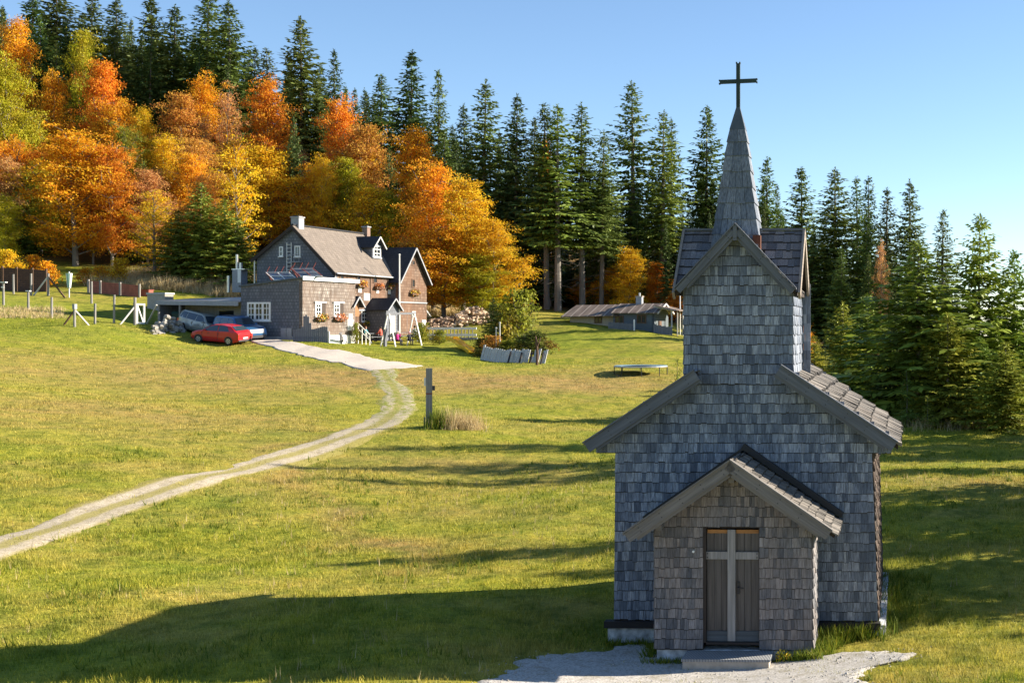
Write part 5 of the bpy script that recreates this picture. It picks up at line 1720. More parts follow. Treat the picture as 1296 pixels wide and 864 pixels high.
def picnic(u, v, rz, label):
    p = hit(u, v)
    o = thing('picnic_table', label, 'table', p, rz, 'picnic tables before the lodge')
    mb = MB()
    for k in range(5): mb.box(-1.1, 1.1, -.38 + k * .155, -.38 + k * .155 + .14, .71, .75)
    mb.build('table_top', M['grey_board'], o)
    for s_ in (-1, 1):
        mb = MB(); mb.box(-1.1, 1.1, s_ * .72 - .14, s_ * .72 + .14, .42, .46); mb.build('bench', M['grey_board'], o)
    for x in (-.85, .85):
        mb = MB(); mb.beam((x, -.7, -.1), (x, -.2, .72), .09, .06); mb.beam((x, .7, -.1), (x, .2, .72), .09, .06); mb.box(x - .03, x + .03, -.82, .82, .33, .41); mb.build('leg_frame', M['grey_board'], o)
    return o, p


tb1, pt1 = picnic(468, 433, LA + R(90), 'grey picnic table left of the swing where people in turquoise and red sit')
tb2, pt2 = picnic(512, 431.5, LA + R(70), 'grey picnic table behind the right swing leg with a white-shirted guest')


def seat_at(pt, rz, x, s_, facing):
    c_, ss = math.cos(rz), math.sin(rz)
    y = s_ * .74
    return Vector((pt.x + c_ * x - ss * y, pt.y + ss * x + c_ * y, pt.z + .0)), rz + (R(-90) if s_ > 0 else R(90))


a_, r_ = seat_at(pt1, LA + R(90), .5, 1, 0); person('person in a turquoise top seated at the picnic table next to the lodge steps', a_, r_, 'seat', teal, dark, hair_b)
a_, r_ = seat_at(pt1, LA + R(90), .45, -1, 0); person('person in a red top seated across from the turquoise one', a_, r_, 'seat', (.48, .10, .07), dark, hair_d)
a_, r_ = seat_at(pt2, LA + R(70), -.5, 1, 0); person('person in a white shirt with white hair seated behind the swing', a_, r_, 'seat', (.70, .70, .72), (.08, .09, .13), hair_w)
a_, r_ = seat_at(pt2, LA + R(70), .5, -1, 0); person('person in a pale grey shirt and dark hair at the table behind the right swing', a_, r_, 'seat', (.50, .52, .56), (.05, .05, .07), hair_d)

# flagpole
p = LF.place(2.0, LF.y(505.5, 2.0))
fp = thing('flagpole', 'tall white flagpole standing before the dark porch of the lodge', 'flagpole', p)
ztop = -(323 - V0) / F * p.y - p.z
mb = MB(); mb.tube([(0, 0, -.3), (0, 0, ztop)], [.08, .055], 10); mb.build('pole', M['white'], fp)
mb = MB(); mb.blob((0, 0, ztop + .05), .08, n=8, rings=6); mb.build('finial', M['white'], fp)
p = hit(860.7, 431); p = at(860.7, 121)
mp = thing('mast', 'thin white mast right beside the chapel tower, at the hut corner', 'mast', p)
ztop = -(366 - V0) / F * p.y - p.z
mb = MB(); mb.tube([(0, 0, -.3), (0, 0, ztop)], [.07, .05], 8); mb.build('pole', M['white'], mp)
mb = MB(); mb.blob((0, 0, ztop + .03), .07, n=8, rings=5); mb.build('finial', M['metal'], mp)

# arched grey board fence at the annex corner
y_f = AY0 - 1.1
xa, xb = LF.x(371, y_f), LF.x(415, y_f)
p0 = LF.place(xa, y_f)
bf = thing('board_fence', 'grey board fence with one arched top bulge beside the annex corner', 'fence', p0, LA)
mb = MB(); nbd = int((xb - xa) / .17)
for k in range(nbd):
    f = k / nbd; x = k * (xb - xa) / nbd
    zb = LF.place(xa + x, y_f).z - p0.z
    h = 1.02 + .10 * math.sin(f * 9)
    if .24 < f < .5: h += 1.0 * max(0, 1 - ((f - .36) / .125) ** 2) ** .5
    if f < .18: h -= .15
    mb.box(x, x + .155, -.02, .012, zb - .3, max(.2, h) + .0)
mb.build('board', M['grey_board'], bf)
mb = MB(); mb.box(0, xb - xa, .014, .06, .25, .35); mb.box(0, xb - xa, .014, .06, .72, .82); mb.build('rail', M['grey_board'], bf)
mb = MB(); mb.box(xb - xa + .01, xb - xa + .13, -.05, .07, -1, .75); mb.build('end_post', M['pale_board'], bf)

# dark waste container under the carport, pile of stones
p = LF.place(LF.x(233, -5.3), -5.3)
bn = thing('waste_container', 'dark green waste container under the carport behind the silver estate car', 'waste container', p, LA)
bing = plain('dark_green_plastic', (.02, .05, .04), .5)
mb = MB(); mb.hexa([(-.6, -.4, .1), (.6, -.4, .1), (.6, .4, .1), (-.6, .4, .1), (-.72, -.5, 1.2), (.72, -.5, 1.2), (.72, .5, 1.2), (-.72, .5, 1.2)]); mb.build('body', bing, bn)
mb = MB(); mb.prism([(-.52, 1.205), (.52, 1.205), (.42, 1.38), (0, 1.45), (-.42, 1.38)], 'x', -.74, .74); mb.build('lid', bing, bn)
for sx2 in (-.5, .5):
    mb = MB(); mb.tube([(sx2, -.3, .1), (sx2 + .06, -.3, .1)], .1, 10); mb.tube([(sx2, .3, .1), (sx2 + .06, .3, .1)], .1, 10); mb.build('wheel', M['tyre'], bn)

q = random.Random(12)
mb = MB()
M['rubble'] = plain('pale_quarry_stone', (.30, .28, .25), .95, .4, 3, bump=.6)
for k in range(95):
    u = q.uniform(191, 224); p = hit(u, 421 - (u - 190) * .12 + q.uniform(-2, 3))
    f_ = max(0, 1 - abs(u - 207) / 18)
    mb.blob((p.x, p.y + q.uniform(0, 1.5), p.z + q.uniform(-.05, 1.3 * f_)), (q.uniform(.14, .36), q.uniform(.14, .36), q.uniform(.1, .25)), n=6, rings=4, jit=.25, seed=k)
tag(mb.build('stone_heap', M['rubble']), 'heap of pale quarry stones by the left carport post', 'stones', kind='stuff')
p = hit(427.5, 434.5)
bo = MB(); bo.blob((0, 0, .42), (.45, .4, .62), n=12, rings=8, jit=.13, seed=3)
tag(bo.build('boulder', plain('grey_boulder', (.20, .19, .19), .95, .4, 5, bump=.8), loc=p), 'upright grey boulder standing by the white annex plinth', 'boulder')

# firewood heap, terrace railing, slide, barrier
mb = MB(); q = random.Random(15)
split_e = plain('split_wood_ends', (.60, .45, .32), .9, .3, 9); bark = plain('log_bark', (.24, .16, .11), .95, .3, 9)
pa, pb = at(541, 117), at(624, 121)
for k in range(430):
    f = q.random()
    p = pa.lerp(pb, f); hmax = .75 + .75 * math.exp(-((f - .66) / .23) ** 2) - .9 * (f > .96)
    lay = q.random() ** .8
    p = p + Vector((0, q.uniform(-1.6, 1.6) * (1 - .6 * lay), 0)); p.z = float(zg(p.x, p.y)) + hmax * lay
    d = Vector((q.gauss(0, 1), q.gauss(0, 1), q.gauss(0, .35))).normalized() * q.uniform(.16, .24)
    r_ = q.uniform(.07, .14)
    mb.tube([p - d, p + d], r_, 5, split_e if (q.random() < (.25 + .65 * (f > .42))) else bark)
tag(mb.build('firewood_heap', split_e), 'heap of split firewood beyond the white terrace railing', 'firewood', kind='stuff')

ya = at(541, 112); yb = at(603, 111)
tr = thing('terrace_railing', 'white horizontal board railing in front of the firewood heap', 'railing', ya, math.atan2(yb.y - ya.y, yb.x - ya.x))
LR = math.hypot(yb.x - ya.x, yb.y - ya.y)
zt1 = -(414 - V0) / F * 112 - ya.z
mb = MB(); mb.box(0, LR, -.03, .03, zt1 - .2, zt1); mb.box(0, LR, -.03, .03, zt1 - .78, zt1 - .58); mb.build('board', M['white'], tr)
mb = MB()
for k in range(int(LR / .35)): mb.box(.1 + k * .35, .18 + k * .35, .032, .07, zt1 - 1.7, zt1 - .05)
mb.build('post', M['post_wood'], tr)
mb = MB(); mb.box(0, LR, .1, .2, -2, zt1 - .9); mb.build('wall_base', M['grey_render'], tr)


sl0 = hit(569, 438); sl1 = hit(598, 448.5)
sld = thing('slide', 'yellow wavy children slide lying on the grass slope', 'slide', sl0, math.atan2(sl1.y - sl0.y, sl1.x - sl0.x))
Ls = math.hypot(sl1.x - sl0.x, sl1.y - sl0.y)
yel = paint('yellow_slide_plastic', (.85, .52, .02))
mb = MB()
zq = lambda v, p: -(v - V0) / F * p.y - sl0.z
pr = [(0, zq(428.5, sl0)), (.12, zq(428, sl0) + .02), (.25, zq(429.5, sl0)), (.45, zq(433.5, sl0)), (.6, zq(437, sl0)), (.8, zq(441, sl1)), (1.0, zq(445.5, sl1))]
pf = [(x * Ls, float(np.interp(x, [a for a, _ in pr], [b for _, b in pr]))) for x in np.linspace(0, 1, 13)]
for (xa_1, za), (xb_1, zb) in zip(pf, pf[1:]):
    mb.hexa([(xa_1, -.28, za - .05), (xb_1, -.28, zb - .05), (xb_1, .28, zb - .05), (xa_1, .28, za - .05), (xa_1, -.28, za), (xb_1, -.28, zb), (xb_1, .28, zb), (xa_1, .28, za)])
mb.build('chute', yel, sld)
for s_ in (-.3, .3):
    mb = MB()
    for (xa_1, za), (xb_1, zb) in zip(pf, pf[1:]):
        mb.hexa([(xa_1, s_ - .03, za - .12), (xb_1, s_ - .03, zb - .12), (xb_1, s_ + .03, zb - .12), (xa_1, s_ + .03, za - .12), (xa_1, s_ - .03, za + .17), (xb_1, s_ - .03, zb + .17), (xb_1, s_ + .03, zb + .17), (xa_1, s_ + .03, za + .17)])
    mb.build('side_rail', yel, sld)

# leaning plank barrier with struts
b0, b1 = hit(608, 455), hit(690, 460)
bar = thing('plank_barrier', 'leaning grey plank wall with dark struts below the dark round bush', 'barrier', b0, math.atan2(b1.y - b0.y, b1.x - b0.x))
Lb = math.hypot(b1.x - b0.x, b1.y - b0.y)
q = random.Random(21)
mb = MB()
nB = 30
for k in range(nB):
    x = k * Lb / nB; f = k / nB
    g_ = float(zg(b0.x + (b1.x - b0.x) * f, b0.y + (b1.y - b0.y) * f)) - b0.z
    h = .95 + q.uniform(-.07, .07) + (.2 if k == 0 else 0)
    if k in (22, 23, 27): h *= .5
    mb.hexa([(x + .01, -.12, g_ - .2), (x + Lb / nB - .015, -.12, g_ - .2), (x + Lb / nB - .015, -.07, g_ - .2), (x + .01, -.07, g_ - .2), (x + .01, .42, g_ + h), (x + Lb / nB - .015, .42, g_ + h), (x + Lb / nB - .015, .47, g_ + h), (x + .01, .47, g_ + h)])
mb.build('plank', M['pale_board'], bar)
for f in (.45, .62, .78, .95):
    g_ = float(zg(b0.x + (b1.x - b0.x) * f, b0.y + (b1.y - b0.y) * f)) - b0.z
    mb = MB(); mb.beam((Lb * f, .2, g_ + .75), (Lb * f + .35, -.75, g_ - .1), .1, .1); mb.build('strut', M['core'], bar)
p = hit(679.5, 462)
sg = thing('weathered_post', 'gnarled dark forked post at the right end of the plank barrier', 'post', p)
mb = MB(); mb.tube([(0, 0, -.2), (.03, 0, .9), (-.02, 0, 1.7), (-.1, 0, 2.1)], [.1, .09, .07, .04], 7); mb.tube([(.02, 0, 1.3), (.2, 0, 1.75), (.22, .05, 2.0)], [.05, .04, .02], 6); mb.build('trunk', M['brown_wood'], sg)
for pu, lb in ((628, 'pale bare pole left of the pair at the conifer foot'), (632.5, 'pale bare pole right of the pair at the conifer foot')):
    p = hit(pu, 452); o = thing('garden_pole', lb, 'pole', p, 0, 'pale poles behind the barrier')
    mb = MB(); mb.tube([(0, 0, -.2), (0, 0, 2.2 + .4 * (pu > 630))], [.07, .05], 7); mb.build('pole', M['pale_board'], o)
    mb = MB(); mb.lathe([(.085, 0), (.085, .06), (.03, .1)], 8, (0, 0, 2.2 + .4 * (pu > 630))); mb.build('cap', M['pale_board'], o)

# trampoline
tc = at(811, 86)
tz = -(463.6 - V0) / F * 86
trm = thing('trampoline', 'round trampoline with dark legs and pale blue edge on the meadow', 'trampoline', Vector((tc.x, tc.y, tc.z)))
tl_ = tz - tc.z + .0
rT = 33 / F * 86
ring = [(rT * math.cos(a), rT * math.sin(a)) for a in np.linspace(0, 2 * math.pi, 33)[:-1]]
mb = MB(); mb.tube([(x, y, tl_) for x, y in ring + ring[:2]], .05, 6); mb.build('rim', M['metal'], trm)
mb = MB(); mb.lathe([(rT * .86, tl_ - .02), (rT * .86, tl_ - .005)], 32); mb.build('jumping_mat', M['black_metal'], trm)
mb = MB()
for i in range(32):
    (xa_1, ya_1), (xb_1, yb_1) = ring[i], ring[(i + 1) % 32]
    mb.hexa([(xa_1 * .85, ya_1 * .85, tl_ + .015), (xa_1, ya_1, tl_ + .05), (xb_1, yb_1, tl_ + .05), (xb_1 * .85, yb_1 * .85, tl_ + .015), (xa_1 * .85, ya_1 * .85, tl_ + .04), (xa_1, ya_1, tl_ + .075), (xb_1, yb_1, tl_ + .075), (xb_1 * .85, yb_1 * .85, tl_ + .04)])
mb.build('edge_pad', plain('pale_blue_pad', (.17, .29, .35), .5), trm)
for k in range(4):
    a0, a1 = k * math.pi / 2 + .2, k * math.pi / 2 + .95
    P3 = [(rT * math.cos(a), rT * math.sin(a)) for a in (a0, a1)]
    g0 = [float(zg(tc.x + x, tc.y + y)) - tc.z for x, y in P3]
    mb = MB(); mb.tube([(*P3[0], tl_), (*P3[0], g0[0] - .02), (*P3[1], g0[1] - .02), (*P3[1], tl_)], .035, 6); mb.build('leg', M['black_metal'], trm)

# trail post with small boxes
p = hit(543, 539.5)
zt_ = -(466 - V0) / F * p.y - p.z
tp = thing('trail_post', 'tall square grey post with a small dark box and red band beside the track', 'post', p, R(20))
mb = MB(); mb.box(-.13, .13, -.13, .13, -.4, zt_); mb.build('shaft', M['post_wood'], tp)
mb = MB(); mb.box(.135, .24, -.12, .12, zt_ * .62, zt_ * .70); mb.build('box', M['bumper'], tp)
mb = MB(); mb.box(-.134, .134, -.134, .134, zt_ * .555, zt_ * .575); mb.build('band', M['red_metal'], tp)
mb = MB(); mb.box(-.2, -.135, -.1, .1, zt_ * .70, zt_ * .84); mb.build('plate', M['white'], tp)
mb = MB(); mb.box(-.22, -.135, -.06, .06, -.1, zt_ * .16); mb.build('stake', M['grey_board'], tp)

# ---------------------------------------------------------------- fences and posts at the left
FP = [(4.5, 386, 357.5, 'T', 'post with a small cross board on top, leftmost of the fence row'), (17.2, 372, 347, '', 'pale tall fence post before the dark woven fence, second from the left edge'), (35.8, 392.5, 368.5, 'c', 'stubby post with a flat white cap among the dry grass'), (39.3, 374, 346, '', 'grey tall post at the middle of the dark woven fence'),
      (65.5, 402, 376, '', 'short pale post at the right end of the dry grass strip'), (94.5, 413.5, 385, 'b', 'fence corner post with two slanting braces and a grey cap'), (120, 410, 384, '', 'short grey fence post left of the tall post before the red panels'),
      (116, 384, 356, '', 'tall pale post at the left end of the red panel fence'), (144.2, 409, 373, '', 'tall fence post standing alone below the red panel fence'), (169.6, 411, 383, 'd', 'dark post leaning against the taller gate post'), (201.5, 413, 395, '', 'thin pale post by the stone heap at the fence end')]
for (u, vb, vt, kd, lb) in FP:
    p = hit(u, vb)
    h = -(vt - V0) / F * p.y - p.z
    o = thing('fence_post', lb, 'post', p, R(rng.uniform(-20, 20)), 'fence posts on the left slope')
    mb = MB(); r_ = .085 if kd != 'd' else .06
    mb.tube([(0, 0, -.3), (rng.uniform(-.03, .03), 0, h)], [r_, r_ * .92], 8)
    mb.build('shaft', M['post_wood'] if kd != 'd' else M['brown_wood'], o)
    if kd in 'Tc' and kd:
        mb = MB(); mb.box(-.25 if kd == 'T' else -.16, .25 if kd == 'T' else .16, -.1, .1, h - .02, h + .06); mb.build('cap', M['white'], o)
    if kd == 'T':
        mb = MB(); mb.box(-.13, .13, -.11, -.09, h - .42, h - .32); mb.build('plate', M['white'], o)
    if kd == 'b':
        mb = MB(); mb.box(-.11, .11, -.11, .11, h - .35, h + .02); mb.build('cap', M['grey_paint'], o)
        for (du, dv) in ((-15, -2), (19, -2)):
            e = hit(u + du, vb + dv) - p
            mb = MB(); mb.beam((0, 0, h - .4), (Matrix.Rotation(-o.rotation_euler.z, 3, 'Z') @ e) + Vector((0, 0, -.1)), .09, .09); mb.build('brace', M['pale_wood'] if du > 0 else M['brown_wood'], o)

p = hit(61, 374); h = -(346 - V0) / F * p.y - p.z
o = thing('fence_post', 'fence corner post with two long braces at the right end of the woven fence', 'post', p, 0, 'fence posts on the left slope')
mb = MB(); mb.tube([(0, 0, -.3), (0, 0, h)], [.1, .09], 8); mb.build('shaft', M['post_wood'], o)
for (du, dv, m) in ((-19.5, 0, 'pale_wood'), (22.5, 3, 'brown_wood')):
    e = hit(61 + du, 374 + dv) - p
    mb = MB(); mb.beam((0, 0, h - .25), e + Vector((0, 0, -.1)), .11, .11); mb.build('brace', M[m], o)

# white garden gate
g0, g1 = hit(172.5, 411.5), hit(183, 411.5)
ga = math.atan2(g1.y - g0.y, g1.x - g0.x); gl = math.hypot(g1.x - g0.x, g1.y - g0.y)
gate = thing('garden_gate', 'white framed wooden gate with a tall grey post and slanting brace', 'gate', g0, ga)
hg = -(384 - V0) / F * g0.y - g0.z
mb = MB(); mb.box(.0, .1, -.05, .05, .1, hg); mb.box(gl - .1, gl, -.05, .05, .1, hg); mb.box(.1, gl - .1, -.045, .045, .1, .22); mb.box(.1, gl - .1, -.045, .045, hg - .12, hg); mb.build('frame', M['white'], gate)
mb = MB(); mb.beam((.1, .0, hg - .15), (gl - .12, 0, .2), .06, .07); mb.build('diagonal', M['white'], gate)
mb = MB(); mb.tube([(-.12, 0, -.3), (-.12, 0, -(376.5 - V0) / F * g0.y - g0.z)], .1, 8); mb.build('post', M['post_wood'], gate)
e = Matrix.Rotation(-ga, 3, 'Z') @ (hit(152, 411) - g0)
mb = MB(); mb.beam((-.15, 0, hg * .85), e, .1, .1); e2 = Matrix.Rotation(-ga, 3, 'Z') @ (hit(186, 410) - g0); mb.beam((-.0 + gl + 1.1, 0, hg * .95), e2, .1, .1); mb.build('brace', M['pale_wood'], gate)

# dark woven fence and red panels
WV = brick_shingles('woven_brown_slats', (.16, .085, .06), (.10, .055, .045), (.03, .02, .018), .5, .16)
RD = brick_shingles('red_brown_boards', (.40, .14, .10), (.33, .12, .09), (.16, .07, .05), 1.4, .17)
for (us, vb, vt, mat, nm, lb, cat, dd_) in (((-14, 3, 21, 41, 58.5), 369, 341.5, WV, 'woven_fence', 'tall dark brown woven slat fence beneath orange bushes', 'fence', 110), ((112, 127, 152, 176.5), 371.5, 356.5, RD, 'red_panel_fence', 'low red-brown wooden panel fence before tall dry grass', 'fence', 111)):
    p0 = at(us[0], dd_); p1 = at(us[-1], dd_)
    o = thing(nm, lb, cat, p0, math.atan2(p1.y - p0.y, p1.x - p0.x))
    Lh = (p1 - p0).to_2d().length
    h = (vb - vt) / F * dd_
    for a, b in zip(us, us[1:]):
        fa, fb_ = (a - us[0]) / (us[-1] - us[0]), (b - us[0]) / (us[-1] - us[0])
        za, zb = (p1.z - p0.z) * fa, (p1.z - p0.z) * fb_
        mb = MB(); mb.hexa([(Lh * fa + .12, -.05, za - .25), (Lh * fb_ - .08, -.05, zb - .25), (Lh * fb_ - .08, .0, zb - .25), (Lh * fa + .12, .0, za - .25), (Lh * fa + .12, -.05, za + h), (Lh * fb_ - .08, -.05, zb + h), (Lh * fb_ - .08, 0, zb + h), (Lh * fa + .12, 0, za + h)])
        mb.build('panel', mat, o, uv=True)
    for a in us:
        fa = (a - us[0]) / (us[-1] - us[0]); za = (p1.z - p0.z) * fa
        mb = MB(); mb.box(Lh * fa - .07, Lh * fa + .07, -.08, .06, za - .3, za + h + .12); mb.build('post', M['brown_wood'] if mat is WV else M['post_wood'], o)
p = at(184, 112)
cb = thing('red_crate', 'small low red crate right of the red panel fence', 'crate', p, R(-8))
mb = MB(); mb.box(-.55, .55, -.3, .3, -.1, .48); mb.build('body', RD, cb, uv=True)
mb = MB(); mb.box(-.6, .6, -.35, .35, .482, .54); mb.build('lid', M['red_metal'], cb)
p = LF.place(LF.x(203, .3), .3)
sk_ = thing('concrete_block', 'pale concrete shaft block at the left end of the outbuilding roof', 'block', Vector((p.x, p.y, p.z)), LA)
zz = -(370.5 - V0) / F * p.y - p.z
mb = MB(); mb.box(-.85, .85, -.5, .5, -.5, zz - .15); mb.build('block', M['concrete'], sk_)
mb = MB(); mb.box(-.92, .92, -.56, .56, zz - .147, zz); mb.build('cover', M['pale_board'], sk_)

# furled parasol
p = hit(87.5, 376.5); h = -(344.5 - V0) / F * p.y - p.z
um = thing('furled_parasol', 'furled pale green and white parasol standing on the grass before orange bushes', 'parasol', p)
mb = MB(); mb.tube([(0, 0, -.2), (0, 0, h + .05)], .045, 8); mb.build('pole', M['white'], um)
mb = MB()
pg = plain('pale_green_canvas', (.32, .52, .47), .8)
for k in range(10):
    a = k * 2 * math.pi / 10
    mb.hexa([(.06 * math.cos(a) - .05, .06 * math.sin(a) - .05, h * .38), (.06 * math.cos(a) + .05, .06 * math.sin(a) - .05, h * .38), (.06 * math.cos(a) + .05, .06 * math.sin(a) + .05, h * .38), (.06 * math.cos(a) - .05, .06 * math.sin(a) + .05, h * .38),
             (.17 * math.cos(a) - .06, .17 * math.sin(a) - .06, h * .96), (.17 * math.cos(a) + .06, .17 * math.sin(a) - .06, h * .96), (.17 * math.cos(a) + .06, .17 * math.sin(a) + .06, h * .96), (.17 * math.cos(a) - .06, .17 * math.sin(a) + .06, h * .96)], pg if k % 3 else M['white'])
mb.build('canvas', pg, um)
# ---------------------------------------------------------------- trees
t = NT('needles')
oi = t.n('ShaderNodeObjectInfo')
r = t.rnd()
hs = t.n('ShaderNodeHueSaturation'); t.l(oi.outputs['Color'], hs.inputs['Color'])
t.l(t.math('ADD', .72, t.math('MULTIPLY', r, .75)), hs.inputs['Value']); t.l(t.math('ADD', .485, t.math('MULTIPLY', oi.outputs['Random'], .03)), hs.inputs['Hue'])
leafy(t, hs.outputs[0], .18, .55)
M['needles'] = t.mat
t = NT('autumn_leaves')
oi = t.n('ShaderNodeObjectInfo')
r = t.rnd()
n_ = t.noise(t.mapping(t.obj(), (.35, .35, .35)), 1.0, 3, .6)
hs = t.n('ShaderNodeHueSaturation')
warm = t.mix(t.math('MULTIPLY', t.ramp(t.math('ADD', n_, t.math('MULTIPLY', r, .22)), [(.5, (0, 0, 0)), (.72, (1, 1, 1))]), oi.outputs['Alpha']), oi.outputs['Color'], (.30, .27, .018))
warm = t.mix(t.math('MULTIPLY', t.ramp(t.noise(t.mapping(t.obj(), (.5, .5, .5), (7, 3, 1)), 1.0, 2), [(.5, (0, 0, 0)), (.7, (1, 1, 1))]), .25), warm, (.55, .17, .025))
t.l(warm, hs.inputs['Color'])
t.l(t.math('ADD', .65, t.math('MULTIPLY', r, .7)), hs.inputs['Value']); t.l(t.math('ADD', .482, t.math('MULTIPLY', r, .036)), hs.inputs['Hue'])
leafy(t, hs.outputs[0], .45, .6)
M['leaves'] = t.mat
M['bark_grey'] = wood_mat('grey_bark', (.20, .175, .15), 'z', .5)
M['bark_dark'] = wood_mat('dark_bark', (.075, .06, .05), 'z', .5)


def quad_mesh(name, A, mat):
    """A: (n,4,3) array of loose quads"""
    n = len(A)
    me = bpy.data.meshes.new(name)
    me.vertices.add(4 * n); me.loops.add(4 * n); me.polygons.add(n)
    me.vertices.foreach_set('co', A.reshape(-1)); me.loops.foreach_set('vertex_index', np.arange(4 * n))
    me.polygons.foreach_set('loop_start', np.arange(0, 4 * n, 4)); me.polygons.foreach_set('loop_total', np.full(n, 4))
    me.materials.append(mat); me.update()
    return me


def unit(a): return a / np.maximum(np.linalg.norm(a, axis=-1, keepdims=True), 1e-9)


def spruce_proto(H, Rb, t0, seed, wh=.5, nbr=6, step=.24, tw=.11, tl=.42, bark='bark_grey', ragged=.25, dead=False):
    q = np.random.RandomState(seed)
    quads = []
    z = t0 * H
    tube = MB()
    bend = q.uniform(-.15, .15, 2)
    tube.tube([(0, 0, -.6), (0, 0, H * .3), (bend[0] * .5, bend[1] * .5, H * .65), (0, 0, H)], [.0125 * H ** .92, .0095 * H ** .92, .006 * H ** .92, .01], 8)
    br = MB()
    gap_dir = q.uniform(0, 6.28)
    while z < H * .985:
        tt = (z - t0 * H) / (H * (1 - t0))
        prof = (1 - tt) ** .82 * (1 - .35 * max(0, .18 - tt) / .18)
        L0 = Rb * prof + .10
        nb = max(3, int(nbr * (1 - .35 * tt) + q.uniform(-.5, .9)))
        az0 = q.uniform(0, 6.28)
        for b in range(nb):
            if q.uniform() < ragged * .35: continue
            az = az0 + 6.283 * b / nb + q.uniform(-.3, .3)
            L = L0 * q.uniform(1 - ragged * 1.3, 1 + ragged)
            zb = z + q.uniform(-.5, .5) * wh
            d = np.array([math.cos(az), math.sin(az), 0]); sd_ = np.array([-d[1], d[0], 0])
            k1 = -.62 + .95 * tt + q.uniform(-.12, .12); k2 = .22
            n = max(3, int(L / step))
            s = (np.arange(n) + q.uniform(.2, .8)) / n
            s = np.r_[s, s, 1.0]
            sign = np.r_[np.ones(n), -np.ones(n), 0]
            P0 = d * (L * s)[:, None]; P0[:, 2] = zb + L * (k1 * s + k2 * s * s)
            dirn = d[None] * np.where(sign == 0, 1, .62)[:, None] + sd_[None] * (sign * .8)[:, None]
            dirn[:, 2] = k1 * .6 + 2 * k2 * s * .6 - .28 + q.normal(0, .16, len(s))
            dirn = unit(dirn + q.normal(0, .14, dirn.shape))
            ln = (tl + .13 * L * (1 - s * .6)) * q.uniform(.55, 1.2, len(s)) * (.35 + .65 * min(1, L / 1.2))
            up = unit(np.array([0, 0, 1.]) + q.normal(0, .45, dirn.shape))
            wv = unit(np.cross(dirn, up)) * (tw * q.uniform(.7, 1.4, len(s)) * (.45 + .55 * min(1, L / 1.2)))[:, None]
            mid = P0 + dirn * (ln * .45)[:, None]; end = P0 + dirn * ln[:, None]
            end[:, 2] -= ln * .12
            quads.append(np.stack([P0, mid - wv, end, mid + wv], 1))
            # hanging sprays under the branch
            m = max(1, n // 2)
            sh_ = q.uniform(.25, .95, m)
            Ph = d * (L * sh_)[:, None]; Ph[:, 2] = zb + L * (k1 * sh_ + k2 * sh_ ** 2)
            dh = unit(q.normal(0, .35, (m, 3)) + np.array([0, 0, -1.]) + d * .3)
            lh = tl * q.uniform(.5, 1.1, m)
            wh_ = unit(np.cross(dh, q.normal(0, 1, (m, 3)))) * (tw * .8)
            quads.append(np.stack([Ph, Ph + dh * (lh * .45)[:, None] - wh_, Ph + dh * lh[:, None], Ph + dh * (lh * .45)[:, None] + wh_], 1))
        z += wh * q.uniform(.75, 1.25) * (1 - .55 * tt)
    # leader
    m = 6
    dz = np.linspace(H * .97, H * 1.0, m)
    for zz in dz:
        a = q.uniform(0, 6.28, 3)
        P0 = np.c_[np.zeros(3), np.zeros(3), np.full(3, zz)]
        dd_ = unit(np.c_[np.cos(a), np.sin(a), np.full(3, 1.1)])
        w_ = unit(np.cross(dd_, np.array([0, 0, 1.]))) * tw * .35
        quads.append(np.stack([P0, P0 + dd_ * .12 - w_, P0 + dd_ * .3, P0 + dd_ * .12 + w_], 1))
    # bare stubs below the crown
    if t0 > .15 or dead:
        for k in range(int(H * 1.3)):
            zz = q.uniform(.06 * H, max(t0, .3) * H * 1.05); a = q.uniform(0, 6.28); l = q.uniform(.4, 1.7)
            tube.tube([(0, 0, zz), (math.cos(a) * l * .6, math.sin(a) * l * .6, zz - l * .15), (math.cos(a) * l, math.sin(a) * l, zz - l * .45)], [.03, .02, .008], 4)
    A = np.concatenate(quads)
    return tube.mesh('trunk', M[bark]), quad_mesh('crown', A, M['needles']), H


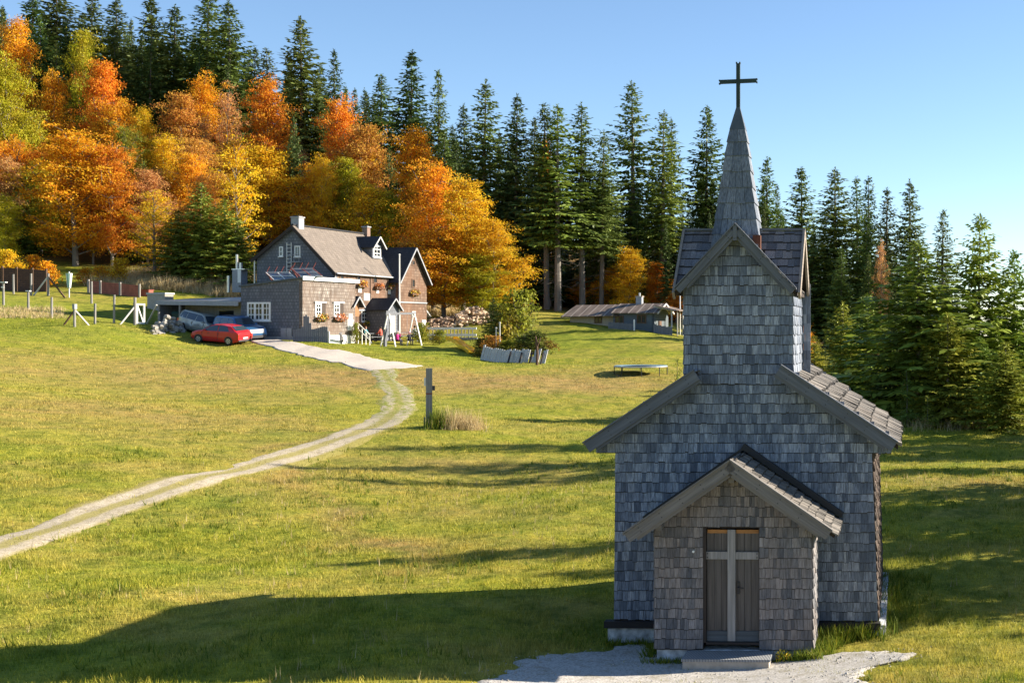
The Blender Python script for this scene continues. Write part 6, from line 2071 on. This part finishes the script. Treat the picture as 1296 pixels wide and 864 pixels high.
def leaf_proto(H, Rb, t0, seed, n_leaf=8000, leaf=.17, bark='bark_grey', nclump=150, dense=1.0, open_=.0):
    """broad-leaved tree: limbs that fork into twigs, a cloud of leaves round every twig end"""
    q = np.random.RandomState(seed)
    tube = MB()
    r0 = .017 * H ** .95
    lean = q.uniform(-.4, .4, 2)
    trunk = [(0, 0, -.6), (lean[0] * .3, lean[1] * .3, H * .28), (lean[0], lean[1], H * .55), (lean[0] * 1.2, lean[1] * 1.2, H * .9)]
    tube.tube(trunk, [r0 * 1.15, r0 * .85, r0 * .5, .02], 8)
    tp = lambda f: np.array([np.interp(f * H, [p[2] for p in trunk], [p[i] for p in trunk]) for i in (0, 1)] + [f * H])
    clumps = []
    nl = 26
    for i in range(nl):
        f = t0 + (1 - t0) * ((i + .5) / nl) ** .9
        a = i * 2.4 + q.uniform(-.5, .5)
        e = (f - t0) / (1 - t0)
        env = min(1, .55 + 1.6 * e) * (1 - e) ** .62 * 1.12
        Lb = Rb * max(.18, env) * q.uniform(.68, 1.12)
        b0 = tp(max(.08, f - .12))
        end = np.array([b0[0] + math.cos(a) * Lb, b0[1] + math.sin(a) * Lb, min(H * 1.0, b0[2] + Lb * (.35 + .5 * e) + H * .06)])
        mid = b0 * .5 + end * .5 + np.array([0, 0, -.06 * Lb])
        tube.tube([b0, mid, end], [r0 * .34 * (1 - .5 * e) + .02, r0 * .2 * (1 - .5 * e) + .015, .012], 5)
        ns = max(3, int(nclump / nl * (.5 + Lb / Rb)))
        for k in range(ns):
            s = q.uniform(.28, 1.0)
            p = (b0 * (1 - s) + end * s) if s > .5 else (b0 * (1 - s) + end * s)
            off = q.normal(0, 1, 3) * np.array([.17, .17, .13]) * Rb * (.45 + .55 * s)
            c = p + off
            clumps.append((c, s))
            if k % 2 == 0: tube.tube([p, (p + c) / 2 + np.array([0, 0, .05]), c], [.03, .02, .008], 4)
    C = np.array([c for c, _ in clumps])
    per = max(4, int(n_leaf / len(C)))
    cr = np.repeat(q.uniform(.32, .68, len(C)) * (Rb / 4.5) ** .5, per)
    P = np.repeat(C, per, 0) + q.normal(0, 1, (len(C) * per, 3)) * np.array([1, 1, .42]) * cr[:, None]
    keep = (P[:, 2] > .35) & (P[:, 2] < H * 1.02)
    P = P[keep]; n = len(P)
    nrm = unit(q.normal(0, .75, (n, 3)) + np.array([0, 0, .75]) + .25 * unit(P - np.array([0, 0, H * .5])))
    e1 = unit(np.cross(nrm, q.normal(0, 1, (n, 3)))); e2 = np.cross(nrm, e1)
    s = leaf * q.uniform(.6, 1.35, (n, 1))
    A = np.stack([P - e1 * s, P - e2 * s * .62, P + e1 * s, P + e2 * s * .62], 1)
    return tube.mesh('trunk', M[bark]), quad_mesh('crown', A, M['leaves']), (H, Rb)


SP_T = [spruce_proto(24, 3.0, .10, 100 + i, wh=.43, nbr=7, step=.22, tw=.125, tl=.47, ragged=.3) for i in range(6)]           # full tall spruce
SP_B = [spruce_proto(26, 2.5, .34, 120 + i, wh=.43, nbr=7, step=.24, tw=.115, tl=.45, ragged=.38) for i in range(3)]          # tall spruce on a bare trunk
SP_N = [spruce_proto(20, 2.3, .05, 140 + i, wh=.4, nbr=7, step=.22, tw=.105, tl=.42, ragged=.3) for i in range(2)]            # slim
SP_Y = [spruce_proto(10, 2.5, .02, 160 + i, wh=.31, nbr=8, step=.15, tw=.08, tl=.34, ragged=.24) for i in range(4)]        # young, full to the ground
SP_S = [spruce_proto(4, 1.1, .02, 180 + i, wh=.26, nbr=6, step=.13, tw=.045, tl=.24, ragged=.3) for i in range(2)]          # sapling
LF_B = [leaf_proto(15, 4.6, .14, 200 + i, n_leaf=27000, leaf=.105, nclump=330) for i in range(5)]
LF_O = [leaf_proto(14, 3.6, .16, 220 + i, n_leaf=8000, leaf=.10, nclump=160) for i in range(2)]                               # thin, see-through crowns
LF_S = [leaf_proto(3.0, 1.7, .05, 240 + i, n_leaf=2600, leaf=.10, nclump=90, bark='bark_dark') for i in range(3)]           # bushes
KIND = {'T': SP_T, 'B': SP_B, 'N': SP_N, 'Y': SP_Y, 'S': SP_S, 'L': LF_B, 'O': LF_O, 'b': LF_S}
NAME = {'T': ('spruce_tree', 'spruce'), 'B': ('spruce_tree', 'spruce'), 'N': ('spruce_tree', 'spruce'), 'Y': ('young_spruce', 'spruce'), 'S': ('spruce_sapling', 'spruce'), 'L': ('beech_tree', 'tree'), 'O': ('beech_tree', 'tree'), 'b': ('bush', 'bush')}
PAL = {'dk': (.085, .120, .034, 1), 'md': (.125, .165, .038, 1), 'gr': (.155, .205, .038, 1), 'br': (.21, .265, .038, 1), 'yb': (.28, .30, .04, 1),  # spruce greens
       'or': (.82, .36, .02, .35), 'ro': (.74, .27, .025, .25), 'bn': (.62, .29, .06, .28), 'ye': (.86, .53, .025, .45), 'yg': (.52, .48, .025, .9), 'pk': (.60, .31, .12, .15), 'lg': (.17, .20, .025, .6), 'dg': (.06, .085, .02, .2)}
q_tree = random.Random(5)
cnt = {}


def plant(kd, x, y, H, Rr, colr, label, group=None, lean=0.0):
    fam = KIND[kd]
    i = cnt.get(kd, 0); cnt[kd] = i + 1
    tr_m, cr_m, dims = fam[i % len(fam)]
    z = float(zg(x, y)) - .05
    nm, cat = NAME[kd]
    if ' bush' in label: nm, cat = 'bush', 'bush'
    o = thing(nm, label, cat, (x, y, z), q_tree.uniform(0, 6.28), group)
    H0 = dims[0] if isinstance(dims, tuple) else dims
    R0 = dims[1] if isinstance(dims, tuple) else {'T': 3.0, 'B': 2.5, 'N': 2.3, 'Y': 2.5, 'S': 1.1}[kd]
    o.scale = (Rr / R0 * q_tree.uniform(.88, 1.1), Rr / R0 * q_tree.uniform(.88, 1.1), H / H0)
    o.rotation_euler[0] = q_tree.uniform(-.02, .02) + lean
    a = bpy.data.objects.new('trunk', tr_m); COL.objects.link(a); a.parent = o
    b = bpy.data.objects.new('crown', cr_m); COL.objects.link(b); b.parent = o
    j = q_tree.uniform(.86, 1.14)
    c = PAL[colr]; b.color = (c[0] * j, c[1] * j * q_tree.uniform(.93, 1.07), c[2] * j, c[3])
    return o


def tree_px(kd, u, vtop, d, wpx, colr, label, group=None):
    p = at(u, d)
    H = -(vtop - V0) / F * d - p.z
    return plant(kd, p.x, p.y, max(H, .6), wpx / 2 / F * d * (1.72 if kd in 'TBN' else 1.5 if kd == 'Y' else 1.1), colr, label, group)


GS_, GB_, GY_ = 'spruces along the forest skyline', 'autumn beeches on the hillside', 'young spruces at the forest edge'
SKY = [
    ('T', 42, -8, 178, 60, 'dk', 'dark spruce rising behind the leftmost yellow-green tree'), ('T', 72, -25, 182, 64, 'dk', 'tall spruce cut by the top edge, above the small yellow-green tree'),
    ('T', 116, -6, 176, 62, 'md', 'spruce above the yellow-green tree wedged between spruces'), ('T', 150, 0, 184, 56, 'dk', 'dark spruce between two taller ones at the top left of the hill'),
    ('T', 192, -4, 172, 66, 'md', 'broad spruce standing over the orange and yellow slope, left of the bare grey tree'), ('T', 224, 8, 180, 56, 'dk', 'spruce behind the reddish-brown tree at the hill crest'),
    ('T', 260, -14, 176, 60, 'md', 'very tall spruce in the middle of the hill crest group'), ('T', 294, 2, 172, 66, 'md', 'spruce with a sharp top at the right end of the hill crest group'),
    ('N', 322, 60, 176, 40, 'dk', 'short spruce right of the hill crest group'), ('N', 341, 62, 178, 42, 'dk', 'short dark spruce left of the lone tall spruce'),
    ('T', 383, 22, 166, 66, 'md', 'lone tall spruce rising above the orange-red beech crown'), ('N', 424, 64, 172, 40, 'dk', 'narrow spruce just right of the lone tall spruce'),
    ('T', 482, 94, 164, 54, 'md', 'spruce with a feathery top behind the brown beech'), ('T', 520, 65, 160, 56, 'dk', 'dense tall spruce over the orange beech at the lodge wing'),
    ('N', 554, 90, 158, 40, 'md', 'thin bluish spruce beside the dense tall spruce'), ('T', 587, 132, 160, 46, 'dk', 'lower spruce behind the yellow-orange beech'),
    ('T', 611, 102, 148, 62, 'md', 'broad tall spruce behind the right flank of the orange beeches'), ('T', 652, 119, 146, 52, 'dk', 'dark spruce touching the tip of the orange beech flank'),
    ('N', 676, 150, 150, 40, 'dk', 'slim dark spruce beside the double-topped pair'), ('B', 692, 130, 140, 46, 'md', 'left spruce of a double-topped pair'), ('B', 706, 132, 138, 54, 'gr', 'spruce of a double-topped pair with the pale bare trunk left of the hut roof'),
    ('B', 737, 131, 141, 52, 'md', 'spruce with a bare trunk over the left part of the hut roof'), ('B', 761, 164, 142, 42, 'md', 'shorter spruce with a bare trunk over the middle of the hut'),
    ('B', 800, 104, 151, 58, 'md', 'tallest spruce right of the middle, above the hut chimney'), ('B', 838, 140, 149, 46, 'gr', 'sunlit spruce with a long pale trunk at the hut gable'), ('N', 850, 152, 153, 36, 'dk', 'slim spruce leaning on the sunlit one at the hut gable'),
    ('T', 894, 134, 157, 54, 'md', 'dense spruce left of the chapel spire'), ('T', 968, 199, 132, 46, 'md', 'spruce right of the chapel spire'), ('T', 1012, 211, 122, 52, 'md', 'dark spruce right beside the chapel tower gable'),
    ('T', 1060, 213, 112, 60, 'md', 'tall spruce with a wide skirt between tower and right edge'), ('N', 1084, 224, 118, 40, 'md', 'left of two close spruce tips right of the wide skirted spruce'), ('N', 1100, 224, 120, 40, 'dk', 'right of two close spruce tips right of the wide skirted spruce'),
    ('N', 1124, 238, 114, 44, 'dk', 'spruce behind the brown leafless spot'), ('T', 1151, 227, 112, 48, 'md', 'spruce rising above the big bushy young spruce'), ('N', 1194, 266, 104, 48, 'md', 'slim spruce standing free between the bushy and the sparse young spruce'),
]
for s_ in SKY: tree_px(*s_[:3], s_[3] * (1.2 if s_[1] > 950 else 1.0), *s_[4:], group=GS_)
LEAFY = [
    ('L', 16, 18, 162, 70, 'or', 'orange-brown beech at the very top of the left edge'), ('L', 14, 70, 146, 80, 'yg', 'yellow-green tree high on the left edge'), ('L', 34, 140, 150, 60, 'yg', 'yellow-green tree below the one high on the left edge'),
    ('L', 106, 28, 164, 50, 'yg', 'small yellow-green tree wedged between dark spruces'), ('L', 66, 84, 154, 52, 'or', 'orange beech under the leftmost dark spruces'), ('L', 128, 74, 156, 74, 'ro', 'orange-red beech in the upper left of the slope'),
    ('L', 96, 160, 128, 124, 'or', 'large orange beech in front, left of the young spruces'), ('L', 6, 245, 124, 56, 'yg', 'yellow-green beech at the left edge above the woven fence'), ('L', 14, 180, 138, 70, 'or', 'orange beech at the left edge, halfway up the slope'),
    ('L', 152, 120, 146, 62, 'or', 'orange beech above the large front beech'), ('O', 196, 238, 121, 66, 'ye', 'thin yellow tree between the front beech and the young spruces'),
    ('L', 228, 116, 150, 80, 'bn', 'brownish-pink beech in the middle of the slope'), ('L', 262, 92, 158, 62, 'or', 'slender orange tree below the hill crest spruces'), ('O', 286, 106, 156, 44, 'pk', 'bare greyish tree with few leaves on the upper slope'),
    ('L', 336, 96, 154, 84, 'ro', 'orange-red round beech crown high right of the slope'), ('L', 252, 170, 140, 84, 'bn', 'rust-brown beech behind the tall young spruce'), ('L', 300, 176, 148, 76, 'or', 'orange beech over the back of the lodge chimney'),
    ('L', 344, 182, 145, 96, 'ye', 'broad yellow-orange beech above the lodge roof ridge'), ('L', 400, 206, 144, 80, 'or', 'orange beech right behind the lodge ridge'), ('L', 432, 120, 152, 80, 'ro', 'brown-orange beech with a flat top beneath the feathery spruce'),
    ('L', 462, 150, 150, 90, 'bn', 'tall brown beech with visible grey trunk over the dormer'), ('L', 470, 228, 142, 90, 'ye', 'yellow-orange beech just above the dormer'), ('L', 524, 158, 146, 74, 'or', 'orange beech above the wing gable of the lodge'),
    ('L', 548, 200, 127, 92, 'or', 'orange-brown beech beside the wing gable'), ('L', 586, 222, 125, 104, 'ye', 'yellow-orange beech in the middle of the right flank'), ('L', 628, 272, 124, 92, 'ye', 'yellow beech at the outer right flank by the dark spruces'),
    ('L', 562, 280, 123, 100, 'or', 'orange beech low behind the firewood heap'), ('L', 610, 318, 122.5, 80, 'yg', 'yellow-green low beech behind the loose green shrub'), ('L', 520, 300, 124, 60, 'bn', 'dark orange beech at the back corner of the wing'), 
    ('L', 796, 312, 142, 62, 'ye', 'yellow and orange beech above the hut roof'), ('L', 772, 336, 145, 46, 'or', 'orange beech left of the hut chimney'), ('L', 738, 345, 148, 40, 'or', 'small orange beech behind the left hut roof'), ('L', 832, 330, 147, 46, 'ro', 'reddish beech behind the sunlit bare trunk'), ('L', 856, 368, 140, 40, 'ro', 'small orange beech between hut gable and chapel tower'), ('L', 690, 170, 152, 22, 'or', 'orange treetop peeking between the double-topped spruces'),
    ('O', 1116, 300, 116, 26, 'pk', 'brown thin leaved tree among the spruces on the right'), ('L', 1018, 405, 100, 26, 'or', 'small orange bush-like tree beside the chapel tower'),
]
for s_ in LEAFY: tree_px(*s_, group=GB_)
YOUNG = [
    ('Y', 255, 232, 121, 62, 'br', 'bright green young spruce, tallest of the group left of the lodge'), ('Y', 284, 252, 120.5, 62, 'br', 'bright green young spruce nearest the lodge gable'), ('Y', 226, 266, 121, 54, 'gr', 'green young spruce right behind the thin yellow tree'), ('Y', 182, 205, 134, 40, 'gr', 'dark green narrow young spruce above the thin yellow tree'),
    ('Y', 34, 210, 132, 56, 'gr', 'dark green young spruce beside the large front beech'), ('Y', 373, 150, 146, 30, 'dk', 'slim dark young spruce among orange beeches under the lone tall spruce'), ('Y', 492, 188, 150, 34, 'dk', 'slim dark young spruce between beeches above the wing'), ('Y', 300, 275, 121, 44, 'gr', 'small green young spruce touching the lodge gable'),
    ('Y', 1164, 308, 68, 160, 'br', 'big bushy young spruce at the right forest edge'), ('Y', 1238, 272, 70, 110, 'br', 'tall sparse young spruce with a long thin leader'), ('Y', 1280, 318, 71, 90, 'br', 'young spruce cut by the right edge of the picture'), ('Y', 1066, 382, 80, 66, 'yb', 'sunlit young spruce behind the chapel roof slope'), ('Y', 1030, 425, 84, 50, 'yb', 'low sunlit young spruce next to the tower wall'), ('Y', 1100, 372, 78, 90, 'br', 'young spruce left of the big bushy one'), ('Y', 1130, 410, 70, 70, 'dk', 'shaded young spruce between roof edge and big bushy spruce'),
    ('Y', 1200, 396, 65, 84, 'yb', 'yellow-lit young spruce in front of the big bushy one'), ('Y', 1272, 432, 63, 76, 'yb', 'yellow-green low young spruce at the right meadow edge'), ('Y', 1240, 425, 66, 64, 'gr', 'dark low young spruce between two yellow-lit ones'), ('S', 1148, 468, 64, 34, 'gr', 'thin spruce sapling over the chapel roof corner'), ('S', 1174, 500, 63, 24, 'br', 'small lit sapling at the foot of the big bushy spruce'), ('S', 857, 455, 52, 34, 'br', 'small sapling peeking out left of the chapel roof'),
]
for s_ in YOUNG: tree_px(*s_, group=GY_)
# further rows behind
q = random.Random(31)
n_f = 0
for gy_ in np.arange(131, 156, 6.6):
    for gu in np.arange(-70, 560, 46):
        u = gu + q.uniform(-20, 20); d = gy_ + q.uniform(-2.5, 2.5)
        if u > 500 and d < 140: continue
        if u > 310 and u < 520 and d < 141: continue
        p = at(u, d)
        col = q.choice(['or', 'or', 'ro', 'bn', 'ye', 'ye', 'yg', 'pk', 'yg', 'lg'])
        plant('L' if q.random() < .85 else 'O', p.x, p.y, q.uniform(9, 14), q.uniform(2.2, 3.3), col, 'autumn coloured tree filling the slope behind the front beeches', 'further beeches on the slope')
for gy_ in np.arange(168, 212, 8.5):
    for gu in np.arange(-80, 600, 40):
        u = gu + q.uniform(-18, 18); d = gy_ + q.uniform(-3, 3)
        p = at(u, d)
        cap = float(np.interp(u, [-80, 300, 330, 380, 430, 480, 600], [-40, 12, 75, 40, 80, 105, 140])) + q.uniform(14, 60)
        H = min(q.uniform(17, 24), -(cap - V0) / F * d - p.z)
        if H > 5: plant('T', p.x, p.y, H, H * q.uniform(.10, .14), q.choice(['dk', 'dk', 'md']), 'dark spruce filling the crest behind the front spruces', 'further spruces on the crest')
for d0 in (148, 156, 165, 176, 190):
    for gu in np.arange(560, 1010, 30):
        u = gu + q.uniform(-14, 14); d = d0 + q.uniform(-3, 3)
        p = at(u, d)
        cap = float(np.interp(u, [560, 640, 760, 900, 1010], [150, 165, 190, 190, 240])) + q.uniform(0, 90)
        H = -(cap - V0) / F * d - p.z
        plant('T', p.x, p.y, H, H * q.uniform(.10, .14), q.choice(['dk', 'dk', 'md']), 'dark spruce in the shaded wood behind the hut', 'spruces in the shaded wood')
for d0 in (120, 131, 144, 158):
    for gu in np.arange(985, 1370, 34):
        u = gu + q.uniform(-14, 14); d = d0 + q.uniform(-4, 4)
        p = at(u, d)
        cap = float(np.interp(u, [985, 1100, 1200, 1296, 1370], [260, 268, 330, 385, 390])) + q.uniform(0, 60)
        H = -(cap - V0) / F * d - p.z
        plant('T', p.x, p.y, H, max(1.3, H * q.uniform(.12, .17)), q.choice(['dk', 'md', 'md']), 'spruce in the wood behind the young spruces on the right', 'spruces in the right-hand wood')
for u, v, d, wd_ in ((1000, 440, 92, 60), (1045, 445, 90, 60), (1085, 452, 82, 70), (1225, 452, 74, 80), (1300, 440, 74, 90), (1175, 440, 76, 80), (1262, 430, 78, 90), (1290, 400, 84, 90), (1215, 420, 82, 80)):
    tree_px('Y', u, v, d, wd_, 'dk', 'low dark spruce in the undergrowth behind the edge trees', 'low dark spruces')
for u, v, d, wd_ in ((668, 345, 150, 40), (692, 335, 151, 44), (722, 340, 150, 42), (748, 330, 152, 46), (778, 345, 153, 40), (816, 340, 154, 44), (846, 350, 155, 40)):
    tree_px('Y', u, v, d, wd_, 'dk', 'low dark spruce filling the gap between bare trunks behind the hut', 'low dark spruces behind the hut')
# trees outside the frame whose shade crosses the lawn
for x, y, H, Rr in ((11.5, 34, 8, 2.2), (9.6, 30.5, 6.5, 1.9), (12.5, 31, 8.5, 2.4), (10.2, 38.5, 7.0, 2.0), (13.5, 42, 9, 2.4), (12, 47, 8, 2.2), (14, 53, 9, 2.4), (8.0, 24.0, 2.6, .9), (15, 36, 10, 2.6), (17, 40, 11, 2.8), (16, 31, 9, 2.4), (12, 61, 15, 3.2), (14, 57.5, 16, 3.2), (12.5, 53.5, 14, 2.8), (9, 36.2, 9.5, 2.3), (10.5, 37.5, 9, 2.2), (10.5, 27.5, 6, 1.8)):
    plant('Y', x, y, H, Rr, 'gr', 'young spruce on the lawn edge beyond the right picture border', 'spruces beside the lawn')

# ---------------------------------------------------------------- bushes
BU = [('b', 655, 366, 101, 58, 'lg', 'tall loose yellow-green shrub behind the dark round bush'), ('b', 640, 384, 103, 46, 'lg', 'loose green shrub left of the tall loose one'), ('b', 683, 418, 97.5, 44, 'dg', 'dark green round bush above the plank barrier'), ('b', 664, 424, 98.5, 34, 'dg', 'dark bush left of the round one above the plank barrier'), ('b', 533, 408, 107, 22, 'lg', 'green bush right of the swing legs'),
      ('b', 556, 417, 106, 22, 'lg', 'low shrub in front of the white railing'), ('b', 609, 427, 99, 24, 'dg', 'low dark shrub below the firewood heap'), ('b', 622, 424, 97, 28, 'bn', 'reddish-brown low shrub next to the conifer'), ('b', 645, 430, 97, 34, 'lg', 'light green low shrub above the barrier middle'), ('b', 604, 440, 96, 16, 'dg', 'greyish low shrub at the lower end of the slide'), ('b', 450, 408, 104, 12, 'lg', 'green creeper bush beside the annex steps'),
      ('b', 62, 330, 114, 28, 'or', 'orange bush above the right end of the woven fence'), ('b', 44, 322, 116, 26, 'or', 'taller orange bush above the middle of the woven fence'), ('b', 8, 316, 114, 30, 'ye', 'yellow-orange bush above the left end of the woven fence'), ('b', 27, 332, 113, 24, 'ye', 'low yellow bush over the left half of the woven fence'), ('b', 150, 326, 118, 30, 'ye', 'yellow-orange bush behind the red panel fence'), ('b', 128, 336, 117, 24, 'or', 'orange bush at the left end of the red panel fence'), ('b', 106, 338, 117, 22, 'or', 'orange bush between the two fences'), ('b', 272, 330, 120, 18, 'bn', 'small orange bush at the foot of the young spruces')]
for s_ in BU: tree_px(*s_, group='bushes around the lodge')
tree_px('Y', 624, 376, 100, 30, 'md', 'small dark conifer left of the loose green shrub')

# ---------------------------------------------------------------- tall dry grass, weeds at the chapel
def scatter_px(n, us, vs_, seed, d0=15):
    q = np.random.RandomState(seed); X, Y = [], []
    for _ in range(n):
        p = hit(q.uniform(*us), q.uniform(*vs_)); X.append(p.x); Y.append(p.y)
    return np.array(X), np.array(Y)


q = np.random.RandomState(50)
xa_, xb_ = (150 - U0) / F * 121, (340 - U0) / F * 121
X = q.uniform(xa_, xb_, 4600); Y = q.uniform(115.5, 127.5, 4600)
blades('tall_dry_grass', X, Y, .85 + .4 * np.sin(X * .9 + np.sin(Y)) * np.sin(Y * .8), .06, 4, M['straw'], .12, .5, 'tall dry straw grass between the outbuilding and the young spruces')
X, Y = scatter_px(620, (-10, 82), (390, 403), 51)
blades('tall_dry_grass', X, Y, np.random.RandomState(4).uniform(.12, .4, 620), .03, 5, M['straw'], .2, .5, 'dry straw grass strip along the left fence posts')
q = np.random.RandomState(52)
c0 = hit(582, 543)
X = c0.x + q.normal(0, .46, 210); Y = c0.y + q.normal(0, .4, 210)
blades('dry_grass_tuft', X, Y, q.uniform(.3, 1.0, 210), .022, 7, M['straw'], .1, .5, 'dry straw tuft right of the trail post')
X = hit(558, 541).x + q.normal(0, .22, 60); Y = hit(558, 541).y + q.normal(0, .3, 60)
blades('green_tuft', X, Y, .8, .04, 7, M['weed'], .1, .5, 'green weeds between the trail post and the straw tuft')
X, Y = scatter_px(230, (1140, 1300), (530, 546), 53)
blades('forest_edge_grass', X, Y, .6, .02, 5, M['straw'], .25, .6, 'greyish dry grass along the right forest edge')
X = q.uniform((520 - U0) / F * 128, (640 - U0) / F * 128, 1300); Y = q.uniform(123, 133, 1300)
blades('forest_edge_grass', X, Y, .5, .05, 4, M['straw'], .2, .5, 'dry grass under the beeches behind the firewood')
q = np.random.RandomState(70)
cx_, cy_ = q.uniform(-26, 6, 170), q.uniform(17.5, 50, 170)
X = np.repeat(cx_, 9) + q.normal(0, .5, 170 * 9); Y = np.repeat(cy_, 9) + q.normal(0, .5, 170 * 9)
k_ = ~inside(GRV, X, Y) & ~((X > -4.7) & (X < .3) & (Y > 20.7) & (Y < 27.4))
for i in range(0, len(TRK), 3): k_ &= np.hypot(X - TRK[i, 0], Y - TRK[i, 1]) > TRK[i, 2]
X, Y = X[k_], Y[k_]
blades('meadow_weeds', X, Y, q.uniform(.10, .24, len(X)), .014 + Y * .0004, 6, M['weed'], .05, .8, 'darker weed tufts dotted through the meadow')
X = q.uniform(-22, 6, 1500); Y = q.uniform(17.5, 44, 1500)
k_ = ~inside(GRV, X, Y) & ~((X > -4.7) & (X < .3) & (Y > 20.7) & (Y < 27.4)) & (np.sin(X * .7) * np.sin(Y * .5 + X * .2) > -.1)
for i in range(0, len(TRK), 3): k_ &= np.hypot(X - TRK[i, 0], Y - TRK[i, 1]) > TRK[i, 2]
blades('seed_stalks', X[k_], Y[k_], .22, .006 + Y[k_] * .0002, 3, M['straw'], .03, .35, 'dry pale grass stalks standing above the meadow')
# weeds round the chapel
X, Y, Hh = [], [], []
q = np.random.RandomState(60)
for (x0, y0, x1, y1, n, sp, h) in ((.1, 22.15, .4, 27, 150, .18, .26), (-.9, 22.0, .1, 22.3, 90, .12, .3), (-.9, 21.0, -.55, 22.1, 60, .12, .22), (-1.4, 20.85, -.85, 20.95, 50, .06, .2), (-3.65, 20.9, -2.9, 20.95, 60, .08, .12), (-4.55, 22.2, -3.6, 22.2, 40, .1, .14), (-3.7, 21.2, -3.65, 22, 30, .08, .2), (.5, 23, 1.0, 27, 60, .3, .22)):
    f = q.uniform(0, 1, n)
    X.append(x0 + (x1 - x0) * f + q.normal(0, sp, n)); Y.append(y0 + (y1 - y0) * f + q.normal(0, sp * .6, n)); Hh.append(np.full(n, h))
X, Y, Hh = map(np.concatenate, (X, Y, Hh))
blades('weeds', X, Y, Hh, .022, 9, M['weed'], .05, .9, 'green weeds growing along the chapel foundation')
q = random.Random(61)
mb = MB(); leaf_cloud(mb, (0, 0, .1), (.13, .1, .14), 120, .03, [M['petal_yellow'], M['weed'], M['petal_yellow']], q)
p = Vector((-1.42, 20.87, float(zg(-1.42, 20.87))))
o = thing('yellow_weed', 'small yellow-leaved plant at the right end of the doorstep', 'plant', p)
c_ = mb.build('leaves', M['petal_yellow'], o)
mb = MB()
for k in range(5): mb.tube([(0, 0, -.05), (.06 * math.cos(k * 1.3), .05 * math.sin(k * 1.3), .16)], .005, 4)
mb.build('stem', M['weed'], o)
